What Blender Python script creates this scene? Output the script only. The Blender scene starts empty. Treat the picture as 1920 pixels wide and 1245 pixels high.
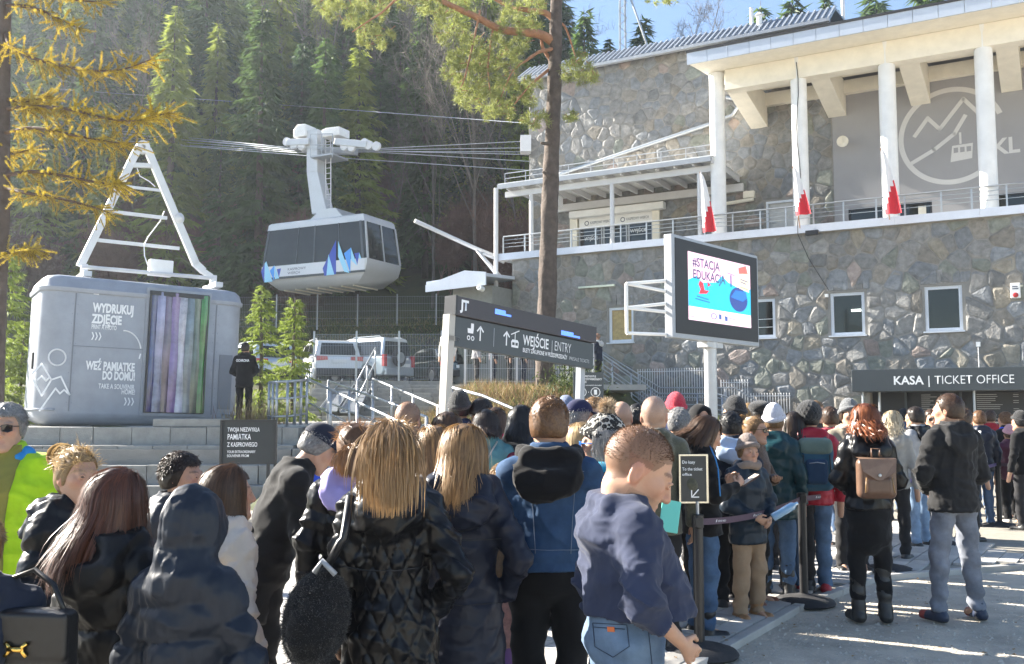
import bpy, math, random
import numpy as np
from mathutils import Vector, Matrix
rng = random.Random(7)
nrs = np.random.RandomState(7)
R = math.radians
sc = bpy.context.scene
COL = sc.collection

# ------------------------------------------------------------------ camera, sky, sun, exposure
F = 1800.0
CH = 1.75
PITCH = math.atan(147.5 / F)
cd = bpy.data.cameras.new('camera')
cam = bpy.data.objects.new('camera', cd)
COL.objects.link(cam)
cam.location = (0, 0, CH)
cam.rotation_euler = (math.pi / 2 + PITCH, 0, 0)
cd.sensor_width = 36.0
cd.lens = 36.0 * F / 1920
cd.clip_start = 0.05
cd.clip_end = 2000
sc.camera = cam

SUN_AZ = R(63)          # to the left of the viewing direction
SUN_EL = R(28)
sdir = Vector((-math.sin(SUN_AZ) * math.cos(SUN_EL), math.cos(SUN_AZ) * math.cos(SUN_EL), math.sin(SUN_EL)))
w = bpy.data.worlds.new('World')
sc.world = w
w.use_nodes = True
nt = w.node_tree
bg = nt.nodes['Background']
sky = nt.nodes.new('ShaderNodeTexSky')
sky.sky_type = 'NISHITA'
sky.sun_disc = False
sky.sun_elevation = SUN_EL
sky.sun_rotation = -SUN_AZ
sky.altitude = 1000
sky.air_density = 1.0
sky.dust_density = 0.35
nt.links.new(sky.outputs[0], bg.inputs[0])
bg.inputs[1].default_value = 0.055
sl = bpy.data.lights.new('sun', 'SUN')
sl.energy = 5.0
sl.angle = R(0.53)
sl.color = (1.0, 0.93, 0.82)
so = bpy.data.objects.new('sun', sl)
COL.objects.link(so)
so.rotation_euler = sdir.to_track_quat('Z', 'Y').to_euler()
sc.view_settings.view_transform = 'Standard'
sc.view_settings.look = 'None'
sc.view_settings.exposure = 2.4
sc.view_settings.gamma = 1.0
sc.view_settings.use_curve_mapping = False
sc.cycles.use_denoising = True
sc.cycles.max_bounces = 8
sc.cycles.diffuse_bounces = 4
sc.cycles.transparent_max_bounces = 12
sc.cycles.volume_bounces = 1

# ------------------------------------------------------------------ geometry helpers
def ray(px, py):
    dx, dy = (px - 960) / F, (py - 622.5) / F
    return Vector((dx, math.cos(PITCH) + dy * math.sin(PITCH), math.sin(PITCH) - dy * math.cos(PITCH)))
def at(px, py, Y):
    """world point seen at photo pixel (px, py), Y metres ahead of the camera"""
    d = ray(px, py)
    return Vector((0, 0, CH)) + d * (Y / d.y)
def ground(px, py, z=0.0):
    d = ray(px, py)
    return Vector((0, 0, CH)) + d * ((z - CH) / d.z)

def new_mesh(name, V, faces, mat=None, smooth=False, mi=None, mats=None):
    me = bpy.data.meshes.new(name)
    V = np.asarray(V, dtype=np.float32).reshape(-1, 3)
    if isinstance(faces, np.ndarray):
        n = faces.shape[1]
        me.vertices.add(len(V)); me.vertices.foreach_set('co', V.ravel())
        me.loops.add(faces.size); me.loops.foreach_set('vertex_index', faces.astype(np.int32).ravel())
        me.polygons.add(len(faces))
        me.polygons.foreach_set('loop_start', np.arange(0, faces.size, n, dtype=np.int32))
        me.polygons.foreach_set('loop_total', np.full(len(faces), n, dtype=np.int32))
        me.update(calc_edges=True)
    else:
        me.from_pydata(V.tolist(), [], faces)
        me.update()
    if mats:
        for m in mats: me.materials.append(m)
    elif mat is not None:
        me.materials.append(mat)
    if mi is not None:
        me.polygons.foreach_set('material_index', np.asarray(mi, dtype=np.int32))
    if smooth:
        me.polygons.foreach_set('use_smooth', np.ones(len(me.polygons), dtype=bool))
    return me

class MB:
    """collects shapes into one mesh"""
    def __init__(s): s.v = []; s.f = []; s.n = 0
    def add(s, V, Fs):
        V = [tuple(v) for v in V]
        s.v += V
        s.f += [tuple(i + s.n for i in f) for f in Fs]
        s.n += len(V)
        return s
    def box(s, a, b, M=None):
        (x0, y0, z0), (x1, y1, z1) = a, b
        x0, x1 = min(x0, x1), max(x0, x1); y0, y1 = min(y0, y1), max(y0, y1); z0, z1 = min(z0, z1), max(z0, z1)
        V = [Vector(p) for p in ((x0, y0, z0), (x1, y0, z0), (x1, y1, z0), (x0, y1, z0), (x0, y0, z1), (x1, y0, z1), (x1, y1, z1), (x0, y1, z1))]
        if M is not None: V = [M @ v for v in V]
        return s.add(V, [(0, 3, 2, 1), (4, 5, 6, 7), (0, 1, 5, 4), (1, 2, 6, 5), (2, 3, 7, 6), (3, 0, 4, 7)])
    def prism(s, poly, d, closed=True):
        """poly: 3-D points (planar), d: extrusion vector"""
        n = len(poly); P = [Vector(p) for p in poly]; d = Vector(d)
        V = P + [p + d for p in P]
        Fs = [tuple(range(n))[::-1], tuple(range(n, 2 * n))] + [(i, (i + 1) % n, n + (i + 1) % n, n + i) for i in range(n)]
        return s.add(V, Fs)
    def tube(s, pts, r, n=8, cap=True):
        P = [Vector(p) for p in pts]; m = len(P)
        rs = r if hasattr(r, '__len__') else [r] * m
        V = []; up = None
        for i, p in enumerate(P):
            t = (P[min(i + 1, m - 1)] - P[max(i - 1, 0)])
            t = t.normalized() if t.length > 1e-9 else Vector((0, 0, 1))
            if up is None:
                up = Vector((0, 0, 1)) if abs(t.z) < .9 else Vector((1, 0, 0))
            a = up - t * up.dot(t); a.normalize(); b = t.cross(a); up = a
            for k in range(n):
                an = 2 * math.pi * k / n
                V.append(p + (a * math.cos(an) + b * math.sin(an)) * rs[i])
        Fs = [(i * n + k, i * n + (k + 1) % n, (i + 1) * n + (k + 1) % n, (i + 1) * n + k) for i in range(m - 1) for k in range(n)]
        if cap: Fs += [tuple(range(n))[::-1], tuple(range((m - 1) * n, m * n))]
        return s.add(V, Fs)
    def lathe(s, prof, n=24, c=(0, 0, 0), M=None):
        V = []
        for (r, z) in prof:
            for k in range(n):
                a = 2 * math.pi * k / n
                V.append(Vector((c[0] + r * math.cos(a), c[1] + r * math.sin(a), c[2] + z)))
        if M is not None: V = [M @ v for v in V]
        m = len(prof)
        Fs = [(i * n + k, i * n + (k + 1) % n, (i + 1) * n + (k + 1) % n, (i + 1) * n + k) for i in range(m - 1) for k in range(n)]
        Fs += [tuple(range(n))[::-1], tuple(range((m - 1) * n, m * n))]
        return s.add(V, Fs)
    def build(s, name, mat, parent=None, smooth=False, bevel=0, M=None):
        V = [M @ Vector(v) for v in s.v] if M is not None else s.v
        me = new_mesh(name, V, s.f, mat, smooth)
        return link(name, me, parent, bevel)

def link(name, me, parent=None, bevel=0):
    o = bpy.data.objects.new(name, me)
    COL.objects.link(o)
    if parent is not None: o.parent = parent
    if bevel:
        b = o.modifiers.new('bevel', 'BEVEL'); b.width = bevel; b.segments = 2; b.limit_method = 'ANGLE'; b.angle_limit = R(40)
    return o
def autosmooth(o, ang=35):
    me = o.data
    me.polygons.foreach_set('use_smooth', np.ones(len(me.polygons), dtype=bool))
    try: me.set_sharp_from_angle(angle=R(ang))
    except Exception: pass
    return o
def empty(name, loc, rz=0, label=None, cat=None, group=None):
    o = bpy.data.objects.new(name, None)
    COL.objects.link(o)
    o.location = loc; o.rotation_euler = (0, 0, rz); o.empty_display_size = .1
    tag(o, label, cat, group)
    return o
def tag(o, label=None, cat=None, group=None, kind=None):
    if label: o['label'] = label
    if cat: o['category'] = cat
    if group: o['group'] = group
    if kind: o['kind'] = kind
    return o

# ------------------------------------------------------------------ materials
def mat(name, col, rough=.6, metal=0, var=.12, scale=6, bump=0, bscale=40, spec=.5, emit=None, estr=1, obvar=0, coord='Object', sheen=0, trans=0, coat=0):
    m = bpy.data.materials.new(name); m.use_nodes = True
    n = m.node_tree.nodes; l = m.node_tree.links
    b = n['Principled BSDF']
    b.inputs['Roughness'].default_value = rough
    b.inputs['Metallic'].default_value = metal
    b.inputs['Specular IOR Level'].default_value = spec
    if sheen: b.inputs['Sheen Weight'].default_value = sheen
    if coat: b.inputs['Coat Weight'].default_value = coat
    if trans: b.inputs['Transmission Weight'].default_value = trans
    c = tuple(col) + (1,) if len(col) == 3 else col
    b.inputs['Base Color'].default_value = c
    tc = n.new('ShaderNodeTexCoord')
    if var or obvar:
        no = n.new('ShaderNodeTexNoise'); no.inputs['Scale'].default_value = scale; no.inputs['Detail'].default_value = 6; no.inputs['Roughness'].default_value = .62
        l.new(tc.outputs[coord], no.inputs['Vector'])
        mr = n.new('ShaderNodeMapRange'); mr.inputs[1].default_value = .25; mr.inputs[2].default_value = .75
        mr.inputs[3].default_value = 1 - var; mr.inputs[4].default_value = 1 + var
        l.new(no.outputs['Fac'], mr.inputs[0])
        src = mr.outputs[0]
        if obvar:
            oi = n.new('ShaderNodeObjectInfo')
            m2 = n.new('ShaderNodeMapRange'); m2.inputs[3].default_value = 1 - obvar; m2.inputs[4].default_value = 1 + obvar
            l.new(oi.outputs['Random'], m2.inputs[0])
            mu = n.new('ShaderNodeMath'); mu.operation = 'MULTIPLY'
            l.new(src, mu.inputs[0]); l.new(m2.outputs[0], mu.inputs[1]); src = mu.outputs[0]
        vm = n.new('ShaderNodeVectorMath'); vm.operation = 'SCALE'; vm.inputs[0].default_value = c[:3]
        l.new(src, vm.inputs['Scale']); l.new(vm.outputs[0], b.inputs['Base Color'])
    if bump:
        nb = n.new('ShaderNodeTexNoise'); nb.inputs['Scale'].default_value = bscale; nb.inputs['Detail'].default_value = 5
        l.new(tc.outputs[coord], nb.inputs['Vector'])
        bp = n.new('ShaderNodeBump'); bp.inputs['Strength'].default_value = bump; bp.inputs['Distance'].default_value = .02
        l.new(nb.outputs['Fac'], bp.inputs['Height']); l.new(bp.outputs[0], b.inputs['Normal'])
    if emit:
        b.inputs['Emission Color'].default_value = tuple(emit) + (1,); b.inputs['Emission Strength'].default_value = estr
    return m
def attr_mat(name, rough=.7, bump=.1, bscale=120, var=.1, scale=20, spec=.4, sss=0, attr='Col', sheen=0):
    """a material whose base colour is stored per vertex (features of the thing itself)"""
    m = mat(name, (1, 1, 1), rough, 0, 0, 1, bump, bscale, spec, sheen=sheen)
    n = m.node_tree.nodes; l = m.node_tree.links; b = n['Principled BSDF']
    a = n.new('ShaderNodeAttribute'); a.attribute_name = attr
    tc = n.new('ShaderNodeTexCoord')
    no = n.new('ShaderNodeTexNoise'); no.inputs['Scale'].default_value = scale; no.inputs['Detail'].default_value = 5
    l.new(tc.outputs['Object'], no.inputs['Vector'])
    mr = n.new('ShaderNodeMapRange'); mr.inputs[1].default_value = .25; mr.inputs[2].default_value = .75; mr.inputs[3].default_value = 1 - var; mr.inputs[4].default_value = 1 + var
    l.new(no.outputs['Fac'], mr.inputs[0])
    vm = n.new('ShaderNodeVectorMath'); vm.operation = 'SCALE'
    l.new(a.outputs['Color'], vm.inputs[0]); l.new(mr.outputs[0], vm.inputs['Scale']); l.new(vm.outputs[0], b.inputs['Base Color'])
    if sss:
        b.inputs['Subsurface Weight'].default_value = sss; b.inputs['Subsurface Radius'].default_value = (.012, .004, .002); b.inputs['Subsurface Scale'].default_value = .6
    return m
def set_col(me, C):
    a = me.color_attributes.new('Col', 'FLOAT_COLOR', 'POINT')
    C4 = np.ones((len(me.vertices), 4), dtype=np.float32); C4[:, :3] = C
    a.data.foreach_set('color', C4.ravel())

M_STEEL = mat('galvanised_steel', (.42, .44, .46), .42, .85, .12, 8, .05)
M_STEELP = mat('grey_painted_steel', (.36, .38, .41), .45, .2, .08, 5, .04)
M_WHITEP = mat('white_paint', (.78, .78, .77), .45, 0, .09, 2.2)
M_CREAM = mat('cream_render', (.80, .75, .64), .8, 0, .09, 2.5, .1, 60)
M_BLACKP = mat('black_paint', (.015, .015, .017), .4, 0, .1, 5)
M_ANTHR = mat('anthracite_panel', (.045, .055, .062), .45, 0, .06, 3)
M_RUBBER = mat('black_rubber', (.022, .022, .024), .75, 0, .25, 9, .3, 60)
M_GLASSD = mat('dark_window_glass', (.012, .014, .012), .05, 0, .3, 1.2, 0, spec=.6)
M_TEXTW = mat('white_lettering', (.82, .83, .84), .6, 0, 0)
M_TEXTD = mat('dark_lettering', (.03, .04, .09), .6, 0, 0)

_font_cache = {}
def text_part(body, parent, M, h, name='lettering', mat_=None, width=None, align='LEFT', bold=0.0, depth=.002, spacing=1.0):
    """flat lettering: cap height h metres, in the XY plane of M (x right, y up)"""
    cu = bpy.data.curves.new('t', 'FONT'); cu.body = body; cu.size = 1.0; cu.extrude = 0; cu.offset = bold; cu.align_x = align; cu.space_character = spacing
    cu.resolution_u = 3
    o = bpy.data.objects.new('t', cu); COL.objects.link(o)
    dg = bpy.context.evaluated_depsgraph_get()
    me = bpy.data.meshes.new_from_object(o.evaluated_get(dg))
    bpy.data.objects.remove(o); bpy.data.curves.remove(cu)
    n = len(me.vertices)
    co = np.zeros(n * 3, dtype=np.float32); me.vertices.foreach_get('co', co); co = co.reshape(-1, 3)
    k = h / 0.70
    kx = k
    if width is not None and n:
        kx = width / max(1e-6, (co[:, 0].max() - co[:, 0].min()))
    co[:, 0] *= kx; co[:, 1] *= k; co[:, 2] = depth
    co4 = np.c_[co, np.ones(n)] @ np.array(M).T
    me.vertices.foreach_set('co', co4[:, :3].astype(np.float32).ravel())
    me.materials.clear(); me.materials.append(mat_ or M_TEXTW)
    me.polygons.foreach_set('material_index', np.zeros(len(me.polygons), dtype=np.int32))
    me.update()
    return link(name, me, parent)
def plane_M(o, x, up):
    """matrix with origin o, local x along x, local y along up"""
    x = Vector(x).normalized(); up = Vector(up); up = (up - x * up.dot(x)).normalized(); z = x.cross(up)
    M = Matrix.Identity(4)
    for i in range(3):
        M[i][0] = x[i]; M[i][1] = up[i]; M[i][2] = z[i]; M[i][3] = o[i]
    return M
def flat_poly(parent, M, polys, name, m, depth=.003, thick=0):
    """flat shapes printed on a panel: list of 2-D polygons in the plane M"""
    b = MB()
    for p in polys:
        if thick: b.prism([(x, y, depth) for x, y in p], (0, 0, thick))
        else: b.add([(x, y, depth) for x, y in p], [tuple(range(len(p)))])
    return b.build(name, m, parent, M=M)
def ring2d(cx, cy, r, wd, n=36, a0=0, a1=360):
    out = []
    for i in range(n):
        t0, t1 = R(a0 + (a1 - a0) * i / n), R(a0 + (a1 - a0) * (i + 1) / n)
        out.append([(cx + r * math.cos(t0), cy + r * math.sin(t0)), (cx + (r + wd) * math.cos(t0), cy + (r + wd) * math.sin(t0)), (cx + (r + wd) * math.cos(t1), cy + (r + wd) * math.sin(t1)), (cx + r * math.cos(t1), cy + r * math.sin(t1))])
    return out
def stroke2d(pts, wd):
    out = []
    for (x0, y0), (x1, y1) in zip(pts[:-1], pts[1:]):
        L = math.hypot(x1 - x0, y1 - y0); nx, ny = -(y1 - y0) / L * wd / 2, (x1 - x0) / L * wd / 2
        ex, ey = (x1 - x0) / L * wd * .35, (y1 - y0) / L * wd * .35
        out.append([(x0 - ex + nx, y0 - ey + ny), (x0 - ex - nx, y0 - ey - ny), (x1 + ex - nx, y1 + ey - ny), (x1 + ex + nx, y1 + ey + ny)])
    return out
def disc2d(cx, cy, r, n=28, sx=1): return [(cx + sx * r * math.cos(2 * math.pi * i / n), cy + r * math.sin(2 * math.pi * i / n)) for i in range(n)]

def tris_from(base, dirv, side, L, W):
    """blade triangles: arrays n x 3"""
    a = base - side * W[:, None] / 2; b = base + side * W[:, None] / 2; c = base + dirv * L[:, None]
    V_ = np.stack([a, b, c], 1).reshape(-1, 3)
    return V_, np.arange(len(V_)).reshape(-1, 3)
def unit(v): return v / np.maximum(1e-9, np.linalg.norm(v, axis=-1, keepdims=True))
# ------------------------------------------------------------------ terrain
def sst(a, b, x):
    t = np.clip((x - a) / (b - a), 0, 1); return t * t * (3 - 2 * t)
def lin(a, b, x): return np.clip((x - a) / (b - a), 0, 1)
def terr(x, y):
    """height of the natural ground; works on arrays"""
    x = np.asarray(x, dtype=float); y = np.asarray(y, dtype=float)
    kz = sst(-4.3, -4.9, x)
    left = 1.45 * (lin(16.6, 20.1, y) * (1 - kz) + lin(19.3, 19.6, y) * kz) + 1.29 * lin(27, 33, y)
    bankm = sst(-3.2, -5.2, x) * sst(16.6, 18.5, y)            # steep front bank beside the kiosk blocks
    mound = 2.2 * sst(17.0, 23.5, y) + .35 * lin(24, 28, y)
    m = sst(-2.2, -1.0, x)
    h = left * (1 - m) + mound * m
    facade = sst(1.6, 3.2, x - (y - 24) * .25)
    h = h * (1 - facade)
    h = h + 3.2 * sst(41.5, 46.5, y) * (1 - sst(0, 5, x - (y - 42) * .3))
    sl = .54 - .34 * sst(-.02, .13, x / np.maximum(y, 1))
    hill = np.maximum(y - 47, 0) * sl
    hill = hill * (1 - .25 * sst(120, 220, y))
    bump = .5 * np.sin(x * .31 + 1.3) * np.sin(y * .27) + .25 * np.sin(x * .9 + y * .6)
    h = h + hill + bump * lin(47, 60, y) + .06 * np.sin(x * 2.1) * np.sin(y * 1.7) * lin(17, 19, y) * (1 - facade)
    return h
GAP = -.06
xs = np.concatenate([np.arange(-120, -16, 4.0), np.arange(-16, 8, .4), np.arange(8, 124, 4.0)])
ys = np.concatenate([np.arange(15.6, 50, .4), np.arange(50, 262, 3.0)])
GX, GY = np.meshgrid(xs, ys)
GZ = terr(GX, GY) + GAP
V = np.stack([GX, GY, GZ], -1).reshape(-1, 3)
nx_, ny_ = len(xs), len(ys)
I = np.arange(ny_ - 1)[:, None] * nx_ + np.arange(nx_ - 1)[None, :]
Q = np.stack([I, I + 1, I + nx_ + 1, I + nx_], -1).reshape(-1, 4)

def terrain_mat():
    m = mat('forest_floor', (.06, .055, .03), .95, 0, 0, 1, .8, 5)
    n = m.node_tree.nodes; l = m.node_tree.links; b = n['Principled BSDF']
    tc = n.new('ShaderNodeTexCoord'); n1 = n.new('ShaderNodeTexNoise'); n1.inputs['Scale'].default_value = .5; n1.inputs['Detail'].default_value = 8; n1.inputs['Roughness'].default_value = .7
    l.new(tc.outputs['Object'], n1.inputs[0])
    cr = n.new('ShaderNodeValToRGB'); e = cr.color_ramp.elements
    e[0].position = .32; e[0].color = (.035, .028, .014, 1); e[1].position = .7; e[1].color = (.075, .07, .02, 1)
    e2_ = cr.color_ramp.elements.new(.5); e2_.color = (.05, .06, .018, 1)
    l.new(n1.outputs['Fac'], cr.inputs[0]); l.new(cr.outputs[0], b.inputs['Base Color'])
    return m
o = link('hillside_terrain', new_mesh('hillside', V, Q, terrain_mat(), True)); tag(o, kind='structure')

M_GRAVEL = mat('gravel_ground', (.46, .41, .335), .95, 0, .30, 2.2, 1., 38)
gv = MB(); gv.add([(-600, -300, -.012), (600, -300, -.012), (600, 900, -.012), (-600, 900, -.012)], [(0, 1, 2, 3)])
tag(gv.build('ground', M_GRAVEL), kind='structure')
# far mountains that close the horizon behind the wood
hv, hf = [], []
N_ = 90
for i in range(N_ + 1):
    a = R(-75 + 150 * i / N_)
    hgt = 60 + 14 * math.sin(i * .5) + 9 * math.sin(i * 1.3 + 1) - 30 * float(sst(-5, 30, np.array(math.degrees(a))))
    hv += [(math.sin(a) * 262, math.cos(a) * 262, -3), (math.sin(a) * 330, math.cos(a) * 330, hgt)]
    if i: hf.append((2 * i - 2, 2 * i, 2 * i + 1, 2 * i - 1))
tag(link('far_hills', new_mesh('far_hills', hv, hf, mat('far_wood', (.03, .045, .025), .95, 0, .4, .08, .5, .5), True)), kind='structure')

# ------------------------------------------------------------------ paving on the plaza
PAVE_EDGE = [ground(1300, 1262), ground(1370, 1222), ground(1500, 1146), ground(1650, 1087), ground(1990, 1060)]
M_PAVE = mat('concrete_pavers', (.40, .385, .36), .85, 0, .16, 3, .25, 90, obvar=.16)
M_PAVEJ = mat('sandy_joints', (.26, .24, .20), .95, 0, .2, 9, .3, 60)
base = MB()
far = [(14, 30, .0), (-14, 30, .0), (-14, 1.0, .0)]
poly = [(p.x, p.y, .0) for p in PAVE_EDGE]
p_first = (poly[0][0] - .9, 1.0, 0)
pl = [p_first] + poly + [(14, poly[-1][1], 0)] + far
base.add([(x, y, .022) for x, y, _ in pl], [tuple(range(len(pl)))])
pav = base.build('pavement', M_PAVEJ); tag(pav, kind='structure')
def inside_pave(x, y):
    e = PAVE_EDGE
    if y < e[0].y: return x < e[0].x - .95 * (e[0].y - y) / (e[0].y - 1.0) - .05
    for a, b in zip(e[:-1], e[1:]):
        lo, hi = (a, b)
        if a.x <= x <= b.x:
            return y > a.y + (b.y - a.y) * (x - a.x) / (b.x - a.x) + .06
    return x < e[0].x
kb = []
for a, b in zip(PAVE_EDGE[:-1], PAVE_EDGE[1:]):
    d = (b - a); L = d.length; n_ = max(1, int(L / 1.0)); u = d / L; s = Vector((-u.y, u.x, 0))
    for i in range(n_):
        p, q = a + u * (L * i / n_ + .006), a + u * (L * (i + 1) / n_ - .006)
        k = MB(); k.prism([(p.x, p.y, -.05), (q.x, q.y, -.05), (q.x + s.x * .09, q.y + s.y * .09, -.05), (p.x + s.x * .09, p.y + s.y * .09, -.05)], (0, 0, .095))
        k.build('kerb_stone', M_PAVE, pav, bevel=.008)
# pavers: rows along the direction of the queue path, singly where they show, joined beyond
ang = math.atan2(PAVE_EDGE[2].y - PAVE_EDGE[1].y, PAVE_EDGE[2].x - PAVE_EDGE[1].x)
u = Vector((math.cos(ang), math.sin(ang))); v_ = Vector((-u.y, u.x))
pm = MB(); pm.box((-.196, -.096, 0), (.196, .096, .022))
pme = new_mesh('paver', pm.v, pm.f, M_PAVE)
cells = []
for j in range(-20, 120):
    for i in range(-60, 80):
        c = PAVE_EDGE[1].to_2d() + u * (i * .404 + (j % 2) * .2) + v_ * (j * .204)
        if c.y > 15.5 or c.y < 3.2 or abs(c.x) > 9: continue
        ok = all(inside_pave(c.x + u.x * a * .2 + v_.x * b_ * .1, c.y + u.y * a * .2 + v_.y * b_ * .1) for a in (-1, 1) for b_ in (-1, 1))
        if not ok: continue
        px = 960 + c.x / c.y * 1806; py = 770 + CH / c.y * 1806
        if px < -100 or px > 2000: continue
        # how open the view is there: the strip by the right-hand posts and the gaps at the left
        vis = (px > 1230 and py > 985) or (480 < px < 620 and py > 1020)
        cells.append((0 if vis else 1, c.y, c))
cells.sort(key=lambda t: (t[0], t[1]))
rest = MB()
for k, (vv, yy, c) in enumerate(cells):
    dz = rng.uniform(-.003, .004)
    if k < 292:
        o = link('paver', pme, pav); o.location = (c.x, c.y, .0235 + dz); o.rotation_euler = (rng.uniform(-.006, .006), rng.uniform(-.006, .006), ang)
    elif yy < 15:
        M = Matrix.Translation((c.x, c.y, .0235 + dz)) @ Matrix.Rotation(ang, 4, 'Z')
        rest.box((-.196, -.096, 0), (.196, .096, .022), M)
tag(rest.build('distant_pavers', M_PAVE, pav), kind='stuff')
# loose gravel stones on the bare ground at the right
gm = MB()
for i in range(8000):
    y = 4.2 + 5.6 * rng.random() ** 1.3; x = rng.uniform(.2, 6.0)
    if inside_pave(x, y) or x / y > .62: continue
    r = rng.uniform(.005, .019) * (1.7 if rng.random() < .06 else 1); h = r * rng.uniform(.5, .9); a = rng.random() * 6.28
    c_, s_ = math.cos(a), math.sin(a)
    P = [(r, 0), (.2 * r, .8 * r), (-.9 * r, .3 * r), (-.3 * r, -.8 * r)]
    b0 = [(x + px_ * c_ - py_ * s_, y + px_ * s_ + py_ * c_, -.014) for px_, py_ in P]
    gm.add(b0 + [(x + .1 * r, y, -.012 + h)], [(0, 1, 4), (1, 2, 4), (2, 3, 4), (3, 0, 4)])
lv = MB()
for i in range(320):
    y = 4.4 + 6.5 * rng.random(); x = rng.uniform(-3.5, 6.5); a = rng.random() * 6.28; r = rng.uniform(.014, .03); c_, s_ = math.cos(a) * r, math.sin(a) * r
    z = .05 if inside_pave(x, y) else .004
    lv.add([(x - c_, y - s_, z), (x + s_ * .5, y - c_ * .5, z + rng.uniform(.0, .012)), (x + c_, y + s_, z + .002), (x - s_ * .5, y + c_ * .5, z + rng.uniform(.0, .012))], [(0, 1, 2), (0, 2, 3)])
tag(lv.build('fallen_leaves', mat('dry_leaf', (.26, .15, .05), .8, 0, .4, 3)), kind='stuff')
o = gm.build('gravel', mat('gravel_stones', (.44, .41, .36), .9, 0, .5, 14)); tag(o, kind='stuff')

# ------------------------------------------------------------------ station building
BR = math.atan2(-.4974, .8675)
e1v, e2v, bp0 = Vector((.8675, -.4974, 0)), Vector((.4974, .8675, 0)), Vector((11.63, 30, 0))
def bld(px, py, D):
    r = ray(px, py); t = (D + bp0.dot(e2v)) / Vector((r.x, r.y, 0)).dot(e2v)
    p = Vector((0, 0, CH)) + r * t
    return (Vector((p.x, p.y, 0)) - bp0).dot(e1v), p.z
def bworld(s, d, z): return bp0 + e1v * s + e2v * d + Vector((0, 0, z))
BLD = empty('station_building', bp0, BR, 'big stone cable car station with white columned terrace and grey logo wall', 'building')

M_MORTAR = mat('pale_mortar', (.26, .25, .23), .95, 0, .15, 3, .4, 40)
STONE = [mat('field_stone_%s' % n, c, .85, 0, .38, 5, .8, 18, obvar=.18) for n, c in (
    ('grey', (.24, .235, .225)), ('blue', (.215, .225, .235)), ('brown', (.245, .225, .195)), ('pink', (.29, .24, .215)),
    ('dark', (.19, .19, .185)), ('green', (.215, .225, .195)), ('ochre', (.27, .245, .20)))]
SW = [34, 24, 14, 4, 9, 10, 5]
def clip(poly, nx, ny, c):
    """keep the side n.p <= c"""
    out = []
    for i in range(len(poly)):
        a, b = poly[i], poly[(i + 1) % len(poly)]
        da, db = nx * a[0] + ny * a[1] - c, nx * b[0] + ny * b[1] - c
        if da <= 0: out.append(a)
        if (da < 0) != (db < 0):
            t = da / (da - db); out.append((a[0] + (b[0] - a[0]) * t, a[1] + (b[1] - a[1]) * t))
    return out
def voronoi(rect, size, holes, seed):
    r = np.random.RandomState(seed)
    x0, z0, x1, z1 = rect
    nx, nz = int((x1 - x0) / size), int((z1 - z0) / (size * .88))
    S = []
    for i in range(nx):
        for j in range(nz):
            S.append((x0 + (i + .5 + (j % 2) * .5 - .25 + r.uniform(-.36, .36)) * (x1 - x0) / nx, z0 + (j + .5 + r.uniform(-.36, .36)) * (z1 - z0) / nz))
    S = np.array(S)
    keep = r.rand(len(S)) > .1
    S = S[keep]
    for (hx0, hz0, hx1, hz1) in holes:
        S = S[~((S[:, 0] > hx0 - .05) & (S[:, 0] < hx1 + .05) & (S[:, 1] > hz0 - .05) & (S[:, 1] < hz1 + .05))]
    W_ = r.uniform(0, .05, len(S))
    out = []
    for i, p in enumerate(S):
        d2 = ((S - p) ** 2).sum(1); nb = np.argsort(d2)[1:20]
        poly = [(p[0] - size * 1.4, p[1] - size * 1.4), (p[0] + size * 1.4, p[1] - size * 1.4), (p[0] + size * 1.4, p[1] + size * 1.4), (p[0] - size * 1.4, p[1] + size * 1.4)]
        for j in nb:
            q = S[j]; nx_, ny_ = q - p; L = math.hypot(nx_, ny_)
            poly = clip(poly, nx_ / L, ny_ / L, (nx_ * (p[0] + q[0]) / 2 + ny_ * (p[1] + q[1]) / 2) / L + (W_[i] - W_[j]))
            if len(poly) < 3: break
        if len(poly) < 3: continue
        for nx_, ny_, c in ((-1, 0, -x0), (1, 0, x1), (0, -1, -z0), (0, 1, z1)): poly = clip(poly, nx_, ny_, c)
        for (hx0, hz0, hx1, hz1) in holes:
            if len(poly) < 3: break
            bx = [a for a, _ in poly]; bz = [b for _, b in poly]
            if max(bx) < hx0 or min(bx) > hx1 or max(bz) < hz0 or min(bz) > hz1: continue
            c = [(hx0 - p[0], (1, 0, hx0)), (p[0] - hx1, (-1, 0, -hx1)), (hz0 - p[1], (0, 1, hz0)), (p[1] - hz1, (0, -1, -hz1))]
            poly = clip(poly, *max(c)[1])
        if len(poly) >= 3: out.append(poly)
    return out
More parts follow.
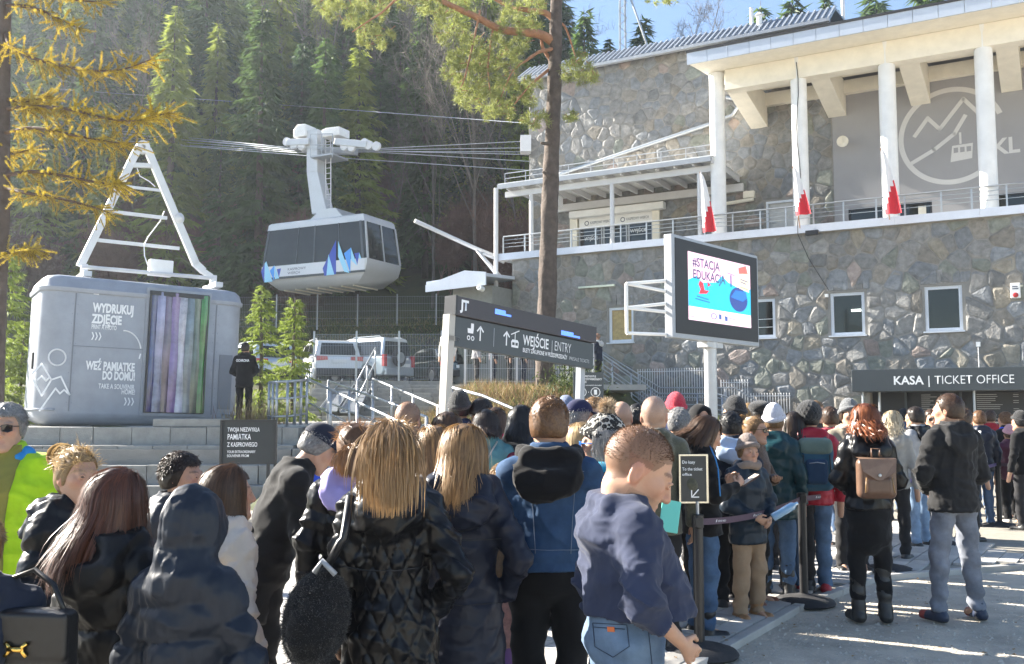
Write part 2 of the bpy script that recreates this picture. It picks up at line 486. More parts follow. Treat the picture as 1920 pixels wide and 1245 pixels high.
def stone_geo(poly, r, proud=.06):
    cx = sum(p[0] for p in poly) / len(poly); cz = sum(p[1] for p in poly) / len(poly)
    area = abs(sum(poly[i][0] * poly[(i + 1) % len(poly)][1] - poly[(i + 1) % len(poly)][0] * poly[i][1] for i in range(len(poly)))) / 2
    if area < .012: return None
    # drop short edges, round the corners
    P = []
    for p in poly:
        if not P or math.hypot(p[0] - P[-1][0], p[1] - P[-1][1]) > .06: P.append(p)
    if len(P) > 3 and math.hypot(P[0][0] - P[-1][0], P[0][1] - P[-1][1]) < .06: P.pop()
    if len(P) < 3: return None
    Q_ = []
    for i in range(len(P)):
        a, b = P[i], P[(i + 1) % len(P)]
        for t in (.13, .87): Q_.append((a[0] + (b[0] - a[0]) * t + r.uniform(-.012, .012), a[1] + (b[1] - a[1]) * t + r.uniform(-.012, .012)))
    n = len(Q_); s = math.sqrt(area)
    def ring(k, d): return [(cx + (x - cx) * k, d, cz + (z - cz) * k) for x, z in Q_]
    k0 = max(.5, 1 - .014 / s); k1 = max(.45, 1 - .034 / s); k2 = max(.3, 1 - .16 / s)
    pr = proud * r.uniform(.52, .95)
    tx, tz = r.uniform(-.07, .07), r.uniform(-.07, .07)
    V_ = ring(k0, .07) + ring(k1, .065 - pr * .62)
    V_ += [(x, .065 - pr + tx * (x - cx) + tz * (z - cz) + r.uniform(-.008, .008), z) for x, _, z in ring(k2, 0)]
    V_ += [(cx, .065 - pr * 1.12, cz)]
    Fs = []
    for a in (0, n):
        Fs += [(a + i, a + n + i, a + n + (i + 1) % n, a + (i + 1) % n) for i in range(n)]
    Fs += [(2 * n + i, 3 * n, 2 * n + (i + 1) % n) for i in range(n)]
    return V_, [f[::-1] for f in Fs], area
ALL_ST = []     # (screen size, wall part, depth, geometry)
def stone_wall(part, rect, depth, size, holes, seed):
    r = random.Random(seed)
    for poly in voronoi(rect, size, holes, seed):
        g = stone_geo(poly, r)
        if g is None: continue
        V_, Fs, area = g
        V_ = [(x, y + depth, z) for x, y, z in V_]
        c = bworld(V_[-1][0], depth, V_[-1][2])
        px = 960 + c.x / c.y * 1806
        hidden = px > 1960 or px < 900 or c.z < 1.6 or c.y < 2
        ALL_ST.append((-1 if hidden else area / c.y ** 2, part, V_, Fs))

def wall_holes(part_name, x0, x1, z0, z1, d0, d1, holes, m):
    """a wall slab with rectangular openings: built from butted boxes"""
    b = MB()
    zs_ = sorted(set([z0, z1] + [h[1] for h in holes] + [h[3] for h in holes]))
    for za, zb in zip(zs_[:-1], zs_[1:]):
        if zb - za < 1e-4: continue
        cut = sorted([(h[0], h[2]) for h in holes if h[1] < (za + zb) / 2 < h[3]])
        x = x0
        for a, c in cut:
            if a > x: b.box((x, d0, za), (a, d1, zb))
            x = max(x, c)
        if x < x1: b.box((x, d0, za), (x1, d1, zb))
    return b.build(part_name, m, BLD)
WINS = [(-9.39, 4.2, -8.42, 5.48), (-4.35, 4.17, -3.36, 5.48), (-1.59, 4.15, -.53, 5.53), (1.23, 4.17, 2.29, 5.56), (4.9, 4.17, 5.95, 5.56)]
TOFF = (-.45, .05, 6.6, 2.6)
lw = wall_holes('lower_stone_wall', -13.42, 7.6, -.2, 7.55, .05, .6, WINS + [TOFF], M_MORTAR)
stone_wall(lw, (-13.42, .05, 7.6, 7.53), 0, .47, [(a - .06, b - .06, c + .06, d + .06) for a, b, c, d in WINS + [TOFF]], 3)
uw = wall_holes('upper_stone_wall', -14.6, -2.06, 7.79, 15.95, 3.55, 4.1, [(-12.62, 7.79, -8.7, 10.1), (-4.5, 7.79, -3.2, 9.5)], M_MORTAR)
stone_wall(uw, (-14.6, 7.79, -2.08, 15.93), 3.5, .47, [(-12.7, 7.7, -8.6, 10.2), (-4.58, 7.7, -3.1, 9.58)], 5)
ALL_ST.sort(key=lambda t: -t[0])
stuffst = {}
for k, (a, part, V_, Fs) in enumerate(ALL_ST):
    m = rng.choices(STONE, SW)[0]
    if k < 298:
        link('stone', new_mesh('stone', V_, Fs, m), part)
    else:
        stuffst.setdefault(part.name, (part, MB(), []))
        st = stuffst[part.name]; st[1].add(V_, Fs); st[2].extend([STONE.index(m)] * len(Fs))
for part, b, mi in stuffst.values():
    o = link('small_stones', new_mesh('small_stones', b.v, b.f, None, False, mi, STONE), part); tag(o, kind='stuff')
M_LINTEL = mat('dressed_stone', (.33, .31, .27), .85, 0, .2, 5, .4, 30)
# windows
M_FRAMEB = mat('window_frame_paint', (.62, .66, .72), .45, 0, .04, 3)
for i, (a, b, c, d) in enumerate(WINS):
    f = MB(); t = .10
    f.box((a, .10, b), (a + t, .2, d)); f.box((c - t, .10, b), (c, .2, d)); f.box((a + t, .10, d - t), (c - t, .2, d)); f.box((a + t, .10, b), (c - t, .2, b + t))
    fo = f.build('window', M_FRAMEB, BLD, bevel=.01)
    g = MB(); g.box((a + t - .01, .15, b + t - .01), (c - t + .01, .165, d - t + .01))
    g.build('pane', M_GLASSD if i else mat('pane_with_gold_curtain', (.34, .23, .07), .08, 0, .35, 9), fo)
    s = MB(); s.box((a - .05, -.05, b - .045), (c + .05, .1, b - .002)); s.build('sill', M_FRAMEB, fo)
    if i in (2,):
        q = MB(); q.box((c - .42, .118, d - .62), (c - .13, .13, d - .55)); q.build('tube_light', mat('lit_tube', (.9, .9, .9), .5, emit=(.9, 1, .95), estr=1.2, var=0), fo)
    if i in (1,):
        q = MB()
        for k_ in (.35, .62): q.box((a + .35, .118, b + k_), (c - .1, .13, b + k_ + .018))
        q.build('shelf_line', M_WHITEP, fo)
    # upright stones over each opening
    xx = a - .1
    while xx < c + .05:
        wd = rng.uniform(.16, .26); hh = rng.uniform(.32, .44)
        l_ = MB(); l_.box((xx + .01,   .02 + rng.uniform(-.012, .012), d + .07), (xx + wd - .012, .07, d + .07 + hh)); l_.build('stone', rng.choice(STONE[:2]), lw, bevel=.025)
        xx += wd
# terrace slab and its painted edge
s = MB(); s.box((-13.9, -.1, 7.55), (7.6, 3.56, 7.74)); s.build('terrace_slab', mat('terrace_concrete', (.4, .4, .38), .85), BLD)
M_EDGE = mat('slab_edge_paint', (.56, .60, .68), .5, .1, .08, 2)
x = -13.93
while x < 7.5:
    s = MB(); s.box((x, -.16, 7.545), (min(x + 2.4, 7.6) - .006, -.101, 7.80)); s.build('edge_panel', M_EDGE, BLD); x += 2.4
# upper grey wall
gw = wall_holes('grey_logo_wall', -2.055, 7.6, 7.79, 14.0, 3.56, 4.1, [(-1.58, 7.79, 1.18, 8.95), (3.0, 7.79, 5.2, 8.95)], mat('grey_plaster', (.33, .325, .335), .85, 0, .05, 1.2, .12, 70))
for a, c in ((-1.58, 1.18), (3.0, 5.2)):
    f = MB(); f.box((a, 3.6, 7.8), (a + .07, 3.7, 8.95)); f.box((c - .07, 3.6, 7.8), (c, 3.7, 8.95)); f.box((a + .07, 3.6, 8.87), (c - .07, 3.7, 8.95)); f.box(((a + c) / 2 - .03, 3.6, 7.8), ((a + c) / 2 + .03, 3.7, 8.87))
    fo = f.build('window', M_BLACKP, BLD); g = MB(); g.box((a + .06, 3.65, 7.8), (c - .06, 3.66, 8.88)); g.build('pane', M_GLASSD, fo)
    q = MB(); q.box((c - .45, 3.62, 7.85), (c - .2, 3.64, 8.8)); q.build('curtain', M_CREAM, fo)
# logo painted on the wall: circle, ridge, cabin, letters
M_LOGO = mat('logo_paint', (.62, .61, .60), .8, 0, .04, 2)
cx, cz, rr = 1.86, 11.12, 1.52
LM = Matrix(((1, 0, 0, 0), (0, 0, -1, 3.56), (0, 1, 0, 0), (0, 0, 0, 1)))   # local (x, z) drawn on the wall face
polys = ring2d(cx, cz, rr, .17, 60, 20, 305)
polys += stroke2d([(cx - 1.15, cz + .15), (cx - .72, cz + .72), (cx - .35, cz + .28), (cx + .42, cz + 1.22), (cx + .95, cz + .55)], .13)
polys += stroke2d([(cx - 1.25, cz - .78), (cx - .55, cz - .42), (cx + .1, cz + .05), (cx + .45, cz + .62)], .13)
polys += stroke2d([(cx + .28, cz + .05), (cx + .28, cz - .3)], .07)
polys += [[(cx - .05, cz - .92), (cx + .62, cz - .86), (cx + .66, cz - .34), (cx + .02, cz - .36)]]
lo = flat_poly(gw, LM, polys, 'logo', M_LOGO, .004)
flat_poly(gw, LM, [[(cx + .06 + i * .2, cz - .62), (cx + .2 + i * .2, cz - .61), (cx + .2 + i * .2, cz - .44), (cx + .06 + i * .2, cz - .44)] for i in range(3)], 'logo_window', mat('grey_plaster_print', (.33, .325, .335), .85, 0, .05, 1.2), .0075)
text_part('PKL', gw, LM @ Matrix.Translation((cx + .88, cz - .83, 0)), .52, 'logo_letters', M_LOGO, width=1.15, bold=.03, depth=.004)
# doors on the terrace
d = MB(); d.box((-4.48, 3.62, 7.8), (-3.22, 3.68, 9.48)); do = d.build('terrace_door', mat('pale_grey_door', (.5, .5, .49), .5), BLD)
d = MB(); d.box((-4.5, 3.5, 7.8), (-4.42, 3.6, 9.5)); d.box((-3.28, 3.5, 7.8), (-3.2, 3.6, 9.5)); d.box((-4.42, 3.5, 9.42), (-3.28, 3.6, 9.5)); d.build('frame', M_FRAMEB, do)
d = MB(); d.tube([(-4.3, 3.6, 8.7), (-4.3, 3.55, 8.7), (-4.16, 3.55, 8.7)], .015, 6); d.build('handle', M_STEEL, do)
# exit doors: white surround, sign band, glass leaves
d = MB(); d.box((-12.62, 3.45, 7.8), (-12.3, 3.75, 10.08)); d.box((-9.0, 3.45, 7.8), (-8.7, 3.75, 10.08)); d.box((-12.3, 3.45, 9.72), (-9.0, 3.75, 10.08)); ex = d.build('exit_entrance', M_CREAM, BLD)
d = MB(); d.box((-12.5, 3.1, 9.62), (-8.4, 3.44, 9.9)); d.build('shutter_box', M_WHITEP, ex, bevel=.03)
for i in range(3):
    a = -12.28 + i * 1.1
    d = MB(); d.box((a, 3.62, 7.8), (a + 1.06, 3.66, 9.2)); lf = d.build('glass_leaf', M_GLASSD, ex)
    d = MB(); d.box((a, 3.58, 7.8), (a + .06, 3.617, 9.2)); d.box((a + 1.0, 3.58, 7.8), (a + 1.06, 3.617, 9.2)); d.build('leaf_frame', M_STEELP, lf)
d = MB(); d.box((-12.25, 3.56, 9.22), (-9.05, 3.61, 9.66)); sb_ = d.build('sign_band', M_WHITEP, ex)
M1 = Matrix(((1, 0, 0, -12.0), (0, 0, -1, 3.557), (0, 1, 0, 9.36), (0, 0, 0, 1)))
flat_poly(sb_, M1, ring2d(.1, .07, .07, .03, 18), 'emblem', M_TEXTD)
text_part('KASPROWY WIERCH', sb_, M1 @ Matrix.Translation((.26, .02, 0)), .11, mat_=M_TEXTD, width=.95)
flat_poly(sb_, M1, ring2d(1.7, .07, .07, .03, 18), 'emblem', M_TEXTD)
text_part('KASPROWY WIERCH', sb_, M1 @ Matrix.Translation((1.86, .02, 0)), .11, mat_=M_TEXTD, width=.95)
text_part('WYJŚCIE', ex, Matrix(((1, 0, 0, -9.98), (0, 0, -1, 3.555), (0, 1, 0, 8.86), (0, 0, 0, 1))), .14, width=.72)
text_part('WYJŚCIE', ex, Matrix(((1, 0, 0, -12.0), (0, 0, -1, 3.555), (0, 1, 0, 8.72), (0, 0, 0, 1))), .14, width=.6)
# columns
for s_ in (-5.33, -2.5, .3, 3.11, 5.92):
    c = MB(); c.lathe([(.29, 7.745), (.29, 7.83), (.265, 7.84), (.262, 10.5), (.262, 13.3), (.27, 13.58)], 32, (s_, .42, 0))
    autosmooth(c.build('column', M_WHITEP, BLD))
# portico roof
c = MB(); c.box((-4.95, .16, 12.86), (7.6, .68, 13.585)); c.build('edge_beam', M_CREAM, BLD, bevel=.01)
c = MB(); c.prism([(-5.86, -1.0, 13.59), (7.6, -1.0, 13.59), (7.6, 3.0, 13.59), (-4.9, 3.0, 13.59), (-5.4, 1.8, 13.59)], (0, 0, .36)); c.build('portico_soffit', M_CREAM, BLD)
M_FASC = mat('zinc_fascia', (.50, .55, .63), .5, .2, .06, 2)
x = -5.9; i = 0
while x < 7.5:
    c = MB(); c.box((x + .006, -1.06, 13.56), (min(x + .72, 7.6) - .006, -1.003, 14.02)); c.build('fascia_panel', M_FASC, BLD); x += .72
c = MB(); c.prism([(-5.92, -1.08, 13.955), (7.6, -1.08, 13.955), (7.6, 4.6, 15.0), (-5.92, 4.6, 15.0)], (0, 0, .09)); c.build('portico_roof', mat('dark_roof_felt', (.035, .035, .038), .8), BLD)
for s_ in (-5.0, -2.17, .63, 3.44, 6.2):
    c = MB(); c.prism([(s_, .69, 12.9), (s_, 3.55, 12.35), (s_, 3.55, 13.58), (s_, .69, 13.58)], (.62, 0, 0)); c.build('bracket_beam', M_CREAM, BLD)
c = MB(); c.box((-4.95, 3.3, 13.1), (7.6, 3.55, 13.58)); c.build('wall_beam', M_CREAM, BLD)
# main roof: ribbed metal mansard edge
M_ROOF = mat('ribbed_metal_roof', (.30, .33, .37), .5, .5, .1, 3)
c = MB(); c.prism([(-15.0, 3.1, 15.9), (-1.95, 3.1, 15.9), (-1.95, 4.3, 16.75), (-15.0, 4.3, 16.75)], (0, .03, -.06)); c.prism([(-15, 4.3, 16.74), (-1.95, 4.3, 16.74), (-1.95, 12, 17.6), (-15, 12, 17.6)], (0, 0, -.1)); rf = c.build('roof', M_ROOF, BLD)
x = -14.95
while x < -2.0:
    c = MB(); c.prism([(x, 3.08, 15.91), (x + .07, 3.08, 15.91), (x + .07, 4.3, 16.775), (x, 4.3, 16.775)], (0, -.03, .035)); c.build('rib', M_ROOF, rf); x += .235
c = MB(); c.box((-15.0, 3.02, 15.78), (-1.95, 3.2, 15.9)); c.build('gutter', M_STEELP, BLD)
c = MB(); c.lathe([(.10, 16.4), (.10, 16.85), (.2, 16.86), (.02, 17.0)], 14, (-4.7, 3.9, 0)); c.build('roof_vent', M_WHITEP, BLD)
c = MB(); c.box((-14.6, 4.11, 7.0), (-2.3, 12, 15.9)); c.box((-13.3, .61, 0), (-13.1, 12, 7.5)); c.box((-2.0, 4.11, 7), (7.6, 12, 14.9)); c.build('rear_block', M_MORTAR, BLD)
# rainwater pipe across the upper wall
P1, P2, P3 = bld(1040, 329, 3.3), bld(1330, 232, 3.3), bld(1372, 216, 3.3)
c = MB(); c.tube([(P1[0] - .5, 3.36, P1[1] - .7), (P1[0] - .2, 3.36, P1[1] - .18), (P1[0], 3.36, P1[1]), (P2[0], 3.36, P2[1]), (P3[0], 3.36, P3[1]), (P3[0] + .22, 3.36, P3[1] + .3), (P3[0] + .1, 3.36, P3[1] + .62), (P3[0] - .2, 3.36, P3[1] + .75)], .085, 10); autosmooth(c.build('rainwater_pipe', M_STEEL, BLD))
# terrace canopy
CAN = MB(); CAN.box((-14.05, -.05, 10.38), (-5.45, .05, 10.55)); cn = CAN.build('canopy', M_STEELP, BLD)
def cpart(name, boxes, m=M_STEELP, tubes=()):
    b = MB()
    for q in boxes: b.box(*q)
    for t in tubes: b.tube(*t)
    return b.build(name, m, cn)
M_PALE = mat('pale_painted_steel', (.62, .62, .63), .45, .1, .06, 4)
cpart('front_beam', [((-13.9, .3, 10.1), (-5.45, .42, 10.32))], M_PALE)
cpart('back_beam', [((-13.2, 3.3, 9.98), (-5.3, 3.45, 10.28))], M_PALE)
cpart('canopy_roof', [((-14.05, -.0, 10.56), (-5.4, 3.5, 10.6))], mat('white_sheet', (.72, .72, .7), .6))
for i in range(13):
    x = -13.7 + i * .685
    cpart('rafter', [((x, .055, 10.33), (x + .07, 3.29, 10.55))], M_PALE)
for x, z0 in ((-13.98, 4.95), (-12.75, 7.75), (-9.35, 7.75), (-6.0, 7.75)):
    yy = -.24 if x < -13.9 else .36
    cpart('post', [], M_PALE, [([(x, yy, z0), (x, yy, 10.37 if x < -13.9 else 10.1)], .085, 12)])
cpart('snow_guard', [], M_STEELP, [([(-13.9, .3, 10.85), (-5.5, .3, 10.85)], .014, 6), ([(-13.9, .3, 11.05), (-5.5, .3, 11.05)], .018, 6)] + [([(-13.9 + i * .93, .3, 10.6), (-13.9 + i * .93, .3, 11.06)], .016, 6) for i in range(10)])
# loudspeakers, cameras, fixtures on the wall
def horn(x, y, z, r=.2):
    c = MB(); c.lathe([(.04, -.2), (.07, -.1), (r, .0), (r, .05), (r * .8, .02), (.05, -.06)], 18, M=Matrix.Translation((x, y, z)) @ Matrix.Rotation(R(100), 4, 'X'))
    c.box((x - .05, y + .15, z - .05), (x + .05, 3.56, z + .05))
    autosmooth(c.build('loudspeaker', M_CREAM, BLD))
horn(-1.62, 3.1, 11.3); 
c = MB(); c.lathe([(.05, 0), (.19, .12), (.19, .16), (.15, .1)], 16, M=Matrix.Translation((-11.9, .6, 9.8)) @ Matrix.Rotation(R(90), 4, 'X')); c.box((-12.1, .62, 9.6), (-11.7, 1.0, 10.0)); c.build('loudspeaker', M_PALE, BLD)
c = MB(); c.tube([(-7.0, 3.3, 9.5), (-4.9, 3.3, 9.62)], .07, 8); c.box((-5.3, 3.3, 9.7), (-4.9, 3.55, 9.95)); c.build('wall_heater', M_CREAM, BLD)
p_ = bld(1118, 537, -.1)
c = MB(); c.box((p_[0] - .72, -.12, p_[1] - .035), (p_[0] + .72, -.03, p_[1] + .035)); c.build('strip_lamp', mat('pale_green_lamp', (.55, .6, .5), .5), BLD)
c = MB(); c.box((3.6, -.1, 5.05), (3.86, .0, 5.5)); al = c.build('alarm_box', M_WHITEP, BLD, bevel=.02)
c = MB(); c.lathe([(.0, 0), (.075, .0), (.06, .03), (0, .035)], 14, M=Matrix.Translation((3.73, -.1, 5.14)) @ Matrix.Rotation(R(90), 4, 'X')); c.build('red_lens', mat('red_lens', (.4, .02, .02), .25), al)
flat_poly(al, Matrix(((1, 0, 0, 3.73), (0, 0, -1, -.1), (0, 1, 0, 5.36), (0, 0, 0, 1))), [[(-.08, -.045), (.08, -.045), (.08, -.015), (-.08, -.015)], [(-.08, .015), (.06, .015), (.06, .045), (-.08, .045)]], 'alarm_marking', M_TEXTD)
c = MB(); c.box((2.62, -.06, 3.66), (2.74, 0, 3.8)); c.tube([(2.68, -.03, 3.66), (2.68, -.03, 2.99)], .012, 6); c.build('junction_box', M_WHITEP, BLD)
p_ = bld(1523, 437, -.2)
c = MB(); c.box((p_[0] - .2, -.3, p_[1] - .06), (p_[0] + .2, -.165, p_[1] + .08)); c.build('floodlight', M_BLACKP, BLD)
c = MB(); pts = [(-2.49, .13, 13.4)] + [(-2.49 + .05 * math.sin(i * 1.1), .13, 13.4 - i * .55) for i in range(1, 10)] + [(-2.5, -.2, 7.9), (-2.5, -.2, 7.5), (-2.2, -.09, 6.7), (-1.6, -.06, 5.62)]
c.tube(pts, .014, 5); c.build('hanging_cable', M_BLACKP, BLD)
c = MB(); c.box((-1.72, -.1, 5.4), (-1.62, 0, 5.5)); c.build('cable_box', M_WHITEP, BLD)
# terrace railing
TR = MB(); 
rail_x = [-13.85, -12.9, -11.9, -10.9, -9.9, -8.9, -7.9, -6.9, -5.75, -4.75, -3.8, -2.95, -2.05, -1.1, -.1, .75, 1.8, 2.65, 3.6, 4.5, 5.4, 6.4, 7.4]
TR.tube([(-13.85, .1, 8.5), (7.5, .1, 8.5)], .028, 8); tr = TR.build('terrace_railing', M_STEEL, BLD)
for z in (8.08, 8.22, 8.36):
    b = MB(); b.tube([(-13.85, .1, z), (7.5, .1, z)], .011, 6); b.build('rail', M_STEEL, tr)
for x in rail_x:
    b = MB(); b.box((x - .025, .08, 7.74), (x + .025, .12, 8.48)); b.build('post', M_STEEL, tr)
# ticket office under its sign
TO = MB(); TO.box((-.7, -1.55, 2.32), (6.7, .06, 2.98)); to = TO.build('ticket_office_sign', M_ANTHR, BLD, bevel=.012)
TM = Matrix(((1, 0, 0, 0), (0, 0, -1, -1.553), (0, 1, 0, 0), (0, 0, 0, 1)))
text_part('KASA', to, TM @ Matrix.Translation((.48, 2.52, 0)), .245, width=.82, bold=.022)
text_part('|', to, TM @ Matrix.Translation((1.41, 2.52, 0)), .245)
text_part('TICKET OFFICE', to, TM @ Matrix.Translation((1.6, 2.52, 0)), .245, width=2.05, bold=-.006)
for x in (-.45, -.1, 2.6, 5.4):
    b = MB(); b.tube([(x, -1.2 if x != -.1 else -.4, 0), (x, -1.2 if x != -.1 else -.4, 2.33)], .04, 8); b.build('canopy_post', M_STEEL, BLD)
b = MB(); b.box((-.45, .5, .05), (6.6, .56, 2.6)); b.build('ticket_hall_back', M_BLACKP, BLD)
b = MB(); b.box((-.45, .1, .05), (6.6, .2, 1.05)); b.box((.55, .1, 1.05), (.62, .16, 2.6)); b.box((2.1, .1, 1.05), (2.17, .16, 2.6)); b.box((4.4, .1, 1.05), (4.47, .16, 2.6)); b.build('ticket_counter', M_ANTHR, BLD)
for x0, x1 in ((1.0, 2.0), (2.5, 4.3)):
    b = MB(); b.box((x0, .06, 1.35), (x1, .095, 2.3)); pb = b.build('price_board', M_BLACKP, BLD)
    ls = []
    for k in range(13):
        zz = 2.22 - k * .06
        for (a_, e_) in ((.04, rng.uniform(.25, .5)), (.58, .66), (.74, .82)):
            if rng.random() < .85: ls.append([(x0 + a_ * (x1 - x0), zz), (x0 + e_ * (x1 - x0), zz), (x0 + e_ * (x1 - x0), zz + .016), (x0 + a_ * (x1 - x0), zz + .016)])
    flat_poly(pb, Matrix(((1, 0, 0, 0), (0, 0, -1, .057), (0, 1, 0, 0), (0, 0, 0, 1))), ls, 'price_lines', mat('grey_print', (.35, .35, .35), .6, var=0))['kind'] = 'stuff'
    text_part('BILETY I PUNKTY / TICKETS AND TIMES', pb, Matrix(((1, 0, 0, x0 + .05), (0, 0, -1, .056), (0, 1, 0, 1.38), (0, 0, 0, 1))), .05, width=(x1 - x0) * .9)
# ------------------------------------------------------------------ helper: read photo pixels on a tilted plane
class Frame:
    def __init__(s, M): s.M = M; s.I = M.inverted()
    def hit(s, px, py, depth=0.0):
        o = s.I @ Vector((0, 0, CH)); d = s.I.to_3x3() @ ray(px, py)
        t = (depth - o.y) / d.y
        p = o + d * t
        return p.x, p.z
M_BLOCK = mat('granite_step_block', (.27, .265, .245), .9, 0, .22, 4, .5, 45, obvar=.16)
def block_course(parent, x0, x1, y0, y1, z0, z1, wd, m=M_BLOCK, name='stone_block'):
    x = x0
    while x < x1 - .05:
        x2 = min(x1, x + wd * rng.uniform(.9, 1.1))
        b = MB(); j = rng.uniform(-.012, .012)
        b.box((x + .005, y0 + j, z0), (x2 - .005, y1, z1 + rng.uniform(-.006, .006))); b.build(name, m, parent, bevel=.012)
        x = x2
# stone block terraces under the kiosk
T = empty('block_terrace', (-8.4, 19, 0), 0, 'weathered stone block terrace steps under the grey cabin', 'steps')
for k, (yf, z1) in enumerate(((19.35, 1.42), (18.9, 1.07), (18.45, .71), (18.0, .35))):
    block_course(T, -3.6, 4.12, yf - 19, yf - 19 + (.6 if k else 3.2), z1 - .36, z1, .72)
b = MB(); b.box((-3.6, -.2, -.2), (4.1, 3.0, 1.0)); b.build('terrace_core', M_MORTAR, T)
DS = MB(); DS.box((0, 0, 0), (1.42, .5, .16)); o = DS.build('door_step', M_BLOCK, None, bevel=.015); o.location = (-7.25, 19.45, 1.425); o.rotation_euler = (0, 0, R(0))
tag(o, 'long stone step block at the foot of the curtained cabin doorway', 'step')

# ------------------------------------------------------------------ old cabin turned into a photo kiosk
KM = Matrix.Translation((-9.95, 20.0, 1.44)) @ Matrix.Rotation(R(32.6), 4, 'Z') @ Matrix.Rotation(R(1.6), 4, 'Y')
KF = Frame(KM)
K = empty('photo_kiosk', (0, 0, 0), 0, 'old grey rounded cable car cabin standing on stone blocks as a souvenir photo kiosk', 'kiosk')
K.matrix_world = KM
KL, KD = 4.3, 2.15
M_KIOSK = mat('kiosk_grey_paint', (.285, .31, .355), .5, .1, .14, 2.4, .05, 30)
M_KIOSK2 = mat('kiosk_panel_paint', (.17, .185, .215), .55, .05, .05, 1.5, .05, 30)
def rrect(x0, y0, x1, y1, r, n=8):
    out = []
    for cx_, cy_, a0 in ((x1 - r, y0 + r, -90), (x1 - r, y1 - r, 0), (x0 + r, y1 - r, 90), (x0 + r, y0 + r, 180)):
        for i in range(n + 1):
            a = R(a0 + 90 * i / n); out.append((cx_ + r * math.cos(a), cy_ + r * math.sin(a)))
    return out
def loft(rings, name, m, parent, smooth=True, ang=40):
    n = len(rings[0]); V_ = [p for r in rings for p in r]
    Fs = [(i * n + k, i * n + (k + 1) % n, (i + 1) * n + (k + 1) % n, (i + 1) * n + k) for i in range(len(rings) - 1) for k in range(n)]
    Fs += [tuple(range(n))[::-1], tuple(range((len(rings) - 1) * n, len(rings) * n))]
    o = link(name, new_mesh(name, V_, Fs, m), parent)
    return autosmooth(o, ang)
def kring(z, ins, r=.40): return [(x, y, z) for x, y in rrect(ins, ins, KL - ins, KD - ins, max(.08, r - ins))]
loft([kring(0, .42), kring(.03, .25), kring(.1, .1), kring(.24, .01), kring(.30, 0), kring(2.86, 0)], 'cabin_shell', M_KIOSK, K)
loft([kring(2.86, -.035), kring(2.90, -.05), kring(2.95, -.05), kring(2.97, -.02), kring(3.12, .03), kring(3.2, .12), kring(3.24, .3)], 'cabin_roof', M_KIOSK, K)
b = MB(); b.tube([(x, y, 0) for x, y in rrect(-.02, -.02, KL + .02, KD + .02, .42)], .025, 6); o = b.build('belt_bead', M_KIOSK, K, smooth=True); o.location = (0, 0, .34)
# strip curtain over a dark slab painted as the shaded door opening (pixel-read on the front face)
dx0, dz1 = KF.hit(281, 545); dx1, _ = KF.hit(391, 545); _, dz0 = KF.hit(281, 774)
b = MB(); b.box((dx0, -.05, dz0), (dx1, .02, dz1)); b.build('doorway', mat('doorway_shade_paint', (.02, .022, .03), .6), K)
b = MB()
for q in (((dx0 - .07, -.035, dz0 - .06), (dx0, .03, dz1 + .06)), ((dx1, -.035, dz0 - .06), (dx1 + .07, .03, dz1 + .06)), ((dx0, -.035, dz1), (dx1, .03, dz1 + .06)), ((dx0, -.035, dz0 - .06), (dx1, .03, dz0))): b.box(*q)
b.build('door_frame', M_KIOSK, K)
b = MB(); b.box((dx0, -.115, dz1 - .10), (dx1, -.036, dz1 - .002)); b.box((dx0, -.115, dz0), (dx0 + .035, -.036, dz1 - .1)); b.box((dx1 - .035, -.115, dz0), (dx1, -.036, dz1 - .1)); b.build('door_recess_shade', M_BLACKP, K)  # black strips painted as the shade of a recessed doorway
for z in np.arange(.5, 2.8, .21):
    for px in (137, 403):
        x, _ = KF.hit(px, 640)
        for q in (-.05, .05):
            b = MB(); b.lathe([(.009, 0), (.007, .006), (0, .008)], 6, M=Matrix.Translation((x + q, .002, z)) @ Matrix.Rotation(R(90), 4, 'X')); b.build('rivet', M_KIOSK2, K)
cols = [(.02, .03, .14), (.20, .20, .33), (.10, .07, .12), (.16, .10, .26), (.38, .38, .48), (.12, .16, .20), (.07, .10, .08), (.02, .14, .02)]  # print colours, darkened to stand in for shade in the recess
n = len(cols); wd = (dx1 - dx0) / n
for i, c in enumerate(cols):
    V_, Fs = [], []
    x0 = dx0 + i * wd
    for j in range(9):
        z = dz0 + .02 + (dz1 - dz0 - .04) * j / 8
        for k in range(5):
            t = k / 4; V_.append((x0 + t * wd * 1.12, -.07 - .035 * math.sin(math.pi * t) - .012 * math.sin(j * .9 + i * 2) - (.012 if i % 2 else 0), z))
    for j in range(8):
        for k in range(4): Fs.append((j * 5 + k, j * 5 + k + 1, j * 5 + k + 6, j * 5 + k + 5))
    o = link('curtain_strip', new_mesh('curtain_strip', V_, Fs, mat('darkened_print_strip', c, .14, 0, .6, 2.2, spec=.8), True), K)
# posters low behind strips
for i in range(5):
    b = MB(); x0 = dx0 + .06 + i * .24; b.box((x0, -.062, dz0 + .1), (x0 + .2, -.056, dz0 + .42 + .1 * (i % 2))); b.build('photo_print', mat('photo_print', rng.choice([(.25, .2, .5), (.1, .15, .4), (.3, .12, .2), (.2, .3, .5)]), .3, 0, .6, 8), K)
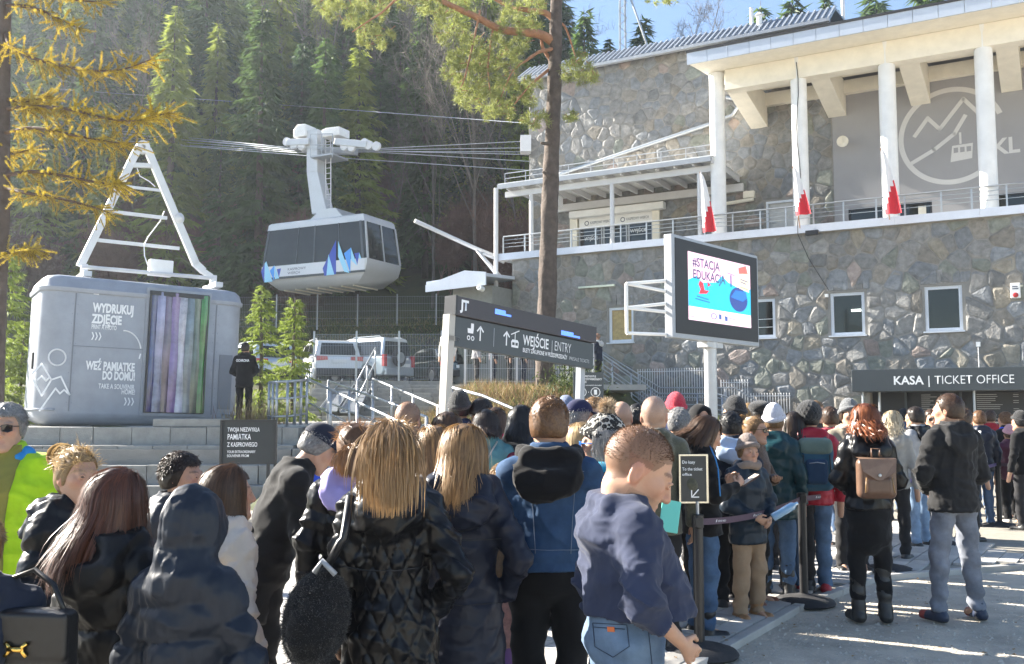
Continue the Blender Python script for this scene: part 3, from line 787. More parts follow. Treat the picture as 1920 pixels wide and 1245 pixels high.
# seams of the panels
for px in (137, 272, 403):
    x, _ = KF.hit(px, 640)
    b = MB(); b.box((x - .012, -.012, .32), (x + .012, .02, 2.84)); b.build('panel_seam', M_KIOSK2, K)
xa, za = KF.hit(137, 648); xb, _ = KF.hit(272, 648)
b = MB(); b.box((xa, -.010, za - .008), (xb, .0, za + .008)); b.build('panel_seam', M_KIOSK2, K)
b = MB(); x, z = KF.hit(412, 665); x2, _ = KF.hit(436, 665); b.box((x, -.02, .45), (x2, .02, z)); b.build('end_panel', M_KIOSK2, K)
b = MB(); b.box((-.035, .55, 1.2), (.0, .65, 1.55)); b.build('side_latch', M_BLACKP, K)
def ktext(body, px0, py, px1, ph, **kw):
    """one line: left and right pixel, baseline pixel, cap height in pixels"""
    x0, z = KF.hit(px0, py); x1, _ = KF.hit(px1, py); _, z2 = KF.hit((px0 + px1) / 2, py - ph); _, zm = KF.hit((px0 + px1) / 2, py)
    text_part(body, K, Matrix(((1, 0, 0, x0), (0, 0, -1, -.004), (0, 1, 0, z), (0, 0, 0, 1))), z2 - zm, width=x1 - x0, depth=.012, **kw)
ktext('KASPROWY WIERCH', 188, 549, 229, 7)
ktext('WYDRUKUJ', 174, 584, 251, 16, bold=.045); ktext('ZDJĘCIE', 172, 605, 229, 16, bold=.045); ktext('PRINT A PHOTO', 171, 616, 218, 8, bold=.02)
ktext('❯❯❯', 170, 636, 189, 12); ktext('WEŹ PAMIATKE', 161, 692, 253, 15, bold=.045); ktext('DO DOMU!', 191, 711, 252, 15, bold=.045)
ktext('TAKE A SOUVENIR', 184, 728, 252, 9, bold=.02); ktext('HOME!', 227, 739, 252, 9, bold=.02); ktext('❯❯❯', 231, 759, 250, 12)
def kshape(name, pts_list, wpx):
    L = []
    for pts in pts_list: L += stroke2d([KF.hit(*p) for p in pts], wpx)
    flat_poly(K, Matrix(((1, 0, 0, 0), (0, 0, -1, 0), (0, 1, 0, 0), (0, 0, 0, 1))), L, name, M_TEXTW, .014)
def arcpx(cx, cy, rx, ry, a0, a1, n=16): return [(cx + rx * math.cos(R(a0 + (a1 - a0) * i / n)), cy + ry * math.sin(R(a0 + (a1 - a0) * i / n))) for i in range(n + 1)]
kshape('sun_circle', [arcpx(107, 670, 16, 15, 0, 360, 30)], .035)
kshape('mountain_drawing', [[(61, 700), (78, 682), (96, 712), (114, 706), (130, 740), (120, 731), (112, 738), (104, 728), (74, 770)], [(62, 712), (78, 742), (96, 712)], [(70, 712), (78, 705), (86, 714), (92, 708)]], .035)
kshape('arc_arrow', [arcpx(232, 660, 32, 40, -90, -10), [(263, 664), (261, 672)]], .03)
kshape('pine_drawing', [[(416, 750), (416, 706), (430, 702), (430, 750), (418, 749), (418, 726), (430, 726)]], .03)
kshape('logo_mark', [[(178, 543), (184, 546), (177, 550), (184, 551)]], .05)
# the hanger frame on the roof
def kh(px, py, d=1.05): x, z = KF.hit(px, py, d); return Vector((x, d, z))
M_HANG = mat('hanger_white_steel', (.60, .61, .62), .45, .15, .08, 4, .05)
apex = kh(268, 274); fl = kh(150, 500); fr = kh(372, 505); fr2 = kh(396, 519)
b = MB(); il, ir = apex + Vector((-.10, 0, -.05)), apex + Vector((.10, 0, -.05))
sl_, sr_ = kh(224, 325), kh(297, 328)
def beam(b, p, q, w_, d_):
    """a square bar from p to q"""
    p, q = Vector(p), Vector(q); t = (q - p).normalized(); s = Vector((0, 1, 0)); n_ = t.cross(s).normalized()
    V_ = [c + n_ * a * w_ / 2 + s * e * d_ / 2 for c in (p, q) for a, e in ((-1, -1), (1, -1), (1, 1), (-1, 1))]
    b.add(V_, [(0, 1, 2, 3), (7, 6, 5, 4), (0, 4, 5, 1), (1, 5, 6, 2), (2, 6, 7, 3), (3, 7, 4, 0)])
hg = MB(); beam(hg, il, fl, .17, .14); beam(hg, ir, fr + Vector((-.06, 0, .1)), .17, .14); hf_ = hg.build('hanger_frame', M_HANG, K, bevel=.012)
b = MB(); beam(b, fr + Vector((-.1, 0, .15)), fr + Vector((.12, 0, -.03)), .16, .14); beam(b, fr + Vector((.1, 0, -.03)), fr2, .12, .14); b.build('hanger_foot', M_HANG, hf_)
b = MB(); b.lathe([(.05, -.09), (.15, -.09), (.15, .09), (.05, .09), (.05, -.09)], 20, M=Matrix.Translation(apex + Vector((0, 0, -.03))) @ Matrix.Rotation(R(90), 4, 'X')); b.build('apex_eye', M_HANG, hf_)
for (a, c, t) in (((243, 309), (286, 311), .1), ((222, 348), (300, 357), .06), ((210, 397), (313, 409), .075), ((172, 449), (336, 466), .075)):
    b = MB(); beam(b, kh(*a), kh(*c), t, t); b.build('rung', M_HANG, hf_)
b = MB(); 
for yy in (.55, 1.6):
    p, q = kh(152, 500, yy), kh(400, 522, yy); b.tube([p, q], .045, 8)
b.build('roof_rail', M_HANG, K)
for px, py in ((158, 500), (400, 521)):
    b = MB(); p = kh(px, py); b.box((p.x - .09, .5, p.z - .28), (p.x + .09, 1.65, p.z - .16)); b.box((p.x - .07, .98, p.z - .2), (p.x + .07, 1.12, p.z + .06)); b.build('hanger_clamp', M_HANG, K, bevel=.01)
b = MB(); p = kh(280, 505, .8); q = kh(323, 505, .8); b.box((p.x, .7, p.z - .12), (q.x, 1.0, p.z + .24)); b.build('roof_box', M_WHITEP, K, bevel=.01)
b = MB(); b.tube([kh(278, 500, .85), kh(271, 480, .9), kh(270, 460, .95), kh(277, 445, 1.0), kh(300, 415, 1.05), kh(308, 396, 1.1)], .012, 6); b.tube([kh(257, 315), kh(262, 330), kh(280, 340), kh(291, 350)], .012, 6); b.build('roof_cable', M_WHITEP, K)
b = MB(); p = kh(330, 410, 1.1); b.lathe([(.02, 0), (.12, .04), (.13, .14), (.02, .2)], 14, M=Matrix.Translation(p) @ Matrix.Rotation(R(90), 4, 'X') @ Matrix.Rotation(R(30), 4, 'Y')); b.build('roof_lamp', M_HANG, K)

# ------------------------------------------------------------------ stairs in the middle
ST = empty('stone_stairs', (-2.7, 18.4, 0), 0, 'pale stone stairs climbing from the square to the landing beside the kiosk', 'stairs')
for i in range(10):
    y0 = 16.6 + i * .35; z1 = .145 * (i + 1)
    block_course(ST, -1.55, 1.35, y0 - 18.4, y0 - 18.4 + .5, z1 - .2, z1, 1.0, name='step_block')
b = MB(); b.prism([(-1.55, -1.55, -.1), (-1.55, 1.75, -.1), (-1.55, 1.75, 1.28)], (2.9, 0, 0)); b.build('stair_core', M_MORTAR, ST)
b = MB(); b.box((-6.3, 20.0, 1.2), (-1.2, 27.3, 1.46)); o = b.build('landing', M_PAVE); tag(o, kind='structure')
ST2 = empty('car_park_stairs', (-4.2, 27, 1.45), 0, 'upper flight of grey block steps leading up to the fenced car park', 'stairs')
for i in range(9):
    y0 = 27 + i * .67; z1 = .145 * (i + 1)
    block_course(ST2, -2.3, 2.2, y0 - 27, y0 - 27 + .8, z1 - .2, z1 - (.01 if i % 2 else 0), 1.05, name='step_block')
    b = MB(); b.box((-2.3, y0 - 26.9, z1 - .5), (2.2, y0 - 26.2, z1 - .2)); b.build('step_core', M_MORTAR, ST2)
for a, c in (((616, 778), (656, 719)), ((654, 780), (691, 719))):
    p = at(a[0], a[1], 27.2); q = at(c[0], c[1], 33.3); p.z += .08; q.z += .05
    b = MB(); s = Vector((.27, 0, 0)); b.prism([p - s, p + s, q + s, q - s], (0, 0, .04)); b.prism([p - s, p - s * .9, q - s * .9, q - s], (0, 0, .12)); b.prism([p + s * .9, p + s, q + s, q + s * .9], (0, 0, .12))
    o = b.build('wheel_ramp', M_STEEL); tag(o, 'perforated steel wheel ramp laid on the upper steps, %s one' % ('left' if a[0] < 630 else 'right'), 'ramp', 'wheel ramps on the steps')
b = MB(); b.box((-30, 32.9, 2.5), (-2.0, 41.5, 2.73)); o = b.build('car_park', mat('asphalt', (.06, .06, .06), .9, 0, .2, 4, .3, 60)); tag(o, kind='structure')
b = MB(); b.box((-2.0, 25.8, 2.3), (3.6, 31.5, 2.45)); o = b.build('walkway', M_PAVE); tag(o, kind='structure')

def rail_thing(name, label, cat, pts, r=.028, drop=.95, mids=(.45,), posts=None, group=None, extra=0):
    """a tubular handrail with posts that stand on the ground below"""
    b = MB(); P = [Vector(p) for p in pts]; b.tube(P, r, 8); root = b.build(name, M_STEEL, None, smooth=True); tag(root, label, cat, group)
    for m_ in mids:
        c = MB(); c.tube([p - Vector((0, 0, m_)) for p in P], r * .8, 6); c.build('rail', M_STEEL, root, smooth=True)
    L = [0]
    for a, c in zip(P[:-1], P[1:]): L.append(L[-1] + (c - a).length)
    npost = posts or max(2, int(L[-1] / 1.3) + 1)
    for k in range(npost):
        t = L[-1] * k / (npost - 1); i = 0
        while i < len(L) - 2 and L[i + 1] < t: i += 1
        p = P[i].lerp(P[i + 1], (t - L[i]) / max(1e-6, L[i + 1] - L[i]))
        c = MB(); c.tube([p, p - Vector((0, 0, drop + extra))], r * 1.05, 8); c.build('post', M_STEEL, root, smooth=True)
    return root
rail_thing('handrail', 'long galvanised handrail slanting down from the landing behind the capped man', 'handrail', [at(576, 710, 21), at(739, 786, 17.2), at(790, 812, 16.2)], mids=(.5,), extra=.3)
rail_thing('handrail', 'galvanised handrail running down in the middle of the stone stairs', 'handrail', [at(616, 714, 22.5), at(743, 760, 19), at(800, 782, 17.6)], mids=(.5,), extra=.3)
rail_thing('handrail', 'galvanised handrail falling towards the tall beige sign post', 'handrail', [at(699, 710, 24.5), at(835, 767, 20), at(870, 783, 19)], mids=(), extra=.2)
rail_thing('railing', 'galvanised tube railing with bars curving round the landing edge by the guard', 'railing', [at(505, 717, 20.4), at(520, 716, 20.0), at(545, 715, 20.0), at(576, 712, 20.6)], mids=(.35, .72), posts=7)
rail_thing('handrail', 'steep galvanised handrail at the left of the upper steps', 'handrail', [at(575, 705, 26.8), at(592, 663, 33)], mids=(.5,))
rail_thing('handrail', 'steep galvanised handrail between the two wheel ramps', 'handrail', [at(670, 715, 26.8), at(704, 652, 33)], mids=(.5,), posts=3)
rail_thing('handrail', 'low grey handrail crossing the dry grass bank under the pine', 'handrail', [at(848, 727, 17.5), at(905, 742, 17.0), at(966, 768, 16.4), at(1000, 784, 16)], mids=(), drop=1.0, extra=.4)

# ------------------------------------------------------------------ mesh fences
def mesh_fence(label, A, B, za, zb, h, npost, dense=.06, m=M_STEEL, rows=4, posth=.1, cat='fence'):
    A, B = Vector((A[0], A[1], za)), Vector((B[0], B[1], zb)); d = B - A; L = Vector((d.x, d.y, 0)).length
    root = empty('mesh_fence', A, 0, label, cat)
    for k in range(npost):
        p = d * (k / (npost - 1)); b = MB(); b.box((p.x - .03, p.y - .03, p.z - .3), (p.x + .03, p.y + .03, p.z + h + posth)); b.build('post', m, root)
    for k in range(npost - 1):
        p, q = d * (k / (npost - 1)), d * ((k + 1) / (npost - 1)); b = MB(); n_ = max(2, int((q - p).length / dense))
        for i in range(n_ + 1):
            c = p.lerp(q, i / n_); b.tube([c + Vector((0, 0, .05)), c + Vector((0, 0, h))], .0032, 3, cap=False)
        for j in range(rows + 1):
            z = Vector((0, 0, .08 + (h - .1) * j / rows)); b.tube([p + z, q + z], .0045, 3, cap=False)
        b.build('mesh_panel', m, root)
    return root
a, c = at(588, 712, 33.2), at(828, 716, 33.0)
mesh_fence('galvanised mesh fence in front of the parked cars at the top of the steps', (a.x, a.y), (c.x, c.y), 2.75, 2.75, 1.65, 4, .055)
a, c = at(440, 620, 45), at(890, 600, 47)
mesh_fence('tall grey mesh fence on the grassy bank below the hanging cable car', (a.x, a.y), (c.x, c.y), 5.6, 5.9, 1.5, 7, .08, M_STEELP)
a, c = at(872, 715, 25.7), at(1112, 715, 26.2)
mesh_fence('pale mesh fence along the raised walkway behind the entry sign', (a.x, a.y), (c.x, c.y), 2.45, 2.45, 1.15, 6, .06, M_PALE, 3)
a, c = at(832, 770, 19.3), at(836, 740, 25)
mesh_fence('narrow galvanised gate fence beside the beige sign post', (a.x, a.y), (c.x, c.y), 1.6, 2.3, 1.5, 4, .12, M_PALE, 4)
# steps along the front of the station and their railing
def fpt(px, py, D=-1.5):
    s_, z = bld(px, py, D); return bworld(s_, D, z)
SS = empty('entrance_stairs', bworld(-6.5, -1, 0), BR, 'grey stairs with steel rails climbing along the foot of the stone station wall', 'stairs')
for i in range(17):
    b = MB(); x = 2.4 - i * .42 + (0); b.box((x - .6, -.5, 0), (x, .9, .15 * (i + 1))); b.build('step', M_BLOCK, SS)
b = MB(); b.box((-6.9, -.5, 0), (-4.9, .9, 2.5)); b.build('top_landing', M_PAVE, SS)
rail_thing('handrail', 'shiny double handrail descending along the station wall towards the screen pole', 'handrail', [fpt(1112, 655), fpt(1130, 664), fpt(1235, 738), fpt(1345, 739), fpt(1358, 742), fpt(1412, 772), fpt(1440, 790)], mids=(.12, .35, .5, .65, .8), posts=9, drop=1.0, extra=.3)
rail_thing('handrail', 'thin upper wall rail behind the double handrail on the entrance stairs', 'handrail', [fpt(1130, 660, -.4), fpt(1238, 727, -.4), fpt(1378, 727, -.4), fpt(1440, 765, -.4)], r=.022, mids=(), posts=5, drop=.9)
for lab, x0, x1, y0, y1 in (('pale picket bars at the wall foot left of the screen pole', 1196, 1334, 692, 752), ('pale picket bars at the wall foot right of the screen pole', 1352, 1404, 712, 770), ('low pale picket bars at the wall foot behind the black beanies', 1408, 1482, 737, 785)):
    s0, zt = bld(x0, y0, -.25); s1, _ = bld(x1, y0, -.25); _, zb_ = bld(x0, y1, -.25)
    root = empty('picket_fence', bworld(s0, -.25, 0), BR, lab, 'fence'); k = 0.0
    b = MB()
    while k < s1 - s0:
        b.tube([(k, 0, zb_), (k, 0, zt)], .012, 4); k += .09
    b.build('bars', M_PALE, root)
    b = MB(); b.tube([(0, .0, zt - .1), (s1 - s0, 0, zt - .1)], .012, 4); b.build('rail', M_PALE, root)

# ------------------------------------------------------------------ entry sign on its post
A, B = at(852, 649, 13.0), at(1112, 692, 15.6)
zA, zB = at(852, 557, 13.0).z, at(1112, 611, 15.6).z
ux = (B - A); SL = ux.length; ux = ux.normalized()
SM = plane_M(A, ux, (0, 0, 1)); SM_F = Frame(SM @ Matrix.Rotation(R(90), 4, 'X') if False else Matrix(((SM[0][0], -SM[0][2], SM[0][1], SM[0][3]), (SM[1][0], -SM[1][2], SM[1][1], SM[1][3]), (SM[2][0], -SM[2][2], SM[2][1], SM[2][3]), (0, 0, 0, 1))))
S = empty('entry_sign', (0, 0, 0), 0, 'long dark entry sign with LED strip on top, on a beige post before the pine', 'sign')
S.matrix_world = SM_F.M        # local x along the board, y away from the viewer, z up
hgt = ((zA - A.z) + (zB - B.z)) / 2; hs = .36 if hgt > .7 else hgt * .5
b = MB(); b.box((0, 0, 0), (SL, .1, hgt * .6)); bd = b.build('board', M_ANTHR, S, bevel=.006)
b = MB(); b.box((-.02, -.04, hgt * .6 + .012), (SL + .02, .16, hgt)); led = b.build('led_strip', mat('led_strip_face', (.05, .048, .055), .6, 0, .06, 40), S, bevel=.008)
b = MB(); b.box((-.06, -.045, hgt * .6 + .01), (-.021, .165, hgt + .005)); b.build('end_cap', M_BLACKP, S)
M_LEDB = mat('lit_blue_led', (.1, .2, .7), .4, emit=(.08, .20, .95), estr=.4, var=.2, scale=60)
def smap(px, py, d=0): return SM_F.hit(px, py, d)
XZ = lambda y: Matrix(((1, 0, 0, 0), (0, 0, -1, y), (0, 1, 0, 0), (0, 0, 0, 1)))
for q in (((924, 579), (954, 595)), ((1048, 622), (1083, 635))):
    x0, z1 = smap(*q[0]); x1, z0 = smap(*q[1]); z0 = max(z0, hgt * .6 + .03); z1 = min(max(z1, z0 + .07), hgt - .03)
    flat_poly(S, XZ(-.04), [[(x0, z0 + .03), (x0 + (x1 - x0) * .65, z0 + .03), (x0 + (x1 - x0) * .65, z1), (x0, z1)], [(x0, z0), (x1, z0), (x1, z0 + .03), (x0, z0 + .03)]], 'led_pixels', M_LEDB, .004)
def stext(body, px, py, px1, ph, **kw):
    x0, z = smap(px, py); x1, _ = smap(px1, py); _, z2 = smap(px, py - ph)
    text_part(body, S, XZ(0.0) @ Matrix.Translation((x0, z, 0)), z2 - z, width=x1 - x0, depth=.004, **kw)
x0, z = smap(864, 583, -.04); x1, _ = smap(880, 585, -.04)
text_part('JT', S, XZ(-.04) @ Matrix.Translation((x0, hgt * .6 + .1, 0)), .13, width=x1 - x0, bold=.05, depth=.004)
def sh(zfrac): return hgt * .6 * zfrac
xw, _ = smap(980, 650); xe, _ = smap(1028, 658); xt, _ = smap(1069, 662); xb, _ = smap(1063, 668); xm, _ = smap(1104, 672)
text_part('WEJŚCIE', S, XZ(0) @ Matrix.Translation((xw, sh(.46), 0)), .15, width=xe - xw, bold=.015, depth=.004)
text_part('| ENTRY', S, XZ(0) @ Matrix.Translation((xe + .07, sh(.46), 0)), .15, width=xt - xe - .07, bold=-.012, depth=.004)
text_part('BILETY ZAKUPIONE W PRZEDSPRZEDAŻY', S, XZ(0) @ Matrix.Translation((xw, sh(.2), 0)), .062, width=xb - xw, bold=.015, depth=.004)
text_part('PRESALE TICKETS', S, XZ(0) @ Matrix.Translation((xb + .06, sh(.2), 0)), .055, width=xm - xb - .06, depth=.004, bold=-.02)
def arrow(x, z, s): return stroke2d([(x, z), (x, z + s)], s * .13) + stroke2d([(x - s * .33, z + s * .66), (x, z + s), (x + s * .33, z + s * .66)], s * .13)
x1_, _ = smap(900, 630); x2_, _ = smap(949, 645); x3_, _ = smap(882, 630); x4_, _ = smap(965, 645); x5_, _ = smap(925, 640)
flat_poly(S, XZ(0), arrow(x1_, sh(.34), .19) + arrow(x2_, sh(.34), .19), 'arrow_marks', M_TEXTW, .004)
flat_poly(S, XZ(0), [[(x3_ - .06, sh(.52)), (x3_ + .05, sh(.52)), (x3_ + .06, sh(.66)), (x3_ + .06, sh(.86)), (x3_, sh(.86)), (x3_, sh(.68)), (x3_ - .07, sh(.68))]] + ring2d(x3_ - .04, sh(.36), .02, .014, 14) + ring2d(x3_ + .045, sh(.36), .02, .014, 14), 'pram_symbol', M_TEXTW, .004)
flat_poly(S, XZ(0), [[(x4_ - .08, sh(.3)), (x4_ + .08, sh(.3)), (x4_ + .09, sh(.5)), (x4_ + .06, sh(.58)), (x4_ - .06, sh(.58)), (x4_ - .09, sh(.5))]] + stroke2d([(x4_ - .09, sh(.75)), (x4_ + .09, sh(.92))], .016) + stroke2d([(x4_, sh(.58)), (x4_, sh(.83))], .016), 'gondola_symbol', M_TEXTW, .004)
flat_poly(S, XZ(0), [[(x4_ - .065, sh(.38)), (x4_ - .01, sh(.38)), (x4_ - .01, sh(.48)), (x4_ - .065, sh(.48))], [(x4_ + .01, sh(.38)), (x4_ + .065, sh(.38)), (x4_ + .065, sh(.48)), (x4_ + .01, sh(.48))]], 'gondola_window', M_ANTHR, .007)
flat_poly(S, XZ(0), [[(x5_, sh(.2)), (x5_ + .01, sh(.2)), (x5_ + .01, sh(.85)), (x5_, sh(.85))]], 'divider', M_STEELP, .004)
b = MB(); b.box((-.125, -.0, -A.z), (-.005, .12, hgt * .62)); b.box((-.12, .0, hgt * .1), (.1, .1, hgt * .2)); b.build('sign_post', mat('beige_post', (.42, .40, .36), .5, .3, .05, 3), S)
b = MB(); b.box((SL - .2, .1, -B.z + .2), (SL - .08, .2, hgt * .5)); b.build('sign_post', M_STEELP, S)

# ------------------------------------------------------------------ LED screen on a pole
A, B = at(1264, 633, 17.0), at(1424, 657, 19.5)
zt = at(1264, 438, 17.0).z; B.z = A.z
ux = (B - A); WL = ux.length; ux.normalize(); HH = zt - A.z
LMx = Matrix(((ux.x, -ux.y, 0, A.x), (ux.y, ux.x, 0, A.y), (0, 0, 1, A.z), (0, 0, 0, 1)))
LF = Frame(LMx)
SCN = empty('led_screen', (0, 0, 0), 0, 'big outdoor LED screen with pink and blue advert on a round steel pole', 'screen'); SCN.matrix_world = LMx
b = MB(); b.box((-.03, .0, 0), (WL, .17, HH)); b.build('cabinet', M_STEELP, SCN, bevel=.015)
b = MB(); b.box((.06, -.012, .09), (WL - .06, .0 - .001, HH - .06)); b.build('screen_face', mat('led_matrix_black', (.02, .02, .022), .55, 0, .1, 30), SCN)
x0, z0 = LF.hit(1290, 599); x1, z1 = LF.hit(1405, 515); _, zt0 = LF.hit(1290, 471); z0 = LF.hit(1290, 599)[1]; z1 = zt0
def scr(polys, c, name, dep, e=1.0):
    flat_poly(SCN, XZ(-.0125), [[(x0 + a * (x1 - x0), z0 + e_ * (z1 - z0)) for a, e_ in p] for p in polys], name, mat('lit_' + name, (.02, .02, .02), .5, var=0, emit=c, estr=e * .42), dep)['kind'] = 'stuff'
scr([[(0, 0), (1, 0), (1, 1), (0, 1)]], (.80, .50, .62), 'advert_sky', .002)
scr([[(0, .2), (1, .2), (1, .62), (.8, .60), (.62, .66), (.52, .74), (.42, .62), (.22, .58), (.12, .66), (0, .58)]], (.02, .42, .68), 'advert_water', .004)
scr([[(0, .0), (1, .0), (1, .17), (0, .2)]], (.80, .55, .68), 'advert_footer', .004)
scr([disc2d(.79, .42, .19, 24, .8)], (.02, .05, .22), 'globe', .006)
scr([[(.66, .44), (.74, .56), (.92, .56), (.93, .46), (.86, .40), (.74, .42)]], (.02, .15, .55), 'globe_sea', .008)
scr([[(.80, .60), (.97, .56), (.97, .80), (.80, .82)], [(.83, .82), (.96, .84), (.93, .96), (.81, .9)]], (.75, .62, .42), 'signboards', .010)
scr([[(.80, .83), (.95, .86), (.92, .98), (.79, .92)], [(.82, .62), (.95, .6), (.95, .61), (.82, .63)]], (.65, .12, .10), 'red_board', .012)
scr([[(.82, .74), (.95, .72), (.95, .735), (.82, .755)], [(.82, .70), (.92, .68), (.92, .695), (.82, .715)], [(.65, .78), (.67, .78), (.67, .60), (.65, .60)], [(.60, .80), (.72, .78), (.72, .79), (.60, .81)]], (.03, .05, .2), 'board_lines', .014)
scr([[(.15, .40), (.27, .42), (.31, .47), (.24, .47), (.22, .57), (.17, .60), (.15, .54), (.18, .47)], [(.29, .60), (.34, .565), (.29, .53)]], (.7, .03, .05), 'red_figure', .008)
scr([[(.285, .42), (.29, .42), (.29, .6), (.285, .6)], [(.12, .355), (.3, .33), (.3, .345), (.12, .37)], [(.1, .315), (.32, .29), (.32, .305), (.1, .33)], [(.01, .05), (.08, .045), (.08, .053), (.01, .058)]], (.02, .1, .3), 'small_print', .008)
scr(ring2d(.38, .10, .035, .012, 16) + [[(.46, .07), (.5, .065), (.5, .14), (.46, .145)], [(.56, .05), (.6, .06), (.6, .12), (.55, .13)]], (.03, .10, .30), 'sponsor_marks', .006)
scr([[(.62, .10), (.76, .085), (.76, .097), (.62, .112)], [(.62, .07), (.72, .06), (.72, .07), (.62, .08)]], (.35, .25, .35), 'sponsor_lines', .006)
wd_ = x1 - x0; ht_ = z1 - z0
M_LT = mat('screen_lettering', (.02, .02, .03), .5, var=0, emit=(.02, .02, .05), estr=1)
text_part('#STACJA', SCN, XZ(-.0125) @ Matrix.Translation((x0 + .06 * wd_, z0 + .80 * ht_, 0)), .13 * ht_, width=.42 * wd_, mat_=M_LT, bold=.018, depth=.016)
text_part('EDUKACJA', SCN, XZ(-.0125) @ Matrix.Translation((x0 + .06 * wd_, z0 + .62 * ht_, 0)), .13 * ht_, width=.50 * wd_, mat_=M_LT, bold=.018, depth=.016)
b = MB(); px_, _ = LF.hit(1344, 655); b.lathe([(.12, -A.z), (.12, -.12), (.14, -.11), (.14, .0)], 20, (px_, .14, 0)); b.box((px_ - .3, .03, -.1), (px_ + .3, .25, -.001)); autosmooth(b.build('pole', mat('pole_grey', (.5, .5, .5), .45, .4, .08, 3), SCN))
b = MB()
fx = -.75
for t in ([(fx, .5, .06), (fx, .5, HH * .5)], [(fx, .5, HH * .5), (-.03, .15, HH * .55)], [(fx, .5, .06), (-.03, .15, .06)], [(fx, .5, HH * .27), (-.03, .15, HH * .25)], [(fx, .5, HH * .27), (-.03, .15, HH * .33)], [(fx, .5, HH * .5), (-.03, .15, HH * .45)]): b.tube(t, .03, 6)
b.build('access_frame', M_WHITEP, SCN)
# notice board by the stairs
A = at(1075, 752, 19.5); zt = at(1075, 698, 19.5).z; wd_ = (1132 - 1075) * 19.5 / 1806
NB = empty('notice_board', (A.x, A.y, A.z - .9), 0, 'dark notice board with two round symbols standing by the entrance stairs', 'sign')
b = MB(); b.box((0, 0, .9), (wd_, .06, .9 + zt - A.z)); b.build('board', M_ANTHR, NB)
b = MB(); b.box((.05, .06, -.6), (.1, .1, 1.2)); b.box((wd_ - .1, .06, -.6), (wd_ - .05, .1, 1.2)); b.build('legs', M_STEELP, NB)
hh_ = zt - A.z
for i, (t, wf, s) in enumerate((('PROSIMY, PRZYGOTUJ', .66, .036), ('DOKUMENT POTWIERDZAJĄCY', .86, .036), ('TOŻSAMOŚĆ', .36, .036), ('PLEASE PREPARE YOUR IDENTITY DOCUMENT', .86, .018))):
    text_part(t, NB, XZ(0) @ Matrix.Translation((.05, .9 + hh_ - .1 - i * .058, 0)), s, width=wf * wd_, depth=.004, bold=.02)
flat_poly(NB, XZ(0), ring2d(.17, 1.08, .085, .012, 24) + ring2d(.45, 1.08, .085, .012, 24) + [[(.12, 1.05), (.22, 1.05), (.22, 1.11), (.12, 1.11)], [(.42, 1.03), (.48, 1.03), (.48, 1.13), (.42, 1.13)], disc2d(.31, 1.08, .008, 8)], 'symbols', M_TEXTW, .004)
# black sandwich board near the kiosk steps
A = at(416, 868, 12.2); wd_ = 95 * 12.2 / 1806; hh_ = 76 * 12.2 / 1806
SBD = empty('souvenir_board', (A.x, A.y, 0), R(6), 'black framed souvenir board with white lettering beside the stone steps', 'sign')
b = MB(); b.box((0, 0, A.z - .02), (wd_, .05, A.z + hh_)); b.build('board', mat('chalk_black', (.02, .024, .026), .5), SBD)
b = MB()
for q in (((-.03, -.02, A.z - .05), (0, .06, A.z + hh_ + .03)), ((wd_, -.02, A.z - .05), (wd_ + .03, .06, A.z + hh_ + .03)), ((0, -.02, A.z + hh_), (wd_, .06, A.z + hh_ + .03))): b.box(*q)
b.box((.05, 0, 0), (.09, .04, A.z)); b.box((wd_ - .09, 0, 0), (wd_ - .05, .04, A.z))
b.build('frame', M_BLACKP, SBD)
for i, (t, wf, s, dz) in enumerate((('TWOJA NIEZWYKŁA', .62, .052, .12), ('PAMIĄTKA', .45, .07, .22), ('Z KASPROWEGO', .58, .055, .31), ('YOUR EXTRAORDINARY', .55, .032, .39), ('SOUVENIR FROM', .42, .032, .44))):
    text_part(t, SBD, XZ(0) @ Matrix.Translation((.06, A.z + hh_ - dz, 0)), s, width=wf * wd_, depth=.004, bold=.01)

# ------------------------------------------------------------------ queue barriers
M_BELT = mat('purple_brown_belt', (.085, .05, .075), .7, 0, .1, 30, .1, 200)
def belt_post(px, py, label, top=1.0, signb=False):
    g = ground(px, py); root = empty('barrier_post', g, 0, label, 'barrier post', 'belt barrier posts along the queue')
    b = MB(); b.lathe([(.27, 0), (.28, .015), (.26, .04), (.2, .06), (.12, .075), (.05, .09), (.035, .1)], 28); autosmooth(b.build('base', M_RUBBER, root), 50)
    b = MB(); b.lathe([(.038, .09), (.038, top - .1), (.044, top - .095), (.044, top - .005), (.03, top)], 18); autosmooth(b.build('pole', M_BLACKP, root))
    b = MB(); b.box((-.025, -.052, top - .085), (.025, .052, top - .02)); b.build('belt_clip', M_BLACKP, root)
    return root, g
posts = {}
for k, px, py, lab in (('a', 1312, 1228, 'black belt barrier post carrying a small arrow sign, nearest of the row'), ('b', 1508, 1132, 'black belt barrier post right beside the woman in the brown fleece'), ('c', 1667, 1072, 'black belt barrier post behind the woman with the brown backpack'), ('d', 1762, 1024, 'belt barrier post half hidden behind the man in grey trousers'), ('e', 1875, 989, 'far black belt barrier post near the child in a pink hat')):
    posts[k] = belt_post(px, py, lab)
root, g = posts['a']
b = MB(); b.tube([(0, 0, 1.0), (0, 0, 1.09)], .012, 8); b.build('sign_stem', M_STEEL, root)
sg = empty('queue_sign', g + Vector((-.12, 0, 1.09)), R(4), 'small framed black sign pointing to the ticket office on a barrier post', 'sign')
b = MB(); b.box((0, 0, 0), (.19, .03, .33)); b.build('panel', mat('sign_black', (.018, .022, .026), .35), sg)
b = MB()
for q in (((-.012, -.006, -.012), (0, .036, .342)), ((.19, -.006, -.012), (.205, .036, .342)), ((0, -.006, .33), (.19, .036, .342)), ((0, -.006, -.012), (.19, .036, 0))): b.box(*q)
b.build('metal_frame', mat('polished_frame', (.55, .52, .45), .25, .9, .05), sg)
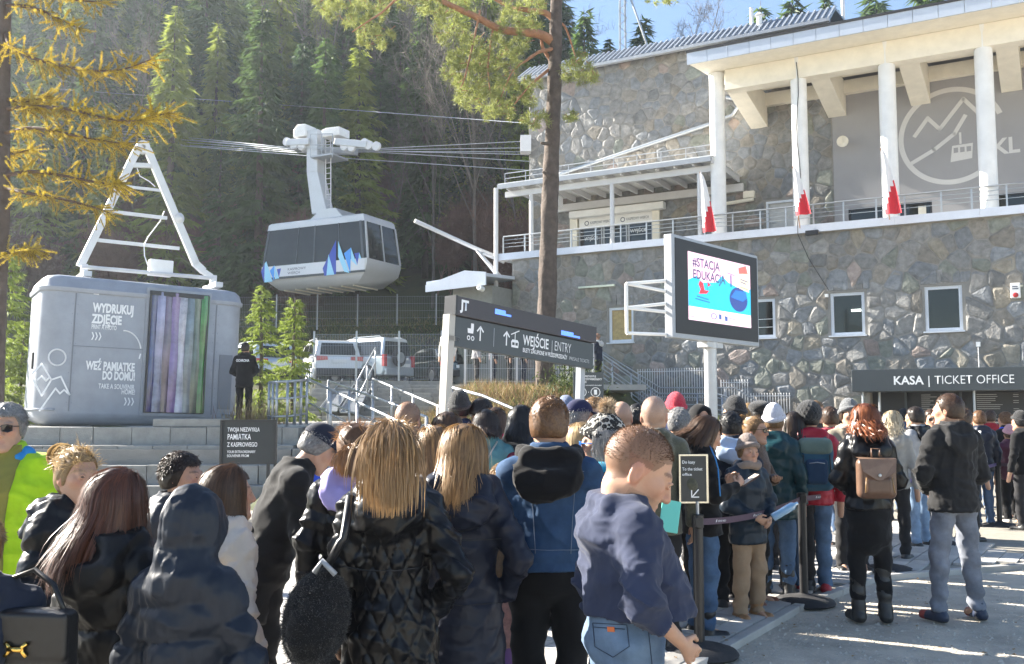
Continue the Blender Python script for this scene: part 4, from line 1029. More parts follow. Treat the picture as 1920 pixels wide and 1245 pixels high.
text_part('Do kasy', sg, XZ(0) @ Matrix.Translation((.012, .275, 0)), .022, width=.095, depth=.003, bold=.01)
text_part('To the ticket', sg, XZ(0) @ Matrix.Translation((.012, .225, 0)), .022, width=.15, depth=.003, bold=.01)
text_part('office', sg, XZ(0) @ Matrix.Translation((.012, .187, 0)), .020, width=.07, depth=.003, bold=.01)
flat_poly(sg, XZ(0), stroke2d([(.13, .085), (.085, .035)], .008) + stroke2d([(.08, .085), (.08, .032), (.132, .032)], .008), 'arrow_mark', M_TEXTW, .003)
def belt(p, q, sag, label, prints=2, m=M_BELT):
    P = [p.lerp(q, i / 12) - Vector((0, 0, sag * 4 * (i / 12) * (1 - i / 12))) for i in range(13)]
    V_, Fs = [], []
    side = Vector((q.y - p.y, p.x - q.x, 0)).normalized() * .0012
    for c in P:
        for s_, z in ((-1, -.024), (1, -.024), (1, .024), (-1, .024)): V_.append(c + side * s_ + Vector((0, 0, z)))
    for i in range(12):
        for k in range(4): Fs.append((i * 4 + k, i * 4 + (k + 1) % 4, i * 4 + 4 + (k + 1) % 4, i * 4 + 4 + k))
    Fs += [(3, 2, 1, 0), (48, 49, 50, 51)]
    o = link('barrier_belt', new_mesh('barrier_belt', V_, Fs, m)); tag(o, label, 'barrier belt', 'retractable belts between the posts')
    n_ = side.normalized(); n_ = n_ if n_.y < 0 else -n_
    for k in range(prints):
        t = (k + .5) / prints; c = p.lerp(q, t) - Vector((0, 0, sag * 4 * t * (1 - t) - 0)); tdir = (q - p) - Vector((0, 0, sag * 4 * (1 - 2 * t)))
        if tdir.x < 0: tdir = -tdir
        M = plane_M(c + n_ * .002, tdir, (0, 0, 1))
        text_part('KASPROWY WIERCH', o, M @ Matrix.Translation((-.02, -.008, 0)), .014, width=.15, depth=.0015, bold=.01)
        flat_poly(o, M, [[(-.06, -.012), (-.04, -.002), (-.035, .014), (-.052, .008)]], 'belt_mark', M_TEXTW, .0015)
tp = {k: v[1] + Vector((0, 0, .945)) for k, v in posts.items()}
belt(tp['a'], tp['b'], .05, 'dark purple belt from the arrow sign post past the boy', 3)
belt(tp['b'], tp['c'], .02, 'dark purple belt running behind the red jacket towards the backpack woman', 3)
belt(tp['c'], tp['d'], .03, 'violet belt beside the woman with the brown backpack', 2, mat('violet_belt', (.10, .07, .22), .6, 0, .1, 30))
belt(tp['d'], tp['e'], .03, 'violet belt behind the man in the black puffer jacket', 2, mat('violet_belt', (.10, .07, .22), .6, 0, .1, 30))
belt(tp['e'], ground(2050, 1000) + Vector((0, 0, .945)), .02, 'dark belt leaving the picture at the right edge', 2)

# ------------------------------------------------------------------ hanging cable car
near, lft = at(688, 512, 40), at(490, 530, 42.5)
ux = near - lft; ux.z = 0; CL = ux.length; ux.normalize()
z0 = at(688, 512, 40).z
CMx = Matrix(((ux.x, -ux.y, 0, near.x - ux.x * CL), (ux.y, ux.x, 0, near.y - ux.y * CL), (0, 0, 1, z0), (0, 0, 0, 1))) @ Matrix.Rotation(R(-.4), 4, 'Y')
CF = Frame(CMx)
CC = empty('cable_car', (0, 0, 0), 0, 'grey and blue cable car cabin hanging in the air before the forest', 'cable car'); CC.matrix_world = CMx
CWd = 2.6
M_CAB = mat('cabin_grey_paint', (.52, .53, .54), .35, .2, .05, 2, coat=.3); M_CABW = mat('cabin_white_panel', (.62, .64, .67), .35, 0, .04, 2)
prof = [(.28, 2.5), (.08, 1.4), (.0, .45), (.08, .1)]   # (inset, z): both ends lean in towards the roof
def cring(z, i, j): return [(i, j, z), (CL - i, j, z), (CL - i, CWd - j, z), (i, CWd - j, z)]
rings = [cring(-.42, .75, .35), cring(-.40, .70, .32), cring(.08, .1, .04), cring(.45, .0, .0), cring(.62, .005, 0)]
loft(rings, 'lower_body', M_CAB, CC, False)
loft([cring(2.25, .22, .10), cring(2.5, .28, .12), cring(2.58, .36, .2)], 'cabin_roof', M_CAB, CC, False)
M_DKF = mat('cabin_dark_frame', (.05, .06, .07), .4)
loft([cring(.62, .03, .03), cring(1.4, .10, .05), cring(2.26, .24, .12)], 'window_glass', mat('cabin_glass', (.02, .023, .022), .04, 0, .4, .9, spec=.4), CC, False)
b = MB()
for y0 in (0, ):
    # frame bars on the long near side, each a part
    for t, wd_ in ((.005, .09), (.335, .035), (.50, .08), (.745, .04), (.955, .12)):
        x = t * CL
        def lx(z): return (x - CL / 2) * (1 - .09 * (z - .6) / 1.7) + CL / 2
        yb = lambda z: -.012 + .1 * max(0, z - .62) / 1.64
        b = MB(); b.prism([(lx(.62), yb(.62), .62), (lx(.62) + wd_, yb(.62), .62), (lx(2.26) + wd_, yb(2.26), 2.26), (lx(2.26), yb(2.26), 2.26)], (0, .03, 0)); b.build('mullion', M_DKF, CC)
b = MB()
for x, s_ in ((CL, 1),):
    for yy, wd_ in ((.0, .12), (1.28, .06), (2.48, .12)):
        xa_ = lambda z: x - .03 - .20 * max(0, z - .62) / 1.64 + .02
        b = MB(); b.prism([(xa_(.62), yy, .62), (xa_(.62), yy + wd_, .62), (xa_(2.26), yy + wd_ * .8 + (.1 if yy < 1 else -.1 if yy > 2 else 0), 2.26), (xa_(2.26), yy + (.1 if yy < 1 else -.1 if yy > 2 else 0), 2.26)], (.035, 0, 0)); b.build('end_pillar', M_CAB, CC)
b = MB(); b.box((.1, -.012, .12), (CL - .12, .0, .60)); b.build('side_panel', M_CABW, CC)
b = MB(); b.box((.1, -.014, .02), (CL - .1, .0, .118)); b.build('side_skirt', M_ANTHR, CC)
b = MB(); b.box((.2, .06, 1.02), (CL - .3, .062, 1.17)); b.build('inner_handrail', mat('grab_rail', (.3, .31, .33), .4), CC)
def cpoly(pts): return [CF.hit(480 + x * 300 / 1920, 400 + y * 160 / 1024, -.02) for x, y in pts]
BL = [mat('livery_blue', (.02, .06, .42), .35, var=0), mat('livery_sky', (.05, .30, .80), .35, var=0), mat('livery_pale', (.30, .62, .82), .35, var=0)]
for pts, c in (([(800, 660), (960, 320), (960, 730), (820, 750)], 0), ([(870, 490), (940, 735), (845, 745)], 2), ([(985, 330), (1120, 715), (1060, 700), (985, 520)], 2), ([(1055, 480), (1140, 410), (1130, 715)], 1), ([(1140, 410), (1215, 630), (1140, 560)], 2), ([(1180, 480), (1240, 470), (1215, 620)], 0), ([(1240, 470), (1265, 545), (1230, 540)], 2),
               ([(60, 700), (110, 590), (95, 830)], 0), ([(125, 575), (200, 820), (100, 830), (105, 600)], 2), ([(165, 690), (220, 625), (215, 815)], 1), ([(220, 625), (280, 780), (225, 790)], 2), ([(250, 670), (300, 660), (275, 770)], 0)):
    flat_poly(CC, XZ(-.016), [cpoly(pts)], 'livery_peak', BL[c], .003 + .002 * c)
x0, z_ = cpoly([(378, 705)])[0]; x1, _ = cpoly([(595, 690)])[0]; x2, _ = cpoly([(525, 755)])[0]
text_part('KASPROWY', CC, XZ(-.016) @ Matrix.Translation((x0, .36, 0)), .115, width=x1 - x0, mat_=M_TEXTD, depth=.004)
text_part('WIERCH', CC, XZ(-.016) @ Matrix.Translation((x0, .19, 0)), .115, width=x2 - x0, mat_=M_TEXTD, depth=.004)
for k in range(7):
    b = MB(); x = .95 + k * .62; b.box((x, .4, -.47), (x + .06, CWd - .4, -.421)); b.build('floor_rib', M_CREAM, CC)
hx = CL * .56; hy = CWd / 2
b = MB(); b.prism([(hx - 1.0, .5, 2.585), (hx + .9, .5, 2.585), (hx + .45, .5, 3.05), (hx - .35, .5, 3.05)], (0, 1.6, 0)); b.build('roof_mount', M_CAB, CC)
def ch(px, py, d=1.3): x, z = CF.hit(px, py, d); return Vector((x, d, z))
ha = MB(); top_, mid_, bot_ = ch(592, 246), ch(592, 325), ch(606, 402)
for w0, p, q, w1 in ((.30, mid_, top_, .30), (.42, bot_, mid_, .30)):
    V_ = [c + Vector((s_ * w_ / 1, t_, 0)) for c, w_ in ((p, w0), (q, w1)) for s_, t_ in ((-1, -.28), (1, -.28), (1, .28), (-1, .28))]
    ha.add(V_, [(3, 2, 1, 0), (4, 5, 6, 7), (0, 1, 5, 4), (1, 2, 6, 5), (2, 3, 7, 6), (3, 0, 4, 7)])
ha = ha.build('hanger_arm', M_CAB, CC, bevel=.02)
b = MB()
lad = [ch(618, 400), ch(618, 262)]
for dx in (-.14, .14): b.tube([lad[0] + Vector((dx, -.1, 0)), lad[1] + Vector((dx, -.1, 0))], .025, 6)
for k in range(14):
    p = lad[0].lerp(lad[1], (k + .5) / 14); b.tube([p + Vector((-.14, -.1, 0)), p + Vector((.14, -.1, 0))], .016, 5)
b.build('ladder', M_PALE, ha)
b = MB(); p, q = ch(597, 300), ch(638, 300); b.box((p.x, .7, p.z - .04), (q.x, 1.9, p.z + .04))
for px in (597, 618, 638):
    p = ch(px, 300); b.tube([(p.x, .72, p.z), (p.x, .72, p.z + 1.05)], .022, 6)
for hz_ in (.55, 1.05):
    p, q = ch(597, 300), ch(638, 300); b.tube([(p.x, .72, p.z + hz_), (q.x, .72, q.z + hz_)], .02, 6)
b.build('service_platform', M_STEELP, CC)
for (p0_, p1_, dd) in (((540, 268), (582, 266), 1.0), ((630, 266), (690, 272), 1.0), ((570, 281), (668, 284), 1.7)):
    b = MB(); beam(b, ch(*p0_, dd), ch(*p1_, dd), .3, .3); b.build('carriage_beam', M_CAB if dd < 1.5 else M_STEELP, CC, bevel=.02)
for px, py in ((538, 266), (552, 272), (566, 274), (684, 268), (692, 272), (706, 274), (660, 276), (646, 274)):
    b = MB(); b.lathe([(.04, -.06), (.2, -.06), (.16, 0), (.2, .06), (.04, .06)], 16, M=Matrix.Translation(ch(px, py, .95)) @ Matrix.Rotation(R(90), 4, 'X')); b.build('carriage_wheel', M_PALE, CC)
for (a, c, e, f) in ((560, 262, 583, 236), (613, 262, 646, 241)):
    p, q = ch(a, c), ch(e, f); b = MB(); b.prism([(p.x, .9, p.z), (q.x, .9, p.z), (q.x, .9, q.z), (p.x + .25, .9, q.z + .03), (p.x, .9, p.z + .35)], (0, .8, 0)); b.build('motor_cover', M_WHITEP, CC, bevel=.03)
# passengers are read only as pale shapes behind the tinted panes: left to the glass
# ropes
def rope(pts, r, label, m=M_STEEL):
    b = MB(); b.tube(pts, r, 6); o = b.build('rope', m); tag(o, label, 'rope', 'steel ropes of the cable car')
c0 = [CMx @ ch(560 + i * 3, 277 + i * 3, .95 + .25 * i) for i in range(4)]
for i in range(4):
    rope([at(-80, 216 + i * 9, 75 - i), c0[i] + Vector((-.3, 0, 0)), CMx @ ch(700, 279 + i * 2, .95 + .25 * i), at(1000, 264 + i * 13, 40.6)], .016, ('topmost', 'second', 'third', 'lowest')[i] + ' of the four steel ropes running through the cable car carriage')
rope([at(-80, 154, 60), at(560, 199, 50), at(1000, 232, 40.6)], .014, 'lone steel rope crossing the forest well above the cable car')
rope([at(-80, 240, 62), at(590, 293, 43.5), at(1000, 320, 40.6)], .017, 'lowest steel rope running just under the carriage of the cable car')
rope([at(-80, 222, 66), at(590, 283, 44.5), at(1000, 285, 40.6)], .014, 'steel rope between the carriage ropes and the lowest rope')
b = MB(); p = at(987, 268, 39.8); b.box((p.x - .25, p.y, p.z - .35), (p.x + .2, p.y + .6, p.z + .35)); o = b.build('rope_guide_box', M_PALE); tag(o, 'small pale box on the station wall where the ropes end', 'box')
# rope guide boom left of the terrace
b = MB(); b.tube([at(778, 414, 36), at(892, 466, 37.2), at(940, 485, 37.5)], .085, 10); bm_ = b.build('guide_boom', M_PALE, None, smooth=True); tag(bm_, 'pale steel boom reaching out left from the terrace on slanted braces', 'boom')
for t in ([at(895, 470, 37.2), at(935, 520, 37.2)], [at(893, 468, 37.2), at(948, 528, 37.6)], [at(905, 475, 37.2), at(945, 492, 37.6)]):
    b = MB(); b.tube(t, .06, 8); b.build('brace', M_PALE, bm_, smooth=True)
# booth with a white roof at the corner of the station
bo = empty('corner_booth', bworld(-14.6, -1.2, 2.5), BR, 'small booth with a white sloping roof at the left corner of the station', 'booth')
b = MB(); b.prism([(-1.35, -.9, 4.0), (1.3, -.9, 4.15), (1.3, 1.6, 4.3), (-1.0, 1.6, 4.2)], (0, 0, .12)); b.prism([(-1.35, -.95, 3.72), (1.32, -.95, 3.82), (1.32, -.95, 4.3), (.4, -.95, 4.42), (-1.35, -.95, 3.98)], (0, .05, 0)); b.build('roof', M_EDGE, bo)
b = MB(); b.box((-.6, -.2, 0), (1.15, 1.3, 3.9)); b.build('wall', mat('booth_wall', (.22, .22, .2), .7), bo)
b = MB(); b.box((-.4, -.215, 1.0), (.9, -.2, 2.4)); b.build('window', M_GLASSD, bo)
b = MB(); b.lathe([(0, 0), (.1, 0), (.1, .25), (.07, .26), (0, .2)], 14, M=Matrix.Translation((1.25, -1.05, 3.65)) @ Matrix.Rotation(R(80), 4, 'X')); b.build('camera', M_WHITEP, bo)

# ------------------------------------------------------------------ flags on the terrace
M_WF = mat('white_flag_cloth', (.78, .76, .76), .8, 0, .03, 5); M_RF = mat('red_flag_cloth', (.62, .025, .04), .8, 0, .05, 5)
for (bx, by, tx, ty, fx0, fy0, lab) in ((1338, 435, 1312, 322, 1318, 437, 'white and red flag hanging from a slanted pole at the left column'), (1500, 428, 1486, 312, 1492, 405, 'white and red flag hanging at the second column'), (1668, 412, 1651, 278, 1657, 404, 'white and red flag hanging at the third column')):
    p, q = fpt(bx, by, -.3), fpt(tx, ty, -.9)
    b = MB(); b.tube([p, q], .016, 6); fl_ = b.build('flag', mat('flag_pole_wood', (.25, .12, .06), .5)); tag(fl_, lab, 'flag', 'flags on the terrace edge')
    low = fpt(fx0, fy0, -.8)
    n1, n2 = 12, 7; V_, mi, Fs = [], [], []
    Hh = q.z - low.z
    for i in range(n1 + 1):
        t = i / n1
        for k in range(n2 + 1):
            s_ = k / n2; spread = .30 * t ** .6 + .03
            base_ = q.lerp(Vector((q.x, q.y, low.z)), t)
            fold = .05 * math.sin(s_ * 9 + t * 2) * (.3 + t)
            V_.append(base_ + e1v * (spread * (s_ - .15)) * 1.5 + e2v * fold + e1v * .35 * t * .4)
    for i in range(n1):
        for k in range(n2):
            a_ = i * (n2 + 1) + k; Fs.append((a_, a_ + 1, a_ + n2 + 2, a_ + n2 + 1)); mi.append(1 if (k / n2 > 1.02 - 1.15 * max(0, i / n1 - .34) / .62) else 0)
    o = link('cloth', new_mesh('cloth', V_, Fs, None, True, mi, [M_WF, M_RF]), fl_)

# ------------------------------------------------------------------ parked cars
def car(name, label, pos, heading, kind, paint):
    root = empty(name, pos, heading, label, 'car', 'cars parked behind the fence')   # local +x = forward
    if kind == 'suv': L_, W_, H_ = 4.4, 1.82, 1.65; roof = [(-1.75, 1.58), (-1.2, 1.65), (.2, 1.62), (.75, 1.5)]; belt_, hood = 1.0, 1.0
    elif kind == 'jeep': L_, W_, H_ = 3.4, 1.6, 1.7; roof = [(-1.52, 1.66), (-1.4, 1.70), (.25, 1.70), (.42, 1.62)]; belt_, hood = 1.0, 1.02
    else: L_, W_, H_ = 4.2, 1.75, 1.45; roof = [(-1.2, 1.38), (-.8, 1.45), (.2, 1.43), (.6, 1.34)]; belt_, hood = .92, .9
    hl = L_ / 2; hw = W_ / 2
    lowp = [(-hl, .42), (-hl + .03, belt_ - .12), (-hl + .1, belt_), (.95, belt_), (hl - .2, hood - .14), (hl, hood - .3), (hl, .42), (hl - .12, .28), (-hl + .12, .28)]
    def side(prof, y): return [(x, y, z) for x, z in prof]
    V_ = side(lowp, -hw + .06) + side(lowp, -hw) + side(lowp, hw) + side(lowp, hw - .06)
    n = len(lowp); m_ = MB()
    ins = [(x * .97, z if z < .5 else z + .0) for x, z in lowp]
    m_.prism(side(lowp, -hw), (0, W_, 0)); m_.build('body', paint, root, bevel=.06)
    rx0, rx1 = roof[0][0], roof[-1][0]
    cab_low = [(-hl + .12 if kind == 'jeep' else -hl + .16, belt_), (1.05 if kind != 'jeep' else .75, belt_)]
    top = [(x, z) for x, z in roof]
    poly = [cab_low[0]] + top + [cab_low[1]]
    V_ = [(x, -hw + .04 + .17 * (z - belt_) / (H_ - belt_), z) for x, z in poly] + [(x, hw - .04 - .17 * (z - belt_) / (H_ - belt_), z) for x, z in poly]
    n = len(poly); Fs = [tuple(range(n)), tuple(range(n, 2 * n))[::-1]] + [(i, n + i, n + (i + 1) % n, (i + 1) % n) for i in range(n)]
    m_ = MB(); m_.add(V_, Fs); m_.build('cabin', paint, root, bevel=.05)
    yb_ = lambda z: hw - .04 - .17 * (z - belt_) / (H_ - belt_) + .012
    za, zb_ = belt_ + .05, H_ - .15
    for s_ in (-1, 1):
        for (xa0, xa1, xb0, xb1) in (((-hl + .35, -.55, -1.45, -.55) if kind != 'jeep' else (-hl + .25, -.35, -1.35, -.35), (-.42, .75, -.42, .45)) if kind != 'car' else ((-1.5, -.3, -1.0, -.3), (-.2, .85, -.2, .45))):
            m_ = MB(); q = [(xa0, s_ * yb_(za), za), (xa1, s_ * yb_(za), za), (xb1, s_ * yb_(zb_), zb_), (xb0, s_ * yb_(zb_), zb_)]
            m_.prism(q, (0, s_ * .004, 0)); m_.build('side_window', M_GLASSD, root)
    rb, rt = cab_low[0][0], rx0
    def rx(z): return rb + (rt - rb) * (z - belt_) / (roof[0][1] - belt_) - .014
    m_ = MB(); m_.prism([(rx(za), -.68, za), (rx(za), .68, za), (rx(zb_), .58, zb_), (rx(zb_), -.58, zb_)], (-.006, 0, 0)); m_.build('rear_window', M_GLASSD, root)
    tl = mat('tail_light', (.45, .02, .03), .2, var=.1, coat=.5); dk = mat('bumper_plastic', (.03, .03, .032), .6)
    for s_ in (-1, 1):
        m_ = MB()
        if kind == 'suv': m_.prism([(-hl - .012, s_ * (hw + .005), .82), (-hl - .012, s_ * .42, .86), (-hl - .012, s_ * .44, .99), (-hl - .012, s_ * (hw + .005), 1.0)], (.28, 0, 0))
        else: m_.box((-hl - .015, s_ * (hw - .14), .62 if kind == 'jeep' else .7), (-hl + .1, s_ * (hw + .01), 1.05 if kind == 'jeep' else .86))
        m_.build('tail_light', tl, root)
    m_ = MB(); m_.box((-hl - .05, -hw + .06, .30), (-hl + .1, hw - .06, .56)); m_.build('bumper', dk if kind != 'jeep' else paint, root, bevel=.03)
    m_ = MB(); py_ = 0 if kind != 'jeep' else -.25; pz = .76 if kind == 'suv' else .62; m_.box((-hl - .03 - (.03 if kind == 'jeep' else 0), py_ - .26, pz), (-hl - .015 - (.03 if kind == 'jeep' else 0), py_ + .26, pz + .115)); pl = m_.build('number_plate', M_WHITEP, root)
    for xx in (-hl + .82, hl - .85):
        for s_ in (-1, 1):
            m_ = MB(); m_.lathe([(.2, -.11), (.34, -.1), (.355, -.05), (.355, .05), (.34, .1), (.2, .11)], 24, M=Matrix.Translation((xx, s_ * (hw - .1), .35)) @ Matrix.Rotation(R(90), 4, 'X')); wh = m_.build('wheel', M_RUBBER, root, smooth=False)
            m_ = MB(); m_.lathe([(.02, -.115), (.2, -.112), (.22, -.10), (.22, .10), (.2, .112), (.02, .115)], 14, M=Matrix.Translation((xx, s_ * (hw - .095), .35)) @ Matrix.Rotation(R(90), 4, 'X')); m_.build('rim', M_STEEL, wh)
            m_ = MB(); m_.tube([(xx + .42 * math.cos(R(a_)), s_ * hw, .36 + .42 * math.sin(R(a_))) for a_ in range(0, 181, 20)], .045, 6); m_.build('wheel_arch', dk if kind != 'jeep' else paint, root)
    if kind == 'jeep':
        m_ = MB(); m_.lathe([(.12, 0), (.30, 0), (.335, .05), (.335, .13), (.3, .17), (.2, .15), (.02, .14)], 24, M=Matrix.Translation((-hl - .02, .12, .95)) @ Matrix.Rotation(R(-90), 4, 'Y')); sp = m_.build('spare_wheel', M_RUBBER, root)
        m_ = MB(); m_.lathe([(.02, .14), (.19, .15), (.2, .175), (.05, .16), (.02, .165)], 18, M=Matrix.Translation((-hl - .02, .12, .95)) @ Matrix.Rotation(R(-90), 4, 'Y')); m_.build('rim', M_STEEL, sp)
    if kind != 'car':
        for s_ in (-1, 1):
            m_ = MB(); m_.tube([(-1.3, s_ * (hw - .25), H_ + .01), (-1.2, s_ * (hw - .25), H_ + .05), (.1, s_ * (hw - .25), H_ + .04), (.2, s_ * (hw - .25), H_ - .01)], .02, 6); m_.build('roof_rail', M_STEEL, root)
    return root
pw = mat('white_car_paint', (.72, .73, .74), .25, 0, .02, 2, coat=.8); ps = mat('silver_car_paint', (.48, .52, .56), .3, .5, .03, 2, coat=.6); pdk = mat('dark_car_paint', (.04, .055, .06), .25, .3, .03, 2, coat=.8); pbl = mat('pale_blue_car_paint', (.40, .48, .58), .3, .2, .03, 2, coat=.6)
def hd(dx, dy): return math.atan2(dy, dx)
c1 = at(634, 716, 35.0); car('parked_car', 'white SUV with red tail lights behind the mesh fence', (c1.x - .8, c1.y + 2.0, 2.735), hd(-.38, .92), 'suv', pw)
c1 = at(748, 716, 35.3); car('parked_car', 'silver small off-road car with spare wheel on its back door', (c1.x - 1.35, c1.y + 1.0, 2.735), hd(-.80, .6), 'jeep', ps)
c1 = at(800, 718, 36.5); car('parked_car', 'low dark car half hidden at the right end of the parking', (c1.x + .3, c1.y + 1.6, 2.735), hd(-.5, .86), 'car', pdk)
c1 = at(490, 700, 37); car('parked_car', 'pale car parked behind the young green tree left of the white SUV', (c1.x - .6, c1.y + 1.5, 2.735), hd(-.6, .8), 'suv', pbl)
# ------------------------------------------------------------------ vegetation
def leaf_mat(name, col, var=.35, trans=.35, scale=.7, obvar=.2, rough=.6):
    m = bpy.data.materials.new(name); m.use_nodes = True
    n = m.node_tree.nodes; l = m.node_tree.links; n.remove(n['Principled BSDF']); out = n['Material Output']
    tc = n.new('ShaderNodeTexCoord'); no = n.new('ShaderNodeTexNoise'); no.inputs['Scale'].default_value = scale; no.inputs['Detail'].default_value = 4
    l.new(tc.outputs['Object'], no.inputs['Vector'])
    mr = n.new('ShaderNodeMapRange'); mr.inputs[1].default_value = .3; mr.inputs[2].default_value = .7; mr.inputs[3].default_value = 1 - var; mr.inputs[4].default_value = 1 + var
    l.new(no.outputs['Fac'], mr.inputs[0])
    oi = n.new('ShaderNodeObjectInfo'); m2 = n.new('ShaderNodeMapRange'); m2.inputs[3].default_value = 1 - obvar; m2.inputs[4].default_value = 1 + obvar
    l.new(oi.outputs['Random'], m2.inputs[0])
    mu = n.new('ShaderNodeMath'); mu.operation = 'MULTIPLY'; l.new(mr.outputs[0], mu.inputs[0]); l.new(m2.outputs[0], mu.inputs[1])
    vm = n.new('ShaderNodeVectorMath'); vm.operation = 'SCALE'; vm.inputs[0].default_value = col; l.new(mu.outputs[0], vm.inputs['Scale'])
    d = n.new('ShaderNodeBsdfDiffuse'); t = n.new('ShaderNodeBsdfTranslucent'); mx = n.new('ShaderNodeMixShader'); mx.inputs[0].default_value = trans
    g = n.new('ShaderNodeBsdfGlossy'); g.inputs['Roughness'].default_value = rough; m3 = n.new('ShaderNodeMixShader'); m3.inputs[0].default_value = .04
    for s in (d, t): l.new(vm.outputs[0], s.inputs['Color'])
    l.new(d.outputs[0], mx.inputs[1]); l.new(t.outputs[0], mx.inputs[2]); l.new(mx.outputs[0], m3.inputs[1]); l.new(g.outputs[0], m3.inputs[2]); l.new(m3.outputs[0], out.inputs[0])
    return m
M_BARK = mat('spruce_bark', (.10, .08, .065), .95, 0, .3, 6, .6, 30)
M_BARKB = mat('pale_bare_bark', (.15, .13, .11), .9, 0, .4, 3, .3, 30, obvar=.3)
M_BARKR = mat('reddish_twigs', (.17, .10, .075), .9, 0, .3, 3, obvar=.25)
NEEDLE = [leaf_mat('spruce_needles', (.082, .135, .036), trans=.45), leaf_mat('spruce_needles_sunlit', (.25, .30, .05), trans=.5), leaf_mat('spruce_needles_blue', (.062, .108, .046), trans=.45)]  # the second, lighter tone paints spruces as sunlit

def spruce_mesh(seed, H, W=.17, whorl=.34, nb=9, twig=.42, per=26, low=.08, lat_=.2):
    r = np.random.RandomState(seed)
    B, D, S, LL, WW = [], [], [], [], []
    tb = MB(); tb.tube([(0, 0, -1.5), (0, 0, H * .5), (.05, 0, H)], [H * .011 + .04, H * .008 + .02, .01], 7)
    z = H * low
    while z < H * .985:
        f = 1 - z / H
        rad = H * W * (f ** .8) * r.uniform(.7, 1.2) + .10
        for k in range(nb):
            if r.rand() < .18: continue
            az = 2 * math.pi * (k + r.rand() * .8) / nb; rr_ = rad * r.uniform(.55, 1.18); z0 = z + r.uniform(-.4, .4) * whorl
            ca, sa = math.cos(az), math.sin(az)
            m = max(6, int(per * rr_ / (H * W) + 5))
            t = np.sqrt(r.rand(m)) * .97 + .03
            x = t * rr_
            dz = .16 * x - .62 * x * t * (.35 + f) + .32 * t ** 4 * rr_ * .6
            lat = r.uniform(-1, 1, m) * lat_ * (.25 * rr_ + x * (1 - .55 * t))
            p = np.stack([ca * x - sa * lat, sa * x + ca * lat, z0 + dz - .22 * np.abs(lat)], 1)
            sg = np.sign(lat)
            d = np.stack([ca * .8 - sa * sg * .7, sa * .8 + ca * sg * .7, -r.uniform(.2, 1.3, m)], 1) + r.normal(0, .25, (m, 3))
            B.append(p); D.append(unit(d)); s = np.cross(d, r.normal(0, 1, (m, 3))); S.append(unit(s))
            LL.append(twig * r.uniform(.5, 1.25, m)); WW.append(twig * r.uniform(.14, .30, m))
        z += whorl * r.uniform(.75, 1.25) * (.55 + .6 * f)
    V_, Fs = tris_from(np.concatenate(B), np.concatenate(D), np.concatenate(S), np.concatenate(LL), np.concatenate(WW))
    return tb, (V_, Fs)
def bare_tree_mesh(seed, H, spread=.5, depth=5, twig=.7, kids=(3, 5)):
    r = random.Random(seed)
    b = MB(); tw_b, tw_d, tw_l = [], [], []
    def grow(p, d, L, rad, lev):
        pts, q, dd = [p], p, d
        ns = 4 if lev == 0 else 3
        for i in range(ns):
            dd = (dd + Vector((r.gauss(0, .10), r.gauss(0, .10), r.gauss(.04, .06)))).normalized(); q = q + dd * (L / ns); pts.append(q)
        b.tube(pts, [rad * (1 - .55 * i / ns) for i in range(ns + 1)], 5 if lev < 2 else 3, cap=False)
        if lev >= depth: return
        n_ = r.randint(*kids) + (4 if lev == 0 else 0)
        for k in range(n_):
            t = r.uniform(.35 if lev == 0 else .2, 1.0); i = min(ns - 1, int(t * ns)); bp = pts[i].lerp(pts[i + 1], t * ns - i)
            a = r.uniform(0, 6.28); perp = dd.cross(Vector((math.cos(a), math.sin(a), .3))).normalized()
            nd = (dd * r.uniform(.6, 1.0) + perp * r.uniform(.35, .9) * (spread + .5) + Vector((0, 0, .25))).normalized()
            grow(bp, nd, L * r.uniform(.34, .58), max(.006, rad * r.uniform(.28, .45)), lev + 1)
    grow(Vector((0, 0, -1)), Vector((0, 0, 1)), H * .8, H * .007 + .015, 0)
    V_ = np.array([tuple(v) for v in b.v]); q = np.random.RandomState(seed); ok = np.nonzero(V_[:, 2] > H * .25)[0]
    sel = ok[q.randint(0, len(ok), 1500)]; p = V_[sel]; d = unit(q.normal(0, .6, (len(sel), 3)) + np.array([0, 0, .7])); sd = unit(np.cross(d, q.normal(0, 1, (len(sel), 3))))
    T_, F_ = tris_from(p, d, sd, q.uniform(.3, 1.0, len(sel)), np.full(len(sel), .016)); b.add(T_.tolist(), F_.tolist())
    return b
def place_tree(name, parts, loc, s, rz, label, cat, group, tilt=0):
    root = bpy.data.objects.new(name, None); COL.objects.link(root); root.location = loc; root.rotation_euler = (tilt, 0, rz); root.scale = (s, s, s) if not hasattr(s, '__len__') else s
    tag(root, label, cat, group)
    for pn, me, m in parts:
        o = link(pn, me, root)
        if m is not None and me.materials and me.materials[0] != m:
            o.material_slots[0].link = 'OBJECT'; o.material_slots[0].material = m
    return root
SPR = []
for k in range(6):
    tb, (V_, Fs) = spruce_mesh(50 + k, 18.0, W=(.155, .13, .18, .14, .165, .12)[k], per=46, nb=9, whorl=.62, twig=.66)
    SPR.append([('trunk', new_mesh('spruce_trunk', tb.v, tb.f, M_BARK, True), None), ('crown', new_mesh('spruce_crown', V_, Fs, NEEDLE[0]), None)])
BARE = []
for k in range(7):
    b = bare_tree_mesh(80 + k, 12.0, spread=(.25, .4, .3, .55, .35, .45, .2)[k], depth=4, kids=(3, 4))
    BARE.append([('branches', new_mesh('bare_branches', b.v, b.f, M_BARKB), None)])
SHR = []
